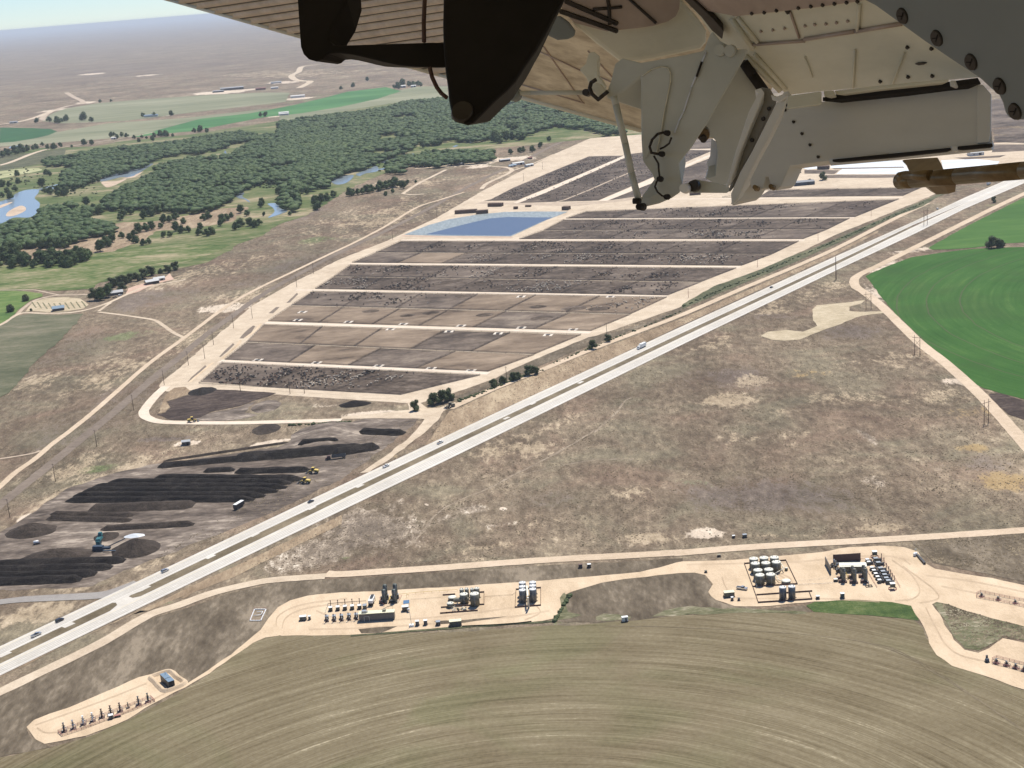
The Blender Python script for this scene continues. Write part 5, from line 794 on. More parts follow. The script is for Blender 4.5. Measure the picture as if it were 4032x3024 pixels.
semi('F',1945,940,'white box truck with dark sides driving on the highway',R180,13); semi('X',1905,392,'white box truck on the far highway beside the yard exit',HANG,12)
g = G('L', 1550, 822); t = thing('box_trailer', 'white-topped dark box trailer standing in the compost yard', 'trailer', (g[0], g[1], .06), 1.12); MB().box((0, 0, 2.3), (9, 2.6, 2.7)).build('box', 'darkcar', t); MB().box((0, 0, 3.68), (9.05, 2.65, .08)).build('roof', 'white', t); MB().box((3.3, 0, .7), (.3, 1.6, 1.2)).build('landing_leg', 'black', t); wheels(t, (-3.6, -2.4), 1.1, .5, .3)
g = G('Z', 2000, 1262); t = thing('dump_semi_trailer', 'grey semi with a long open trailer parked under the top windrow', 'truck', (g[0], g[1], .06), .12+math.pi)
mb = MB(); mb.box((-2, 0, 1.3), (10, 2.5, .15)); [mb.box((-2, s*1.2, 2.1), (10, .12, 1.6)) for s in (-1, 1)]; [mb.box((-2+5*s, 0, 2.1), (.12, 2.5, 1.6)) for s in (-1, 1)]; mb.build('trailer_bed', 'greysteel', t); prism([(3.6,.6),(7.5,.6),(7.5,1.6),(6.2,1.8),(5.9,2.9),(3.9,3.0)], 1.15).build('cab', 'rust', t); MB().box((6.1, 0, 2.3), (.1, 1.9, .7)).build('window', 'glass', t); wheels(t, (-6, -4.8, 4.2, 6.8), 1.1, .5, .3)
def loader(c, x, y, rz, lab, col='yellow', s=1.25):
    g = G(c, x, y); t = thing('wheel_loader', lab, 'loader', (g[0], g[1], .1), rz, 'wheel loaders'); t.scale = (s, s, s)
    prism([(-3.2,1.0),(-.6,1.0),(-.6,2.0),(-1.2,2.3),(-3.1,2.1),(-3.3,1.6)], 1.0).build('engine_cover', col, t); cb = prism([(-1.0,1.6),(.6,1.4),(.6,2.0),(.3,3.3),(-.9,3.3)], .75).build('cab', 'glass', t); MB().box((-.3, 0, 3.38), (1.5, 1.7, .14)).build('roof', col, cb)
    mb = MB(); [mb.path([(.5, q*.55, 1.7), (1.8, q*.55, 1.5), (3.0, q*.55, .7)], .14) for q in (-1, 1)]; mb.box((1.0, 0, 1.1), (1.6, .9, .7)); mb.build('lift_arm', col, t)
    pts = [(3.0,1.2),(3.0,.1),(4.2,.1),(4.25,.22),(3.3,.35),(3.2,1.2)]; prism(pts, 1.45).build('bucket', 'greysteel', t); wheels(t, (-2.2, 1.3), 1.05, .8, .55); return t
loader('Z',440,862,.1,'dark yellow loader driving on the loop road beside the spread manure'); loader('Z',1750,1420,2.9,'yellow loader at the end of the upper windrow with a reddish body'); loader('Z',1660,1530,2.85,'bright yellow loader working at the end of the lower windrow'); loader('F',705,1325,-2.5,'dark loader parked by the elms at the yard apron','tanbody')
# teal screening plant
g = G('L', 640, 1100); t = thing('screening_plant', 'teal and dark blue screening plant with a long conveyor between the heaps', 'screening plant', (g[0], g[1], .06), .0)
MB().box((0, 0, 1.9), (7, 3, 2.6), -.2, .9).box((4.5, -.4, 1.6), (6, 2.2, 1.3), -.15).build('screen_body', 'navy', t); MB().box((-1.5, 9, 4.5), (3.4, 7, 1.2), 0, .8).box((-1.5, 6.5, 2.2), (2.4, 3, 3.6)).box((-1.5, 12.5, 6.2), (2.6, 3, 2.0), 0, .7).build('hopper', 'teal', t)
k = MB().box((0, 0, 0), (13, 1.0, .3), 0, 1, Matrix.Rotation(-.32, 3, 'Y').to_euler()).build('conveyor', 'navy', t, (10.5, 1.2, 3.6), .2); MB().box((0, 0, .22), (12.6, .7, .1), 0, 1, Matrix.Rotation(-.32, 3, 'Y').to_euler()).build('belt', 'black', k); MB().box((9.5, -5, 1.2), (12, 1.1, .35), -.25).build('discharge_conveyor', 'navy', t)
MB().path([(-2.6, 8, 0), (-2.6, 8, 4)], .15).path([(-.4, 8, 0), (-.4, 8, 4)], .15).path([(-1.5, 12.5, 0), (-1.5, 12.5, 5.4)], .2).build('support_leg', 'navy', t)
g = G('L', 236, 1058); t = thing('fuel_trailer', 'small white fuel trailer standing in the compost yard', 'trailer', (g[0], g[1], .06), .4); MB().lathe([(0, -1.6), (.9, -1.5), (.9, 1.5), (0, 1.6)], (0, 0, 1.5), 14, 'x').build('tank', 'white', t); MB().box((.4, 0, .55), (4.2, 1.5, .2)).build('frame', 'black', t); wheels(t, (-.6,), .9, .4)
# ------------------------------------------------------------------ buildings
def gable(c, x, y, L, Wd, h, rh, rz, wall, roof, lab, name='barn', cat='barn', group=None, door=True, z=0):
    g = G(c, x, y); t = thing(name, lab, cat, (g[0], g[1], z), rz, group)
    mb = MB(); vs = [(-L/2, -Wd/2, 0), (L/2, -Wd/2, 0), (L/2, Wd/2, 0), (-L/2, Wd/2, 0), (-L/2, -Wd/2, h), (L/2, -Wd/2, h), (L/2, Wd/2, h), (-L/2, Wd/2, h), (-L/2, 0, h+rh), (L/2, 0, h+rh)]
    mb.add(vs, [(0, 1, 5, 4), (2, 3, 7, 6), (1, 2, 6, 9, 5), (3, 0, 4, 8, 7)]).build('wall', wall, t); e = .4
    MB().add([(-L/2-e, -Wd/2-e, h-.15), (L/2+e, -Wd/2-e, h-.15), (L/2+e, 0, h+rh+.08), (-L/2-e, 0, h+rh+.08), (L/2+e, Wd/2+e, h-.15), (-L/2-e, Wd/2+e, h-.15)], [(0, 1, 2, 3), (3, 2, 4, 5)]).build('roof', roof, t)
    if door: MB().box((L*.2, -Wd/2-.03, h*.42), (min(4, L*.25), .06, h*.8)).build('door', 'black', t); MB().box((-L*.25, -Wd/2-.03, h*.55), (min(2, L*.15), .06, h*.3)).build('window', 'glass', t)
    return t
gable('E',380,365,13,9,3.2,2.2,.25,'darkcar','blueroof','blue-grey roofed barn inside the nursery plot'); gable('E',755,262,15,9,3.2,2.0,.35,'greysteel','farmroof','grey farmhouse tucked between the grove trees','farmhouse','house'); gable('E',985,192,16,9,3.5,2,.5,'darkcar','farmroof','dark shed with a pale roof beside the shelterbelt','shed','shed'); gable('E',1030,172,14,7,3.2,1.6,.5,'farmwhite','farmroof','white shed just beyond the dark shed','shed','shed')
car('E',745,285,'darkcar','dark pickup parked in front of the grey farmhouse','pickup',.4,'pickup',.24); car('E',778,272,'white','white car parked beside the grey farmhouse','suv',.9,'car',.24)
gable('L',1208,412,6,5,3.0,.7,.1,'greysteel','galv','small grey shed on a patch of white ground','shed','shed',door=True,z=.06)
gable('X',290,392,30,16,5,1.6,.05,'navy','bluegrey','dark yard office with a pale blue front','yard_office','building'); gable('X',1790,135,22,14,5,2,.1,'farmwhite','farmroof','white shed far beyond the silage covers','shed','shed')
for c, x, y, L, W_, h, rz, wl, rf, lab in [('B',1460,1045,20,9,3.5,.3,'darkcar','farmroof','dark cabin on the bluff above the dirt loop'),('B',1545,1068,24,9,4,.5,'farmwhite','farmwhite','long white shed on the bluff right of the dirt loop'),('B',1618,1078,16,8,3.5,.6,'farmwhite','galv','short white shed nearest the feedlot road on the bluff'),('B',1510,1080,14,7,3,.4,'farmwhite','blueroof','pale blue-roofed shed left of the long white one'),('B',1175,1070,12,10,4,.2,'darkcar','farmroof','small dark tent-shaped cabin at the wood edge'),('B',1625,1030,8,6,3,.2,'barnred','barnred','tiny reddish shed on the bluff crest'),
   ('A',1505,582,95,26,9,.12,'darkcar','farmroof','very long grey barn on the far plain'),('A',1415,598,45,20,6,.1,'darkcar','farmroof','low dark barn left of the very long barn'),('A',1690,582,40,22,7,.1,'barnred','barnred','reddish barn right of the very long barn'),('A',1780,575,30,18,6,.1,'farmwhite','farmwhite','white shed at the right of the far barn row'),('A',1790,540,45,20,6,.1,'farmwhite','farmroof','pale shed uphill from the far barn row'),('A',1930,632,50,26,7,.1,'farmwhite','farmwhite','white farm building by the dirt lot beyond the green strip'),
   ('A',980,757,45,14,6,.05,'farmwhite','blueroof','pale roofed farm shed between the two sage fields'),('A',1840,740,30,16,6,.1,'farmwhite','farmwhite','white shed near the reddish field edge'),('B',800,568,22,16,7,.1,'farmwhite','farmwhite','white farmhouse in the far windbreak'),('B',870,565,18,14,6,.1,'farmwhite','farmwhite','second white building in the far windbreak'),('A',738,903,14,10,5,.1,'farmwhite','farmwhite','little white shed at the foot of the far farm trees'),('A',90,798,26,12,5,.1,'farmwhite','farmroof','pale shed at the far left field corner'),('B',30,746,30,14,5,.1,'farmwhite','farmwhite','white shed at the left of the far farmyard')]:
    gable(c, x, y, L, W_, h, h*.3, rz, wl, rf, lab, 'barn' if L > 25 else 'shed', 'barn' if L > 25 else 'shed', 'far farm buildings', door=L < 30)
# ------------------------------------------------------------------ well-site equipment
ZP = .22; EW = math.atan2(.02, 1.0)
def dirang(c, a, b):
    A = G(c, *a); B = G(c, *b); return math.atan2(B[1]-A[1], B[0]-A[0])
def tank(c, x, y, h, d, lab, group, wall='olive', top='cream', name='storage_tank', ztop=True, stair=False):  # dark wall colour also carries the shade on the tank sides
    g = G(c, x, y, h+ZP if ztop else ZP); t = thing(name, lab, 'tank', (g[0], g[1], ZP), 0, group); r = d/2
    MB().cyl((0, 0, 0), (0, 0, h), r, r, 28).build('shell', wall, t)
    lid = MB().lathe([(r*1.02, h-.05), (r*1.02, h+.05), (r*.5, h+.28), (.02, h+.42)], n=28).build('roof', top, t)
    if h > 2: MB().cyl((r*.45, -r*.2, h+.2), (r*.45, -r*.2, h+.75), .22, .22, 8).box((-r*.3, r*.35, h+.4), (.5, .5, .35)).build('hatch', 'galv', lid)
    if h > 2: mb = MB(); [mb.cyl((-.25+.5*k, -r-.18, 0), (-.25+.5*k, -r-.18, h+.8), .05, .05, 5) for k in (0, 1)]; [mb.box((0, -r-.18, z), (.5, .06, .06)) for z in np.arange(.4, h, .5)]; mb.build('ladder', 'galv', t); MB().cyl((r+.02, -r*.1, .35), (r+.45, -r*.12, .35), .18, .18, 8).build('outlet', 'greysteel', t)
    return t
gp = 'big round tanks of the right-hand pad'
for x, y, lab in [(645,362,'back left of the ten olive tanks on the right-hand pad'),(942,337,'back middle of the ten olive tanks on the right-hand pad'),(1245,327,'back right of the ten olive tanks on the right-hand pad'),(692,500,'second-row left olive tank on the right-hand pad'),(996,485,'second-row middle olive tank on the right-hand pad'),(1302,460,'second-row right olive tank on the right-hand pad'),(768,695,'third-row left olive tank on the right-hand pad'),(1080,675,'third-row right olive tank on the right-hand pad'),(824,838,'front left olive tank above the low wall on the right-hand pad'),(1135,820,'front right olive tank above the low wall on the right-hand pad')]: tank('N', x, y, 5.3, 4.75, lab, gp)
tank('N',1487,1192,6.5,3.66,'left of the two slim grey tanks in front of the olive tanks','slim grey tanks','greysteel','white'); tank('N',1750,1170,6.5,3.66,'right of the two slim grey tanks in front of the olive tanks','slim grey tanks','greysteel','white')
tank('N',1585,1000,1.3,4.7,'low flat olive basin at the corner inside the containment wall',None,name='low_basin'); tank('N',1590,632,1.5,1.7,'small squat tank beside the back olive tanks',None)
def wall(c, pts, h, mat, lab, name='containment_wall', th=.12, post=True, z=ZP, cat='wall', group=None):
    P = GL(c, pts, z); t = thing(name, lab, cat, (P[0][0], P[0][1], z), 0, group); o = P[0]; mb = MB(); pm = MB()
    for a, b in zip(P[:-1], P[1:]):
        L = math.hypot(b[0]-a[0], b[1]-a[1]); an = math.atan2(b[1]-a[1], b[0]-a[0]); mb.box(((a[0]+b[0])/2-o[0], (a[1]+b[1])/2-o[1], h/2), (L, th, h), an)
        n = max(1, int(L/3)); [pm.box((a[0]+(b[0]-a[0])*i/n-o[0], a[1]+(b[1]-a[1])*i/n-o[1], h/2+.04), (.2, th+.12, h+.08), an) for i in range(n+1)]
    mb.build('panel', mat, t)
    if post: pm.build('post', mat, t)
    return t
wall('N',[(375,520),(1580,425),(1915,1110),(620,1190),(375,520)],.75,'rust','dark rusty wall enclosing the ten olive tanks',group='containment walls'); wall('N',[(735,1430),(2340,1320)],.75,'rust','back side of the rusty wall round the two slim grey tanks',group='containment walls')
wall('J',[(588,478),(612,545),(632,606),(1100,576),(1075,512)],.8,'rust','front loop of rusty wall below the two slim grey tanks',group='containment walls')
def pipe(c, pts, r, mat, lab, hs=None, z=ZP, name='pipe_run', group='pipe runs', leg=True):
    hs = hs or [.6]*len(pts); P = [(*G(c, x, y, z+h), h) for (x, y), h in zip(pts, hs)]; o = P[0]; t = thing(name, lab, 'pipe', (o[0], o[1], z), 0, group); Q = [(p[0]-o[0], p[1]-o[1], p[2]) for p in P]
    MB().path(Q, r, 8).build('pipe', mat, t); mb = MB(); 
    for a, b in zip(Q[:-1], Q[1:]):
        L = math.dist(a, b); n = max(1, int(L/4)); [mb.cyl((a[0]+(b[0]-a[0])*i/n, a[1]+(b[1]-a[1])*i/n, 0), (a[0]+(b[0]-a[0])*i/n, a[1]+(b[1]-a[1])*i/n, a[2]+(b[2]-a[2])*i/n), .06, .06, 5) for i in range(n+1)]
    if leg: mb.build('support', mat, t)
    return t
pipe('N',[(1270,790),(1400,720),(1520,650),(1480,560),(1440,500)],.22,'cream','cream pipe climbing beside the back olive tanks',[1.2,1.6,2.2,2.2,2.2]); pipe('N',[(1290,830),(1340,930),(1380,1000),(1460,1010)],.2,'cream','cream pipe dropping to the low basin',[2.0,1.5,1,.8]); pipe('N',[(640,900),(700,1030),(740,1170)],.14,'cream','pale pipe along the left of the front olive tanks',[1,1,1])
pipe('J',[(985,445),(1070,440),(1160,437),(1240,432),(1300,425)],.07,'galv','thin pale pipe rack between the tanks and the processing plant',[.5]*5); pipe('J',[(985,410),(1080,402),(1160,395),(1240,388),(1300,382)],.05,'cream','second pale pipe running to the processing plant',[.5]*5)
def boxthing(c, x, y, d, rz, wall_, roof, lab, name='equipment_box', cat='equipment box', group=None, legs=0.0, door=True, z=ZP, ridge=0, front=False):
    g = G(c, x, y, z); t = thing(name, lab, cat, (g[0], g[1], z), rz, group); L, Wd, h = d
    MB().box((0, 0, legs+h/2), (L, Wd, h)).build('body', wall_, t); MB().box((0, 0, legs+h+.06), (L+.25, Wd+.25, .12)).build('roof', roof, t)
    if door: MB().box((L*.15, -Wd/2-.03, legs+h*.45), (min(1.0, L*.3), .06, h*.75)).build('door', 'greysteel' if wall_ != 'greysteel' else 'black', t)
    if legs: mb = MB(); [mb.box((sx*(L/2-.12), sy*(Wd/2-.12), legs/2), (.16, .16, legs)) for sx in (-1, 1) for sy in (-1, 1)]; mb.build('leg', wall_, t)
    else: MB().box((0, 0, .08), (L+.5, Wd+.5, .14)).build('skid', 'rust', t)
    return t
boxthing('J',378,548,(5.2,2.8,2.6),.04,'olive','beigeroof','olive equipment shed with a cream roof at the left end of the right-hand pad','equipment_shed','shed'); boxthing('J',405,582,(1.1,1.1,1.7),.0,'greysteel','white','grey utility cabinet in front of the olive equipment shed','utility_cabinet','cabinet'); boxthing('J',463,584,(1.0,1.0,1.2),.0,'black','black','black utility cabinet right of the grey one','utility_cabinet','cabinet')
boxthing('J',1150,570,(1.6,1.4,1.6),.0,'black','white','black and white generator box below the slim tanks','generator','generator'); boxthing('J',1365,562,(1.8,1.8,2.6),.0,'navy','white','white-topped dark portable toilet at the grass edge','portable_toilet','toilet'); boxthing('J',290,200,(1.6,1.2,1.0),.1,'rust','tanbody','small rusty box by the road junction','utility_cabinet','cabinet'); boxthing('W',1550,880,(1.9,1.5,1.9),.1,'black','rust','black box left of its white-topped twin by the road','utility_cabinet','cabinet'); boxthing('W',1606,878,(1.8,1.5,1.9),.1,'black','white','white-topped black box on the verge by the road','utility_cabinet','cabinet'); boxthing('W',1838,1226,(3.0,1.6,2.3),.1,'cream','white','pair of white cabinets on the weedy strip above the field','utility_cabinet','cabinet')
boxthing('U',330,685,(1.3,1.2,1.2),.1,'black','white','small black box on the dusty patch by the road','utility_cabinet','cabinet'); boxthing('U',402,682,(2.2,1.6,1.6),.1,'darkgreen','galv','dark box right of the small one on the dusty patch','utility_cabinet','cabinet'); boxthing('U',150,912,(1.2,1.0,1.0),0,'black','olive','small dark box at the pad entrance corner','utility_cabinet','cabinet')
# the processing plant of the right-hand pad (crop O)
wall('O',[(375,392),(700,374),(1032,352)],4.4,'rust','tall dark rust sound wall behind the processing plant','sound_wall',.25,True); wall('O',[(186,436),(250,560),(318,690)],4.2,'greysteel','slanting grey sound wall at the left of the processing plant','sound_wall',.25,True)
a1 = dirang('O',(590,640),(1090,635)); g = G('O', 850, 590, ZP); t = thing('compressor_building', 'long olive compressor building with a pale roof', 'building', (g[0], g[1], ZP), a1)
MB().box((0, 0, 1.6), (13.5, 5.0, 3.2)).build('wall', 'olive', t); MB().box((0, 0, 3.3), (14.1, 5.6, .2)).box((0, 0, 3.5), (13, 2.2, .2)).build('roof', 'cream', t); MB().box((-1.5, -2.55, 1.2), (1.4, .1, 2.2)).build('door', 'black', t); MB().box((3.5, -2.55, 1.8), (2.2, .1, .8)).build('louver', 'greysteel', t)
def tower(c, x, y, h, r, lab, group, mat='olive', z=ZP, box=True):
    g = G(c, x, y, z); t = thing('process_tower', lab, 'tower', (g[0], g[1], z), 0, group)
    MB().lathe([(r, 0), (r, h-.5), (r*.8, h-.15), (r*.35, h), (0, h+.03)], n=20).build('shell', mat, t); mb = MB(); mb.cyl((r*.5, -r, 0), (r*.5, -r-.1, h*.95), .06, .06, 5).cyl((r*.5-.4, -r, 0), (r*.5-.4, -r-.1, h*.95), .06, .06, 5); [mb.box((r*.5-.2, -r-.05, q), (.4, .05, .05)) for q in np.arange(.5, h*.95, .5)]; mb.build('ladder', 'galv', t)
    mb = MB(); mb.lathe([(r*1.25, h*.72), (r*1.25, h*.72+.1)], n=16); [mb.cyl((r*1.25*math.cos(q), r*1.25*math.sin(q), h*.72), (r*1.25*math.cos(q), r*1.25*math.sin(q), h*.72+1), .04, .04, 4) for q in np.arange(0, 6.3, .9)]; mb.lathe([(r*1.25, h*.72+.95), (r*1.25, h*.72+1.02)], n=16); mb.build('platform', 'galv', t)
    if box: MB().box((-r-1.0, -.4, .7), (1.5, 1.5, 1.4)).box((0, -.6, .4), (2.6*r, 2.6*r, .8)).build('base_skid', 'rust' if mat == 'olive' else 'black', t)
    return t
for x, y, lab in [(630,860,'left of the three olive towers in front of the compressor building'),(895,880,'middle of the three olive towers in front of the compressor building'),(1160,870,'right of the three olive towers in front of the compressor building')]: tower('O', x, y, 7.8, 1.0, lab, 'olive towers'); 
for x, y, lab in [(575,790,'shorter tower standing behind the left olive tower'),(840,760,'shorter tower standing behind the middle olive tower'),(1105,740,'shorter tower standing behind the right olive tower')]: tower('O', x, y, 6.6, .8, lab, 'olive towers')
def separator(c, x, y, rz, lab, group, stack=True, s=1.0, L=3.4, roof='white'):
    g = G(c, x, y, ZP); t = thing('separator_unit', lab, 'separator', (g[0], g[1], ZP), rz, group); t.scale = (s, s, s)
    MB().box((0, 0, .2), (L+.6, 1.7, .18)).build('skid', 'rust', t); MB().lathe([(0, -L*.5), (.5, -L*.46), (.5, L*.2)], (0, 0, .95), 12, 'x').build('vessel', 'greysteel', t)
    b = MB().box((L*.25, 0, 1.0), (L*.5, 1.5, 1.4)).build('house', 'darkgreen', t); MB().box((L*.25, 0, 1.76), (L*.55, 1.65, .1)).build('roof', roof, b)
    if stack: MB().cyl((-L*.48, .2, .6), (-L*.48, .2, 3.4), .17, .15, 8).cyl((-L*.48, .2, 3.4), (-L*.48, .2, 3.7), .28, .28, 8).build('stack', 'rust', t)
    MB().path([(-L*.5, -.4, .5), (-L*.5, -.7, .5), (L*.5, -.7, .5)], .07).build('pipe', 'galv', t); return t
us = None
for i, (x, y) in enumerate([(1235,385),(1270,445),(1345,580),(1395,650),(1440,730),(1485,805),(1530,885)]): separator('O', x, y, .02+math.pi, 'white-roofed unit number %s from the back in the left equipment column' % ['one','two','three','four','five','six','seven'][i], 'left column of separators on the right-hand pad', False, 1.05, 3.2)
for i, (x, y) in enumerate([(1450,365),(1510,465),(1565,600),(1625,680),(1665,760),(1705,840),(1755,905)]): separator('O', x, y, .02+math.pi, 'green unit with a rusty stack, number %s from the back in the right equipment column' % ['one','two','three','four','five','six','seven'][i], 'right column of separators on the right-hand pad', True, 1.15, 3.6, 'galv')
pipe('O',[(1040,300),(1330,285),(1540,270),(1600,330),(1760,600),(1870,770),(1990,970)],.1,'redpipe','red pipe skirting the back and right of the separator columns',[.7]*7); pipe('O',[(1200,590),(1300,760),(1430,980)],.1,'redpipe','red pipe between the olive towers and the separator columns',[.6]*3); pipe('O',[(1345,290),(1400,430),(1480,610),(1600,850)],.25,'black','thick black header pipe between the separator columns',[1.1]*4)
pipe('O',[(650,600),(700,680),(745,745)],.22,'yellow','short yellow pipe between the left and middle towers',[3,2,1.4]); pipe('O',[(1170,800),(1240,900)],.12,'cream','pale pipe at the foot of the right tower',[1.5,.5])
for x, y, lab in [(1375,260,'white-topped dark tank on legs behind the separator columns'),(1810,1040,'white-topped dark tank on legs in front of the separator columns')]:
    g = G('O', x, y, ZP); t = thing('chemical_tank', lab, 'tank', (g[0], g[1], ZP), 0, 'chemical tanks'); MB().box((0, 0, 2.3), (2.3, 2.2, 1.9)).build('tank_body', 'darkgreen', t); MB().box((0, 0, 3.3), (2.5, 2.4, .12)).build('roof', 'white', t); mb = MB(); [mb.box((sx*1, sy*.95, .7), (.16, .16, 1.4)) for sx in (-1, 1) for sy in (-1, 1)]; mb.build('leg', 'galv', t); MB().lathe([(2.2, .05), (2.2, .5), (2.1, .5), (2.1, .05)], n=14).build('containment_ring', 'pinkpipe', t)
boxthing('O',435,850,(1.8,1.6,1.3),0,'black','cream','small black pump box left of the olive towers','pump_box','pump'); boxthing('O',590,1240,(2.0,1.8,2.7),0,'navy','white','white-topped dark cabinet alone in front of the towers','utility_cabinet','cabinet') if False else None
g = G('O', 1235, 975, ZP); t = thing('pipe_skid', 'low black framed skid at the foot of the right tower', 'skid', (g[0], g[1], ZP)); MB().box((0, 1.1, .2), (3.4, .25, .4)).box((0, -1.1, .2), (3.4, .25, .4)).box((-1.6, 0, .2), (.25, 2.4, .4)).box((1.6, 0, .2), (.25, 2.4, .4)).box((0, 0, .2), (.25, 2.4, .4)).build('frame', 'black', t); MB().cyl((0, 0, .3), (0, 0, 1.3), .25, .2, 8).build('valve', 'greysteel', t)
mb = MB(); g = G('O', 440, 560, ZP); t = thing('engine_skid', 'cluster of dark engines and pipes left of the compressor building', 'machinery', (g[0], g[1], ZP)); rr = random.Random(3)
for i in range(16): mb.box((rr.uniform(-1.4, 1.8), rr.uniform(-6, 7), rr.uniform(.5, 1.8)), (rr.uniform(.5, 1.4), rr.uniform(.6, 1.8), rr.uniform(.6, 1.6)), rr.uniform(-.2, .2))
mb.build('engine', 'black', t); MB().cyl((0, 4, 1), (0, 4, 4), .3, .3, 8).cyl((.6, 0, 1), (.6, 0, 3.2), .25, .25, 8).build('exhaust', 'galv', t); MB().path([(-1, -6, 1), (0, -2, 1.8), (.5, 3, 1.4), (1.2, 6, 2)], .18).build('pipe', 'tanbody', t)
g = G('J', 2000, 195, ZP); t = thing('light_tower', 'white portable light tower at the far end of the pad', 'light tower', (g[0], g[1], ZP), .8); MB().box((0, 0, 1.0), (2.4, 1.4, 1.3)).build('generator_body', 'white', t); MB().cyl((.4, 0, 1.6), (.4, 0, 3.6), .08, .08, 6).box((.4, 0, 3.6), (1.2, .3, .3)).build('mast', 'galv', t); wheels(t, (-.3,), .75, .35, .2); MB().path([(1.2, 0, .5), (2.2, 0, .45)], .06).build('hitch', 'black', t)
wall('J',[(2020,200),(2050,235),(2082,272)],1.2,'black','long low black screen lying beside the white light tower','black_screen',1.1,False)
# red railed well cages at the right edge
def wellhead(c, x, y, lab, group, s=1.0, tall=False, body='greysteel'):
    g = G(c, x, y, ZP); t = thing('wellhead', lab, 'wellhead', (g[0], g[1], ZP), 0, group); t.scale = (s*1.2, s*1.2, s*.95); h = 4.2 if tall else 1.9
    MB().cyl((0, 0, 0), (0, 0, h*.6), .34, .3, 10).cyl((0, 0, h*.6), (0, 0, h), .26, .22, 10).cyl((0, 0, h), (0, 0, h+.15), .4, .4, 10).build('tree_body', body, t); mb = MB()
    for z in (.45*h, .68*h): mb.cyl((-.65, 0, z), (.65, 0, z), .14, .14, 8).cyl((0, -.65, z), (0, .65, z), .12, .12, 8)
    mb.build('valve', 'black', t); MB().path([(.2, 0, h*.6), (1.1, -.4, h*.5), (1.2, -.5, .1)], .09).path([(-.2, 0, .5), (-1.0, -.3, .5), (-1.0, -.3, .05)], .12).build('pipe', 'galv', t); MB().cyl((0, 0, .02), (0, 0, .22), 1.1, 1.1, 12).build('cellar_ring', 'rust', t); return t
def cage(c, pts, lab, h=1.3): return wall(c, pts, h, 'pinkpipe', lab, 'cage_fence', .05, True) if False else railcage(c, pts, lab, h)
def railcage(c, pts, lab, h=1.2):
    P = GL(c, pts, ZP); o = P[0]; t = thing('rail_fence', lab, 'fence', (o[0], o[1], ZP), 0, 'pink railings round the wellheads'); mb = MB(); pm = MB()
    for a, b in zip(P[:-1], P[1:]):
        A = Vector((a[0]-o[0], a[1]-o[1], 0)); B = Vector((b[0]-o[0], b[1]-o[1], 0)); L = (B-A).length
        for z in (.35, .75, h): mb.path([A+Vector((0, 0, z)), B+Vector((0, 0, z))], .075, 5)
        n = max(1, int(L/2)); [pm.cyl(A.lerp(B, i/n), A.lerp(B, i/n)+Vector((0, 0, h+.05)), .08, .08, 5) for i in range(n+1)]
    mb.build('rail', 'pinkpipe', t); pm.build('post', 'pinkpipe', t); return t
railcage('K',[(1292,690),(1330,668),(1460,695),(1600,725),(1735,750),(1880,780),(1880,835),(1735,805),(1600,775),(1450,745),(1292,718),(1292,690)],'pink railings round the upper right row of wellheads'); railcage('K',[(1437,1300),(1480,1280),(1600,1310),(1735,1345),(1880,1385),(1880,1450),(1735,1412),(1600,1372),(1437,1335),(1437,1300)],'pink railings round the lower right row of wellheads')
for i, (x, y) in enumerate([(1338,708),(1492,740),(1652,772),(1810,808)]): wellhead('K', x, y, 'low wellhead number %s from the left inside the upper pink railings' % ['one','two','three','four'][i], 'wellheads at the right edge')
for i, (x, y) in enumerate([(1475,1330),(1570,1352),(1655,1378),(1735,1402),(1820,1430)]): wellhead('K', x, y, 'grey wellhead number %s from the left inside the lower pink railings' % ['one','two','three','four','five'][i], 'wellheads at the right edge', 1.15)
g = G('K', 1390, 1318, ZP); t = thing('chemical_pump', 'dark squat pump tank just left of the lower pink railings', 'pump', (g[0], g[1], ZP)); MB().lathe([(0, .3), (.9, .3), (1.0, 1.0), (.8, 1.6), (0, 1.75)], n=14).build('tank', 'navy', t); MB().box((.2, .9, 1.6), (.9, .5, 2.6)).build('solar_mast', 'greysteel', t); MB().box((0, 0, .12), (2.2, 1.8, .2)).build('base', 'black', t)
# left middle pad (crops P and Q)
for i, (x, y) in enumerate([(455,835),(612,822),(768,810),(925,800),(1085,790)]): separator('P', x, y, math.pi/2+.12+math.pi, 'white-roofed heater unit number %s from the left in the upper row' % ['one','two','three','four','five'][i], 'upper row of separators on the left-hand pad', True, 1.2, 3.6)
for i, (x, y) in enumerate([(375,1065),(535,1058),(695,1045),(858,1030),(1015,1020)]): separator('P', x, y, math.pi/2+.12, 'grey heater unit number %s from the left in the lower row' % ['one','two','three','four','five'][i], 'lower row of separators on the left-hand pad', True, 1.2, 3.6, 'galv')
pipe('P',[(390,700),(700,672),(960,655),(1220,640)],.14,'rust','rusty header pipe behind the upper row of heater units',[1.5]*4); pipe('P',[(280,1135),(600,1110),(900,1092),(1060,1080)],.07,'galv','thin pipe in front of the lower row of heater units',[.4]*4); pipe('P',[(330,900),(360,800),(390,700)],.08,'galv','thin pipe at the left end of the heater rows',[.5]*3)
g = G('P', 1480, 1040, ZP); a2 = dirang('P',(1080,1100),(1850,1050)); t = thing('metal_building', 'long blue-grey metal building at the front of the left-hand pad', 'building', (G('P',1465,1075,ZP)[0], G('P',1465,1075,ZP)[1]+1.9, ZP), a2)
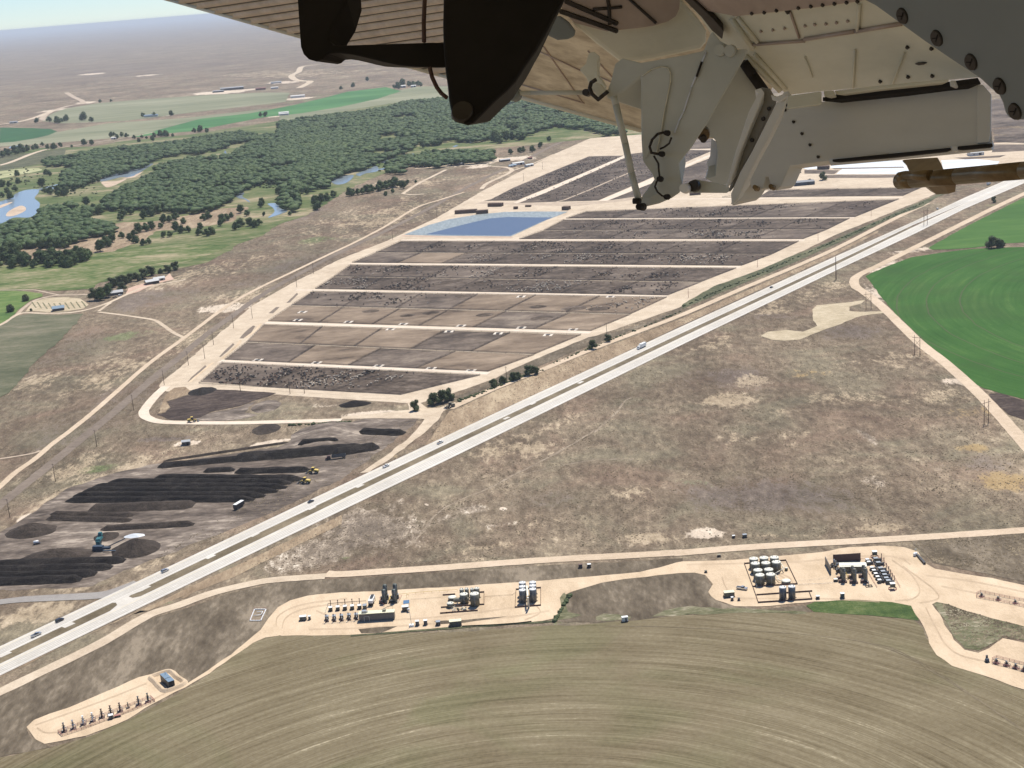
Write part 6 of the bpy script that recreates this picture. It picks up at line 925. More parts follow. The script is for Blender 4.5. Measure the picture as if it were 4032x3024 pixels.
MB().box((0, 0, 2.1), (18.5, 3.6, 4.2)).build('wall', 'bluegrey', t); mb = MB(); [mb.box((x, -1.83, 2.1), (.07, .06, 4.2)) for x in np.arange(-9, 9.2, 1.0)]; mb.build('rib', 'greysteel', t); MB().box((0, 0, 4.28), (18.9, 4.0, .14)).build('roof', 'beigeroof', t); f = MB().box((-5.2, -1.86, 1.4), (2.4, .1, 2.6)).build('door', 'greysteel', t); MB().box((-5.2, -1.93, 2.75), (2.8, .1, .14)).box((-6.5, -1.93, 1.4), (.14, .1, 2.7)).box((-3.9, -1.93, 1.4), (.14, .1, 2.7)).build('door_frame', 'cream', f); MB().box((-6.5, 0, 4.8), (2.4, 2, 1.2)).box((-5.2, 0, 4.6), (1.2, 1.2, .8)).build('roof_vent', 'galv', t); MB().box((4, .3, 4.7), (1.8, 1.8, 1.0)).build('roof_unit', 'tanbody', t)
for x, y, h, lab in [(1632,675,7.6,'front left dark tower on the left-hand pad'),(1852,665,7.4,'front right dark tower on the left-hand pad'),(1660,590,8.2,'back left dark tower on the left-hand pad'),(1880,575,8.2,'back right dark tower on the left-hand pad')]: tower('P', x, y, h, 1.15, lab, 'dark towers', 'darkgreen')
boxthing('P',1690,590,(1.4,1.4,2.2),0,'darkgreen','galv','dark cabinet right of the left dark towers','utility_cabinet','cabinet'); boxthing('P',1915,575,(1.2,1.4,2.2),0,'darkgreen','galv','dark cabinet right of the right dark towers','utility_cabinet','cabinet')
pipe('P',[(1520,560),(1540,660),(1620,720)],.12,'redpipe','red pipe left of the dark towers',[2,1.5,1]); pipe('P',[(1720,640),(1740,560),(1760,520)],.25,'yellow','yellow pipe between the two pairs of dark towers',[1.5,2,2.6]); pipe('P',[(1930,640),(1960,580),(1995,520)],.1,'redpipe','red pipe right of the dark towers',[1,1,1]); pipe('P',[(1430,850),(1560,835),(1700,760),(1800,750)],.18,'tanbody','tan pipe curving behind the metal building',[1.6]*4)
g = G('P', 1355, 700, ZP); t = thing('gas_cooler', 'white gas cooler with three dark fans on top', 'cooler', (g[0], g[1], ZP), math.pi/2-.1); MB().box((0, 0, 2.6), (7.6, 2.5, 1.5)).build('fan_deck', 'white', t); mb = MB(); [mb.box((sx*3.5, sy*1.1, .9), (.25, .25, 1.9)) for sx in (-1, 0, 1) for sy in (-1, 1)]; mb.build('leg', 'black', t); MB().box((-1.6, 0, 1.0), (3.8, 2.0, 1.6)).build('engine', 'black', t); [MB().cyl((x, 0, 3.3), (x, 0, 3.65), .9, .9, 16).build('fan', 'black', t) for x in (-.4, 1.5, 3.2)]
boxthing('P',1200,810,(1.8,2.6,2.2),0,'darkgreen','galv','dark green engine box left of the gas cooler','engine_box','engine'); 
g = G('P', 2085, 850, ZP); t = thing('equipment_trailer', 'cabin with a tilted blue-grey solar rack behind it', 'cabin', (g[0], g[1], ZP), .05); MB().box((0, 0, 1.3), (3.4, 2.6, 2.4)).build('cabin', 'darkcar', t); MB().box((0, 0, 2.6), (3.6, 2.9, .14)).build('roof', 'white', t); MB().box((.6, 5.0, 2.6), (3.2, 6.2, .14), 0, 1, Matrix.Rotation(-.12, 3, 'X').to_euler()).build('solar_panel', 'solar', t); mb = MB(); [mb.box((.6+sx*1.4, 5+sy*2.8, 1.2), (.14, .14, 2.5)) for sx in (-1, 1) for sy in (-1, 1)]; mb.build('leg', 'galv', t); MB().lathe([(0, -.2), (.7, -.2), (.8, .5), (0, .9)], (1.6, -2.2, 1.3), 12).build('tank', 'white', t)
pipe('P',[(2100,510),(2150,495)],.12,'yellow','short orange pipe stub behind the solar rack',[1.6,1.6])
gq = 'olive tanks in the middle of the left-hand pad'
for x, y, h, d, lab in [(1062,337,6.6,4.9,'largest front right olive tank in the middle group'),(918,342,5.0,4.4,'front middle olive tank in the middle group'),(890,276,5.4,2.4,'slim back tank at the left of the middle group'),(958,270,5.4,2.2,'second slim back tank of the middle group'),(1032,272,5.4,2.2,'third slim back tank of the middle group'),(1096,262,5.6,2.8,'slim back tank at the right of the middle group'),(762,382,1.6,4.4,'low cream-topped basin left in the middle group'),(735,464,2.3,3.6,'low white-topped tank beside the horizontal vessel')]: tank('Q', x, y, h, d, lab, gq)
g = G('Q', 890, 470, ZP); t = thing('horizontal_vessel', 'long pale horizontal pressure vessel in the middle group', 'vessel', (g[0], g[1], ZP), .06); MB().lathe([(0, -4.2), (.8, -4.0), (1.3, -3.5), (1.3, 3.5), (.8, 4.0), (0, 4.2)], (0, 0, 2.2), 18, 'x').build('shell', 'tanbody', t); MB().box((-2.2, 0, .6), (.5, 2, 1.2)).box((2.2, 0, .6), (.5, 2, 1.2)).build('saddle', 'cream', t); MB().cyl((0, 0, 3.4), (0, 0, 4.0), .35, .35, 10).build('nozzle', 'galv', t)
g = G('Q', 860, 555, ZP); t = thing('pipe_manifold', 'tangle of pale pipes and pumps in front of the pressure vessel', 'pipework', (g[0], g[1], ZP)); mb = MB(); rr = random.Random(8)
for i in range(14): a = Vector((rr.uniform(-3.5, 3.5), rr.uniform(-2.4, 2.4), rr.uniform(.3, 1.2))); mb.path([a, a+Vector((rr.uniform(-2, 2), 0, 0)), a+Vector((rr.uniform(-1, 1), rr.uniform(-1.5, 1.5), rr.uniform(0, .6)))], .13)
mb.build('pipe', 'cream', t); mb = MB(); [mb.box((rr.uniform(-3.5, 3.5), rr.uniform(-2.4, 2.4), .5), (rr.uniform(.5, 1.2), rr.uniform(.5, 1), .9)) for i in range(9)]; mb.build('pump', 'olive', t)
for pts, lab in [([(636,362),(800,350)],'rusty wall stub at the upper left of the middle tank group'),([(1132,325),(1197,320),(1197,488),(1060,497),(612,530)],'rusty wall round the right side of the middle tank group'),([(600,610),(850,590),(1108,572)],'rusty wall in front of the pipe tangle'),([(1632,285),(1968,262),(1968,500),(1618,528),(1632,285)],'rusty wall enclosing the six slim grey tanks')]: wall('Q', pts, .75, 'rust', lab, group='containment walls')
for x, y, lab in [(1715,186,'back left of the six slim grey tanks'),(1715,238,'middle left of the six slim grey tanks'),(1715,286,'front left of the six slim grey tanks'),(1855,181,'back right of the six slim grey tanks'),(1855,226,'middle right of the six slim grey tanks'),(1855,274,'front right of the six slim grey tanks')]: tank('Q', x, y, 7.0, 3.66, lab, 'six slim grey tanks of the left-hand pad', 'greysteel', 'white')
g = G('Q', 1785, 300, 7.2); t = thing('catwalk', 'pale catwalk running between the six slim grey tanks', 'catwalk', (g[0], g[1], ZP)); MB().box((0, 0, 7.2), (.9, 13, .12)).build('deck', 'cream', t); mb = MB(); [mb.cyl((s*.45, y, 0), (s*.45, y, 8.2), .05, .05, 5) for s in (-1, 1) for y in (-6, -2, 2, 6)]; mb.box((.45, 0, 8.2), (.05, 13, .05)).box((-.45, 0, 8.2), (.05, 13, .05)); mb.build('railing', 'galv', t); MB().box((0, -7.5, 3.6), (.9, .25, 8), 0, 1, Matrix.Rotation(.4, 3, 'X').to_euler()).build('stair', 'galv', t)
pipe('Q',[(30,345),(260,320),(480,303),(700,288),(830,282)],.09,'yellow','yellow pipe rack from the dark towers to the middle tanks',[.9]*5); pipe('Q',[(200,412),(400,400),(600,385)],.06,'tanbody','thin brown pipe line from the solar rack to the middle tanks',[.4]*3); pipe('Q',[(1210,375),(1400,360),(1580,350),(1620,320)],.06,'rust','thin rusty pipe line between the middle tanks and the six slim tanks',[.4]*4)
boxthing('Q',290,768,(1.7,1.7,2.5),0,'navy','white','left one of two white-roofed portable toilets','portable_toilet','toilet'); boxthing('Q',402,758,(1.7,1.7,2.5),0,'navy','white','right one of two white-roofed portable toilets','portable_toilet','toilet'); boxthing('Q',572,762,(2.0,2.2,2.0),0,'black','galv','black dumpster-like box between the toilets and the olive shed','skip_box','skip'); boxthing('Q',808,765,(6.0,2.8,2.6),.05,'olive','beigeroof','olive shed with a bright cream roof at the front of the left-hand pad','equipment_shed','shed')
g = G('Q', 210, 780, ZP); t = thing('flare_stack', 'slender grey mast rising from a small white base', 'mast', (g[0], g[1], ZP)); MB().box((0, 0, .5), (2.4, 2, 1.0)).build('base', 'white', t); MB().cyl((0, 0, 1), (-.3, 0, 9), .13, .08, 8).build('mast', 'galv', t)
boxthing('I',330,495,(3.4,2.2,2.2),0,'darkgreen','white','white-topped generator at the left end of the left-hand pad','generator','generator'); boxthing('I',373,492,(1.1,1.4,2.0),0,'greysteel','white','slim white cabinet right of the generator','utility_cabinet','cabinet'); g = G('I', 325, 505, ZP)
P4 = GL('H', [(1620,705),(1650,632),(1724,632),(1690,705)], ZP); o = P4[0]; t = thing('gas_meter_yard', 'small fenced meter yard with pale edging left of the left-hand pad', 'meter yard', (o[0], o[1], ZP)); mb = MB(); pm = MB()
for a, b in zip(P4, P4[1:]+P4[:1]):
    L = math.dist(a, b); an = math.atan2(b[1]-a[1], b[0]-a[0]); mb.box(((a[0]+b[0])/2-o[0], (a[1]+b[1])/2-o[1], .18), (L, .5, .36), an); pm.box(((a[0]+b[0])/2-o[0], (a[1]+b[1])/2-o[1], 1.1), (L, .06, .08), an); [pm.box((a[0]+(b[0]-a[0])*q-o[0], a[1]+(b[1]-a[1])*q-o[1], .6), (.1, .1, 1.2), an) for q in (0, .25, .5, .75)]
mb.build('kerb', 'white', t); pm.build('railing', 'pinkpipe', t); c0 = np.mean(P4, 0); MB().path([(c0[0]-o[0]-2, c0[1]-o[1]-1.5, .6), (c0[0]-o[0]+2, c0[1]-o[1]-1, .6), (c0[0]-o[0]+2.2, c0[1]-o[1]+3, .6), (c0[0]-o[0]-1, c0[1]-o[1]+3, .6)], .2).build('pipe', 'white', t)
wall('I',[(1395,540),(1500,535),(1620,530),(1760,520),(1860,508)],.6,'hedge','dark low silt fence along the field edge of the pad','silt_fence',.1,False)
# bottom-left pad: row of wellheads, dark tank house, berm
WL = [(210,1105,'greysteel','dark'),(352,1062,'galv','light grey'),(510,995,'white','whitish'),(655,945,'white','white-topped'),(797,888,'rust','reddish dark'),(935,835,'rust','brown'),(1080,792,'rust','slim brown'),(1205,738,'tanbody','short tan'),(1368,690,'greysteel','grey-green'),(1515,640,'darkgreen','dark green')]
for i, (x, y, m_, cn) in enumerate(WL): wellhead('S', x, y, '%s tall wellhead, number %s from left on the lower left pad' % (cn, ['one','two','three','four','five','six','seven','eight','nine','ten'][i]), 'row of wellheads on the lower left pad', 1.05 if i != 7 else .7, True, m_)
railcage('S',[(115,1120),(180,1180),(480,1080),(900,920),(1280,780),(1620,640),(1560,580),(1300,680),(900,830),(420,1010),(115,1120)],'long pink railing round the row of tall wellheads')
boxthing('S',940,905,(1.9,1.7,1.9),.35,'greysteel','white','white-topped grey cabinet in front of the tall wellheads','utility_cabinet','cabinet'); boxthing('S',1040,880,(2.6,1.0,.9),.3,'black','pinkpipe','low black trough right of the white-topped cabinet','trough','trough')
rf = [np.array(G('S', x, y, 4.1)) for x, y in [(1700,212),(1785,192),(1912,312),(1835,338)]]; c0 = sum(rf)/4; Lh = np.linalg.norm((rf[3]+rf[2]-rf[0]-rf[1])/2); Wh = 3.0; dd = (rf[3]+rf[2]-rf[0]-rf[1]); t = thing('tank_house', 'long black tank with a pale blue-grey top inside an earth berm', 'tank', (c0[0], c0[1], ZP), math.atan2(dd[1], dd[0])); MB().box((0, 0, 1.95), (Lh, Wh, 3.9)).build('body', 'black', t); MB().box((0, 0, 3.96), (Lh+.1, Wh+.1, .12)).build('roof', 'blueroof', t); MB().cyl((-Lh*.3, .4, 4), (-Lh*.3, .4, 5.2), .12, .12, 6).box((Lh*.1, 0, 4.1), (.1, Wh, .1)).build('vent', 'darkcar', t); MB().cyl((Lh/2, -.3, .9), (Lh/2+.12, -.3, .9), .35, .35, 12).build('valve', 'galv', t)
def berm(c, pts, w, h, mat, lab):
    P = spline(GL(c, pts), True, 5); o = P[0]; n = len(P); vs = []; fs = []; pr = [(-1, 0), (-.3, .9), (0, 1), (.3, .9), (1, 0)]
    for i in range(n):
        a, b = np.array(P[i-1]), np.array(P[(i+1) % n]); d = (b-a)/np.linalg.norm(b-a); nn = np.array([-d[1], d[0]])
        for u, z in pr: q = np.array(P[i])+nn*u*w/2; vs.append((q[0]-o[0], q[1]-o[1], z*h))
    for i in range(n):
        for j in range(4): fs.append((i*5+j, i*5+j+1, ((i+1) % n)*5+j+1, ((i+1) % n)*5+j))
    ob = MB().add(vs, fs).build('earth_berm', mat, None, (o[0], o[1], ZP)); bm = bmesh.new(); bm.from_mesh(ob.data); bmesh.ops.recalc_face_normals(bm, faces=bm.faces); bm.to_mesh(ob.data); bm.free(); tag(ob, lab, 'berm')
berm('S',[(1560,275),(1700,215),(1800,185),(1880,190),(1960,265),(2080,350),(1980,420),(1790,485),(1700,430),(1620,340)],3.4,1.3,'pad','low sandy berm ringing the long black tank')
# ------------------------------------------------------------------ the aircraft: high wing, flap track fairings and flap seen from the cabin
def paint2(name, c1, c2, rough, metal=0.0, coat=0.0, sc=3.0, stretch=(1, 1, 1), rot=(0, 0, 0), bump=0.0, spec=.5):
    m, nt, b = _mat(name); tc = nt.nodes.new('ShaderNodeTexCoord'); mp = nt.nodes.new('ShaderNodeMapping'); mp.inputs['Scale'].default_value = stretch; mp.inputs['Rotation'].default_value = rot
    nt.links.new(tc.outputs['Object'], mp.inputs['Vector']); n = _noise(nt, mp.outputs[0], sc, 6, .65); nt.links.new(_ramp(nt, n, [(.34, c1), (.66, c2)]), b.inputs['Base Color'])
    b.inputs['Roughness'].default_value = rough; b.inputs['Metallic'].default_value = metal; b.inputs['Coat Weight'].default_value = coat; b.inputs['Specular IOR Level'].default_value = spec
    if bump: _bump(nt, b, n, bump)
    return m
M['ac_paint'] = paint2('aircraft_cream', (.62, .61, .49), (.76, .745, .61), .5, sc=3.5, stretch=(1, .5, 2))
M['ac_grey'] = paint2('aircraft_grey', (.48, .50, .455), (.56, .58, .53), .5, sc=4)
M['ac_flap'] = paint2('flap_grey', (.58, .58, .545), (.66, .66, .62), .45, sc=2.5, stretch=(.4, 1, 2))
M['ac_reflect_brown'] = paint2('brown_reflection_skin', (.34, .27, .23), (.48, .39, .335), .35, .2, sc=4)  # dark brown holds a painted ground reflection; brown panel and seams share it
M['ac_reflect_streaks'] = paint2('reflection_streaked_skin', (.36, .29, .19), (.74, .66, .50), .3, .25, sc=3.2, stretch=(.35, 2.2, 6), rot=(0, .25, .35), bump=.004)  # streaks in the base colour stand for ground reflections on glossy skin
M['ac_corr'] = paint2('corrugated_skin', (.46, .39, .31), (.66, .57, .46), .4, .1, sc=4, stretch=(.4, 2, 2))
M['ac_black'] = paint2('near_black', (.008, .007, .0065), (.018, .015, .0135), .6, sc=5, spec=.2)  # near-black even colour of the foreground arm and fairing
M['ac_dark'] = paint2('dark_grey_panel', (.18, .205, .205), (.22, .245, .245), .6, sc=1.5)
M['ac_channel'] = paint2('channel_grey', (.20, .19, .165), (.27, .26, .23), .6, sc=4)
M['ac_hole'] = paint2('dark_gap', (.012, .01, .009), (.02, .017, .015), .8)
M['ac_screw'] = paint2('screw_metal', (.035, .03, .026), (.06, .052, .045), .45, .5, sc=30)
M['ac_tube'] = paint2('bronze_tube', (.11, .075, .035), (.24, .17, .085), .3, .4, sc=6, stretch=(.3, 3, 5))
M['ac_bluewhite'] = paint2('sky_reflection_edge', (.60, .66, .75), (.7, .75, .82), .4)  # pale blue base colour stands for sky reflected in the edge
def PT(c, x, y, d): return CAM + RAY(c, x, y)*d
class PL:
    def __init__(s, a, b, c):
        s.p = PT(*a); q = PT(*b); r = PT(*c); n = np.cross(q-s.p, r-s.p); n /= np.linalg.norm(n); s.n = n if (CAM-s.p)@n > 0 else -n
    def at(s, c, x, y, off=0.0):
        r = RAY(c, x, y); t = ((s.p+s.n*off-CAM)@s.n)/(r@s.n); return CAM+r*t
AC = thing('aircraft', 'white high-wing aircraft seen from its cabin, with flap brackets, flap and corrugated wing underside', 'aircraft', tuple(PT('V', 1400, 0, 4.5)))
AO = np.array(AC.location)
def fin(o, bev=.0):
    o.parent = AC
    if bev: m = o.modifiers.new('Bevel', 'BEVEL'); m.width = bev; m.segments = 3; m.limit_method = 'ANGLE'; m.angle_limit = math.radians(50)
    return o
def slab(name, c, pts, pl, th, mat, off=0.0, bev=.004, sm=False, parent=None, sh=None):
    P2 = spline(pts, True, 5) if sm else pts; F_ = [pl.at(c, x, y, off)-AO for x, y in P2]; n = len(F_); cen = sum(F_)/n; sh = min(.5, th*.9/max(.05, np.mean([np.linalg.norm(p-cen) for p in F_]))) if sh is None else sh; B_ = [p+(cen-p)*sh-pl.n*th for p in F_]
    ex = Vector(F_[1]-F_[0]).normalized(); nn = Vector(pl.n); ey = nn.cross(ex); q = [Vector((Vector(p-F_[0]).dot(ex), Vector(p-F_[0]).dot(ey), 0)) for p in F_]; tri = tessellate_polygon([q])
    bm = bmesh.new(); vf = [bm.verts.new(p) for p in F_]; vb = [bm.verts.new(p) for p in B_]
    for a, b, d in tri:
        try: bm.faces.new((vf[a], vf[b], vf[d])); bm.faces.new((vb[d], vb[b], vb[a]))
        except ValueError: pass
    for i in range(n):
        try: bm.faces.new((vf[i], vb[i], vb[(i+1) % n], vf[(i+1) % n]))
        except ValueError: pass
    bmesh.ops.recalc_face_normals(bm, faces=bm.faces); bmesh.ops.dissolve_limit(bm, angle_limit=.02, verts=bm.verts, edges=bm.edges)
    me = bpy.data.meshes.new(name); bm.to_mesh(me); bm.free(); me.materials.append(M[mat]); o = bpy.data.objects.new(name, me); COL.objects.link(o); fin(o, bev)
    if parent: o.parent = parent
    return o
def rod(name, c, pts, pl, r, mat, off=0.0, n=10, parent=None):
    P = [Vector(pl.at(c, x, y, off)-AO) for x, y in pts]; mb = MB(); mb.path(P, r, n); [mb.lathe_xyz(tuple(p), (r, r, r), 8, 6) for p in P[1:-1]]
    o = mb.build(name, mat, parent or AC); return o
def disc(name, c, x, y, pl, r, mat, off=0.0, th=.004, n=16, parent=None):
    a = Vector(pl.at(c, x, y, off)-AO); nn = Vector(pl.n); mb = MB().cyl(a-nn*th, a+nn*th, r, r*.85, n); return mb.build(name, mat, parent or AC)
WINGP = PL(('V',370,0,8.2), ('V',1385,280,6.6), ('V',1500,0,4.9))
BR = PL(('C',740,400,4.3), ('C',1500,400,4.15), ('C',950,1300,4.3)); BK = PL(('C',100,700,4.7), ('C',1500,400,4.6), ('C',950,1300,4.8))
FL = PL(('D',100,1400,3.95), ('D',1960,1000,3.55), ('D',700,760,3.85)); ST = PL(('C',1640,560,3.66), ('C',1440,1250,3.72), ('C',1820,620,3.62)); SK = PL(('D',0,300,4.3), ('D',1800,600,3.65), ('D',900,0,3.7)); FP = PL(('D',1000,0,1.75), ('D',2100,900,1.6), ('D',2212,0,1.5)); BL_ = PL(('B',200,200,2.75), ('B',1200,700,2.62), ('B',1500,0,2.68))
# wing underside, running on overhead beyond the top of the picture
slab('wing_skin', 'V', [(300,-20),(370,-1),(650,78),(950,160),(1385,282),(1480,300),(1620,300),(1700,120),(1900,-60),(2000,-260),(1500,-300),(700,-300),(250,-160)], WINGP, .06, 'ac_reflect_streaks', 0, .004)
def ridges():
    mb = MB()
    for k in range(-20, 15):
        y0 = 2+17*k*.98; xl = (370*.2775+y0+.15*950)/(.2775+.15); xr = 1080
        if xl > xr-20: continue
        xl = max(300, xl+4); A0, A1 = [Vector(WINGP.at('V', xl, y0+.15*(950-xl)+dy)-AO) for dy in (-6.2, 5.2)]; B0, B1 = [Vector(WINGP.at('V', xr, y0+.15*(950-xr)+dy)-AO) for dy in (-6.2, 5.2)]; nn = Vector(WINGP.n)
        pr = [(0, .0005), (.18, .009), (.5, .014), (.82, .009), (1, .0005)]; vs = []
        for t, h in pr: vs.append(A0.lerp(A1, t)+nn*h); vs.append(B0.lerp(B1, t)+nn*h)
        mb.add(vs, [(2*i, 2*i+1, 2*i+3, 2*i+2) for i in range(4)], True)
    mb.build('corrugation', 'ac_corr', AC)
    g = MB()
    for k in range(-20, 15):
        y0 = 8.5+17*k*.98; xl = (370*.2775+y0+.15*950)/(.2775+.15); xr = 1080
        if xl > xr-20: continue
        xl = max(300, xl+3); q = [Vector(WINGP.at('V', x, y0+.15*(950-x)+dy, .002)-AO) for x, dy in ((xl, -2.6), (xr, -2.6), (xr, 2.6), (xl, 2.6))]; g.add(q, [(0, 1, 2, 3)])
    g.build('groove', 'ac_screw', AC)  # flat dark strips between ridges, dark reflection put into their colour
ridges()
rod('wing_edge', 'V', [(300,-18),(370,0),(650,79),(950,161),(1385,281)], WINGP, .012, 'ac_paint', .002)
for a, b in (((200,330),(500,470)), ((520,330),(860,700)), ((230,300),(480,660)), ((60,540),(495,668)), ((560,480),(860,620))): rod('seam', 'C', [a, b], WINGP, .004, 'ac_reflect_brown', .001, 6)
slab('wing_underside_panel', 'C', [(320,-120),(330,-10),(350,60),(420,170),(560,290),(730,420),(860,410),(960,392),(1120,360),(1260,328),(1300,280),(1302,200),(1250,120),(1135,-10),(1060,-160)], BK, .22, 'ac_paint', 0, .03)
slab('reflection_panel', 'C', [(250,-160),(350,60),(390,110),(430,150),(640,205),(700,198),(820,186),(940,170),(1040,140),(1090,105),(1112,60),(1118,-10),(1110,-160)], BK, .05, 'ac_reflect_brown', .05, .006)  # dark brown sheet painted as the ground reflection on the panel below
slab('reflection_panel', 'C', [(270,130),(330,90),(400,140),(445,200),(440,240),(390,262),(320,268),(240,230)], BK, .05, 'ac_dark', .03, .01)
for k, (a, b) in enumerate([((345,75),(700,200)), ((380,10),(700,150))]):
    mb = MB(); P0 = Vector(BK.at('C', *a, .055)-AO); P1 = Vector(BK.at('C', *b, .055)-AO); nn = Vector(BK.n); [mb.cyl(P0.lerp(P1, i/24), P0.lerp(P1, i/24)+nn*.006, .0085, .006, 8) for i in range(25)]; mb.build('rivet_row', 'ac_screw', AC)
rod('panel_seam', 'C', [(640,-40),(655,40),(660,160)], BK, .006, 'ac_screw', .055, 6); rod('panel_seam', 'C', [(550,60),(640,55),(740,45)], BK, .005, 'ac_screw', .055, 6); rod('panel_seam', 'C', [(760,-30),(960,150)], BK, .005, 'ac_screw', .055, 6)
# skin to the right of the big bracket
slab('inboard_skin', 'C', [(1100,-200),(1135,-10),(1250,120),(1305,210),(1300,300),(1500,320),(1600,400),(1700,520),(1810,620),(1980,600),(2400,560),(2900,515),(3900,430),(3900,-200)], SK, .12, 'ac_paint', 0, .004)
slab('brown_panel', 'D', [(-420,-200),(-330,60),(-10,120),(0,128),(300,98),(600,62),(960,12),(1010,0),(1000,-200)], SK, .02, 'ac_reflect_brown', .012, .002)
slab('skin_channel', 'C', [(1130,-10),(1180,-20),(1330,120),(1400,200),(1390,260),(1320,200),(1250,110)], SK, .02, 'ac_screw', .02, .004)
for nm, a, b, r, mt in [('skin_rib',(-15,140),(150,370),.010,'ac_paint'),('skin_rib',(30,130),(185,320),.008,'ac_paint'),('skin_seam',(430,90),(500,290),.0035,'ac_reflect_brown'),('skin_seam',(958,30),(945,230),.0055,'ac_paint'),('skin_seam',(150,340),(540,312),.005,'ac_reflect_brown'),('skin_seam',(540,300),(925,238),.006,'ac_reflect_brown'),('skin_seam',(930,240),(1280,180),.006,'ac_reflect_brown'),('skin_rib',(90,420),(360,690),.011,'ac_paint'),('skin_rib',(160,410),(400,680),.008,'ac_paint'),
  ('skin_seam',(925,380),(905,700),.003,'ac_paint'),('skin_seam',(400,60),(420,95),.008,'ac_screw'),('skin_seam',(540,430),(600,590),.0025,'ac_paint'),('skin_seam',(1300,400),(1200,660),.0025,'ac_paint')]: rod(nm, 'D', [a, b], SK, r, mt, .004, 6)
def rivs(pts, c, pl, r, off, mat='ac_screw'):
    mb = MB(); nn = Vector(pl.n)
    for x, y in pts: p = Vector(pl.at(c, x, y, off)-AO); mb.cyl(p-nn*.001, p+nn*.004, r, r*.8, 8)
    mb.build('rivet_row', mat, AC)
rivs([(140,102),(235,95),(328,80),(495,60),(590,48),(680,38),(770,28),(862,18),(945,10)], 'D', SK, .006, .013); rivs([(210,238),(300,228),(390,215),(545,197),(620,186),(705,182),(785,172),(870,160)], 'D', SK, .005, .002, 'ac_reflect_brown')
rivs([(1325,360),(1508,370),(1118,620),(1515,578),(1330,585)], 'D', SK, .006, .002); slab('drain_slot', 'D', [(1380,488),(1400,480),(1440,476),(1472,480),(1450,492),(1410,498)], SK, .004, 'ac_screw', .003, 0)
# dark gaps and hinges along the flap's upper edge
slab('flap_gap', 'D', [(680,742),(800,715),(1000,695),(1300,660),(1640,622),(1860,592),(1885,636),(1690,655),(1300,705),(1000,738),(680,770)], FL, .03, 'ac_hole', .03, 0)
slab('flap_lip', 'D', [(760,690),(1100,650),(1640,600),(1645,622),(1100,680),(780,722)], FL, .02, 'ac_paint', .045, .003)
slab('hinge_block', 'D', [(1642,612),(1690,606),(1695,652),(1645,660)], FL, .03, 'ac_flap', .06, .004); slab('hinge_block', 'D', [(680,690),(760,684),(780,720),(690,738)], FL, .03, 'ac_paint', .06, .008); slab('cover_plate', 'D', [(410,725),(672,690),(676,795),(400,832)], FL, .02, 'ac_paint', .075, .004)
# flap
slab('flap', 'D', [(380,700),(420,690),(425,740),(400,830),(680,772),(1200,715),(1690,655),(1880,635),(1955,700),(1962,900),(1975,1092),(1660,1130),(1200,1180),(745,1222),(430,1262),(400,1330),(360,1420),(322,1452),(290,1440),(262,1340),(245,1345),(225,1440),(185,1452),(140,1440),(125,1400),(80,1470),(40,1530),(-10,1570),(-20,1520),(60,1330),(200,1060),(330,820)], FL, .05, 'ac_flap', 0, .006)
slab('flap_slot', 'D', [(750,1212),(1200,1166),(1655,1122),(1662,1145),(1200,1196),(752,1234)], FL, .012, 'ac_hole', .012, .002); slab('flap_slot', 'D', [(1704,1112),(1850,1098),(1972,1088),(1980,1116),(1850,1128),(1706,1142)], FL, .012, 'ac_hole', .012, .002); slab('slot_bracket', 'D', [(1660,1112),(1702,1108),(1706,1148),(1664,1152)], FL, .012, 'ac_flap', .016, .002)  # near-black strips laid on as the flap's lower slots
slab('flap_edge_strip', 'D', [(1850,640),(1900,640),(1962,712),(1960,1000),(1950,1085),(1850,1095)], FL, .01, 'ac_bluewhite' if False else 'ac_flap', .006, .003); rod('flap_trailing_edge', 'D', [(745,1228),(1200,1188),(1660,1140),(1972,1108)], FL, .012, 'ac_flap', -.01)
rivs([(403,800),(393,838),(458,928),(522,1018),(583,1103),(645,1195)], 'D', FL, .0045, .002); rivs([(175,1436),(292,1425)], 'D', FL, .008, .004)
# angled channel strut between bracket and flap
slab('strut_channel', 'C', [(1640,560),(1700,570),(1745,650),(1700,720),(1640,850),(1570,1000),(1500,1120),(1440,1250),(1425,1240),(1480,1060),(1560,800)], ST, .02, 'ac_channel', .0, .003); slab('strut_flange', 'C', [(1595,580),(1640,565),(1665,600),(1580,800),(1500,1000),(1440,1200),(1408,1240),(1412,1200),(1480,960),(1560,720),(1625,600)], ST, .03, 'ac_flap', .02, .004)
slab('strut_flange', 'C', [(1745,650),(1818,622),(1800,680),(1700,880),(1600,1060),(1540,1180),(1480,1310),(1445,1335),(1440,1260),(1500,1120),(1580,980),(1680,780)], ST, .03, 'ac_flap', .02, .004); rivs([(1692,704),(1655,770),(1582,908)], 'C', ST, .006, .002); slab('strut_head', 'C', [(1700,610),(1740,625),(1800,600),(1815,625),(1760,665),(1710,650)], ST, .03, 'ac_flap', .03, .006)
slab('rear_panel', 'C', [(1500,400),(1540,400),(1640,540),(1640,570),(1560,800),(1480,1060),(1430,1200),(1340,1190),(1280,1160),(1345,1140),(1360,1000),(1350,920),(1330,895),(1290,890),(1240,860),(1230,880),(1190,930),(1160,960),(1250,780),(1400,560)], BK, .03, 'ac_grey', .25, .004); rod('seal_strip', 'C', [(1525,400),(1580,480),(1660,590)], BK, .016, 'ac_hole', .27)
slab('sky_reflection_edge', 'C', [(1318,895),(1352,915),(1362,980),(1352,1130),(1300,1158),(1275,1162),(1300,1110),(1285,1060),(1310,1010)], BK, .02, 'ac_bluewhite', .22, .004); disc('guide_roller', 'C', 1265, 868, BK, .022, 'ac_tube', .3, .02); disc('guide_pin', 'C', 1265, 895, BK, .012, 'ac_screw', .32, .02)
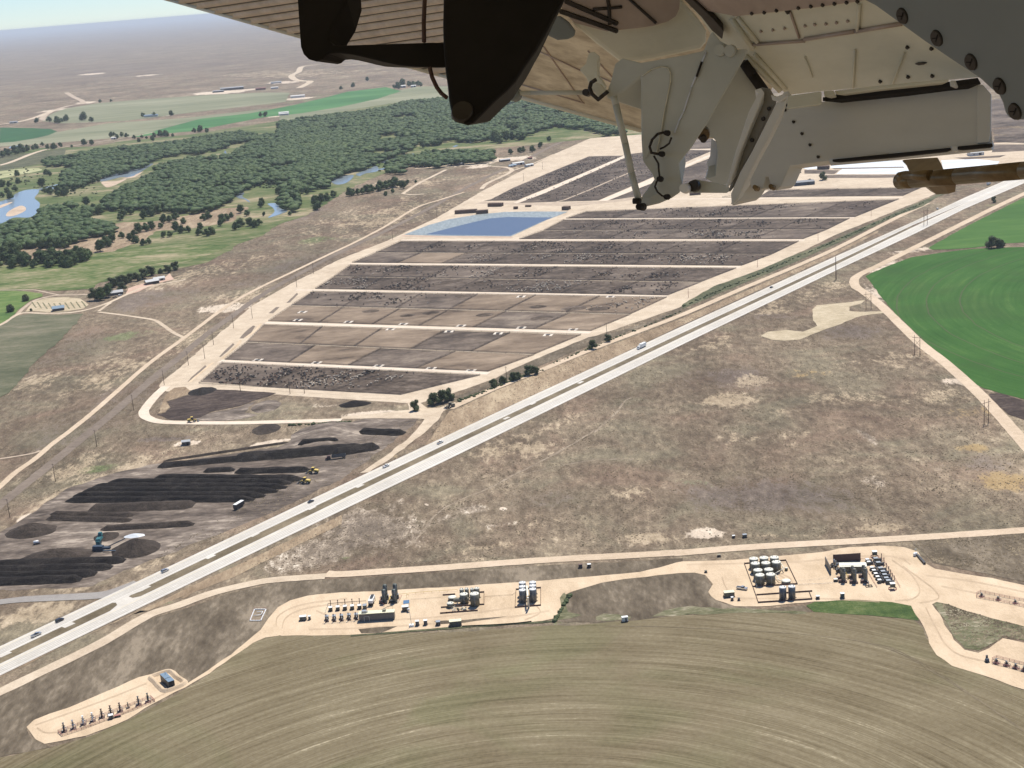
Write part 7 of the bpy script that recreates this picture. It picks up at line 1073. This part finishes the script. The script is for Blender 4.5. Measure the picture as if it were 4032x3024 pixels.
# main flap bracket with its arms
BRK = slab('flap_bracket', 'C', [(690,410),(740,372),(860,402),(1000,376),(1150,350),(1270,322),(1300,240),(1325,190),(1380,260),(1480,315),(1565,312),(1540,370),(1500,440),(1440,545),(1360,680),(1300,790),(1240,880),(1190,960),(1140,1020),(1108,1065),(1118,1130),(1128,1200),(1112,1255),(1060,1290),(980,1325),(880,1348),(850,1352),(843,1300),(900,1282),(945,1268),(968,1250),(955,1190),(930,1130),(900,1090),(868,1040),(860,900),(856,500),(800,545),(730,600),(680,645),(640,640),(632,600),(660,530)], BR, .09, 'ac_grey', 0, .012)
slab('bracket_recess', 'C', [(862,500),(920,455),(985,430),(1030,436),(1052,470),(1050,540),(1030,650),(1000,830),(985,880),(965,985),(945,1010),(925,960),(905,1020),(880,1030),(872,900)], BR, .01, 'ac_grey', .004, .003, parent=BRK)
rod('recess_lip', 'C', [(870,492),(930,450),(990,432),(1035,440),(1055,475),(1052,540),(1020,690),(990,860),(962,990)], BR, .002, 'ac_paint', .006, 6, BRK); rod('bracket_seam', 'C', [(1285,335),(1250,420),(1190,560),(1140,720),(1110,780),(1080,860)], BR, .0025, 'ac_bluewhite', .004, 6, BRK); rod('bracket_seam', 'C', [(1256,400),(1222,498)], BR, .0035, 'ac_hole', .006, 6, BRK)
for x, y in ((1375,325),(1440,330),(1205,1205)): disc('bushing', 'C', x, y, BR, .019, 'ac_screw' if y > 1000 else 'ac_grey', .008, .01, parent=BRK)
slab('lower_link', 'C', [(1125,1225),(1170,1180),(1210,1160),(1300,1175),(1430,1200),(1445,1235),(1420,1252),(1300,1252),(1180,1250),(1135,1245)], BR, .03, 'ac_grey', -.02, .006); disc('pivot_bolt', 'C', 1146, 1220, BR, .016, 'white', .03, .012)
slab('outer_link', 'C', [(455,450),(500,410),(520,335),(560,330),(600,362),(585,410),(590,490),(640,560),(640,610),(610,640),(570,620),(530,560),(500,500)], BR, .03, 'ac_paint', -.1, .006); slab('rod_end', 'C', [(530,560),(560,530),(600,540),(640,590),(650,620),(600,640),(570,625)], BR, .04, 'ac_paint', .02, .008)
rod('black_clamp', 'C', [(572,515),(540,535),(530,570),(545,610),(585,645),(620,615),(648,592)], BR, .006, 'ac_screw', .05, 8); rod('push_rod', 'C', [(20,605),(150,602),(510,600)], BR, .007, 'ac_grey', .0, 10); disc('rod_joint', 'C', 510, 600, BR, .012, 'ac_screw', .02, .012); disc('rod_joint', 'C', 35, 612, BR, .022, 'ac_dark', .01, .02)
rod('actuating_rod', 'C', [(686,625),(700,680),(760,930),(800,1120),(848,1300)], BR, .0105, 'ac_grey', .05, 12); rod('rod_pin', 'C', [(812,1303),(860,1303)], BR, .009, 'ac_hole', .07, 8); disc('rod_joint', 'C', 862, 1340, BR, .012, 'ac_hole', .04, .02)
rod('black_hose', 'C', [(1045,862),(1010,858),(970,868),(935,905),(918,950),(930,990),(970,998),(1010,1000)], BR, .004, 'ac_screw', .03, 8); rod('black_hose', 'C', [(1060,890),(1045,930),(1010,955),(985,965)], BR, .003, 'ac_screw', .03, 8); rod('black_hose', 'C', [(945,1010),(975,1060),(978,1110),(985,1155)], BR, .003, 'ac_screw', .03, 8); rod('black_hose', 'C', [(990,1155),(965,1175),(952,1210),(970,1245),(1000,1270),(1050,1278)], BR, .003, 'ac_screw', .03, 8)
for x, y in ((1030,862),(995,998),(1030,1276),(985,1160)): disc('hose_fitting', 'C', x, y, BR, .009, 'ac_hole', .035, .01)
slab('track_finger', 'C', [(1478,1200),(1520,1160),(1560,1150),(1575,1160),(1545,1200),(1500,1260),(1470,1320),(1440,1330)], ST, .03, 'ac_flap', .0, .005); disc('hinge_bolt', 'C', 1608, 1218, FL, .007, 'ac_tube', .03, .01); disc('hinge_bolt', 'C', 1712, 1212, FL, .007, 'ac_tube', .03, .01)
# bronze tube and foot under the flap
TU = PL(('X',1200,350,2.6), ('X',2212,270,2.3), ('X',1300,180,2.65)); slab('tube_foot', 'X', [(1135,172),(1250,160),(1460,148),(1490,200),(1512,262),(1560,285),(1640,290),(1500,330),(1300,345),(1215,300),(1180,215)], TU, .05, 'ac_tube', -.03, .012)
rod('bronze_tube', 'X', [(1128,362),(1250,352),(1640,318),(2212,268),(2600,235)], TU, .0145, 'ac_tube', 0, 16); rod('bronze_tube', 'X', [(1128,330),(1180,318),(1400,312)], TU, .01, 'ac_tube', .01, 12)
# black fairing group in the foreground
slab('black_arm', 'B', [(90,-260),(112,0),(122,160),(132,300),(150,350),(185,385),(228,397),(268,385),(298,358),(318,346),(385,342),(470,352),(560,372),(680,402),(790,425),(900,434),(1100,440),(1100,275),(1000,272),(800,278),(520,286),(385,292),(345,288),(322,262),(318,215),(340,160),(375,105),(410,50),(440,0),(520,-260)], BL_, .05, 'ac_black', 0, .02)
slab('black_fairing', 'B', [(1040,-260),(1050,0),(1046,150),(1050,300),(1062,450),(1078,560),(1085,640),(1100,725),(1125,772),(1165,803),(1210,815),(1250,800),(1310,740),(1400,650),(1480,580),(1540,515),(1600,420),(1680,305),(1740,200),(1800,85),(1850,0),(1960,-260)], BL_, .1, 'ac_black', .05, .03); disc('fairing_bolt', 'B', 1185, 722, BL_, .022, 'ac_screw', .052, .004)
rod('hanging_cable', 'B', [(942,-120),(942,0),(936,140),(938,270)], BL_, .0042, 'rust', .01, 8); rod('hanging_cable', 'B', [(975,440),(990,500),(1020,565),(1050,605),(1085,632)], BL_, .004, 'rust', .01, 8)
# dark screwed panel in the upper right corner
FPO = slab('fairing_panel', 'D', [(820,-260),(955,-10),(1060,42),(1250,180),(1450,325),(1650,462),(1800,560),(1880,615),(1960,690),(2015,735),(2042,790),(2060,860),(2085,905),(2130,925),(2212,928),(2700,935),(2700,-260)], FP, .03, 'ac_dark', 0, .008)
for x, y in ((1283,123),(1545,292),(1806,474),(2023,658),(2140,850)):
    s_ = disc('panel_screw', 'D', x, y, FP, .0105, 'ac_screw', .001, .0016, 20, FPO); 
    a = Vector(FP.at('D', x, y, .0028)-AO); e = Vector(RT); f_ = Vector(FP.n).cross(e).normalized(); mb = MB(); [mb.cyl(a-v*.0055, a+v*.0055, .0008, .0008, 4) for v in (e, f_)]; mb.build('screw_slot', 'ac_hole', s_)
def body():
    o = Vector(AO); mb = MB(); n = 24; vs = []; fs = []
    for k, x in enumerate((-6, -5, 6, 9)):
        for i in range(n):
            a = 2*math.pi*i/n; c = 1.0 if 0 < k < 3 else .7; vs.append(Vector((x, -1.75+1.35*c*math.copysign(abs(math.cos(a))**.5, math.cos(a)), H-.45+1.15*c*math.copysign(abs(math.sin(a))**.5, math.sin(a))))-o)
    for k in range(3):
        for i in range(n): fs.append((k*n+i, k*n+(i+1) % n, (k+1)*n+(i+1) % n, (k+1)*n+i))
    fs += [tuple(range(n)), tuple(range(3*n, 4*n))]; mb.add(vs, fs, True).build('fuselage', 'ac_paint', AC)
    e = [Vector(WINGP.at('V', 250, -160))-o, Vector(WINGP.at('V', 700, -300))-o, Vector(SK.at('C', 1100, -200))-o, Vector(SK.at('C', 3900, -200))-o]
    r = [Vector((-4.6, -3.2, H+1.0))-o, Vector((-2.0, -3.4, H+1.0))-o, Vector((2.0, -3.4, H+1.0))-o, Vector((7.5, -3.2, H+.9))-o]
    up = Vector((0, .1, .16)); V = e+r+[p+up for p in e+r]; F_ = []
    for i in range(3): F_ += [(i, i+1, 5+i, 4+i), (8+i, 12+i, 13+i, 9+i)]
    F_ += [(0, 4, 12, 8), (3, 11, 15, 7), (0, 8, 9, 1), (1, 9, 10, 2), (2, 10, 11, 3)]
    MB().add(V, F_).build('wing_centre', 'ac_paint', AC)
body()
# ------------------------------------------------------------------ haze
def haze():
    mb = MB().box((0, 0, 136), (304000, 304000, 364)); m = bpy.data.materials.new('haze'); m.use_nodes = True; nt = m.node_tree; nt.nodes.clear(); out = nt.nodes.new('ShaderNodeOutputMaterial'); v = nt.nodes.new('ShaderNodeVolumePrincipled')
    v.inputs['Color'].default_value = (.86, .92, 1.0, 1); v.inputs['Density'].default_value = 3.3e-5; v.inputs['Anisotropy'].default_value = .1; nt.links.new(v.outputs[0], out.inputs['Volume']); M['haze'] = m
    o = mb.build('haze', 'haze'); o['kind'] = 'stuff'; o['label'] = 'thin pale blue air over the whole plain'
haze()
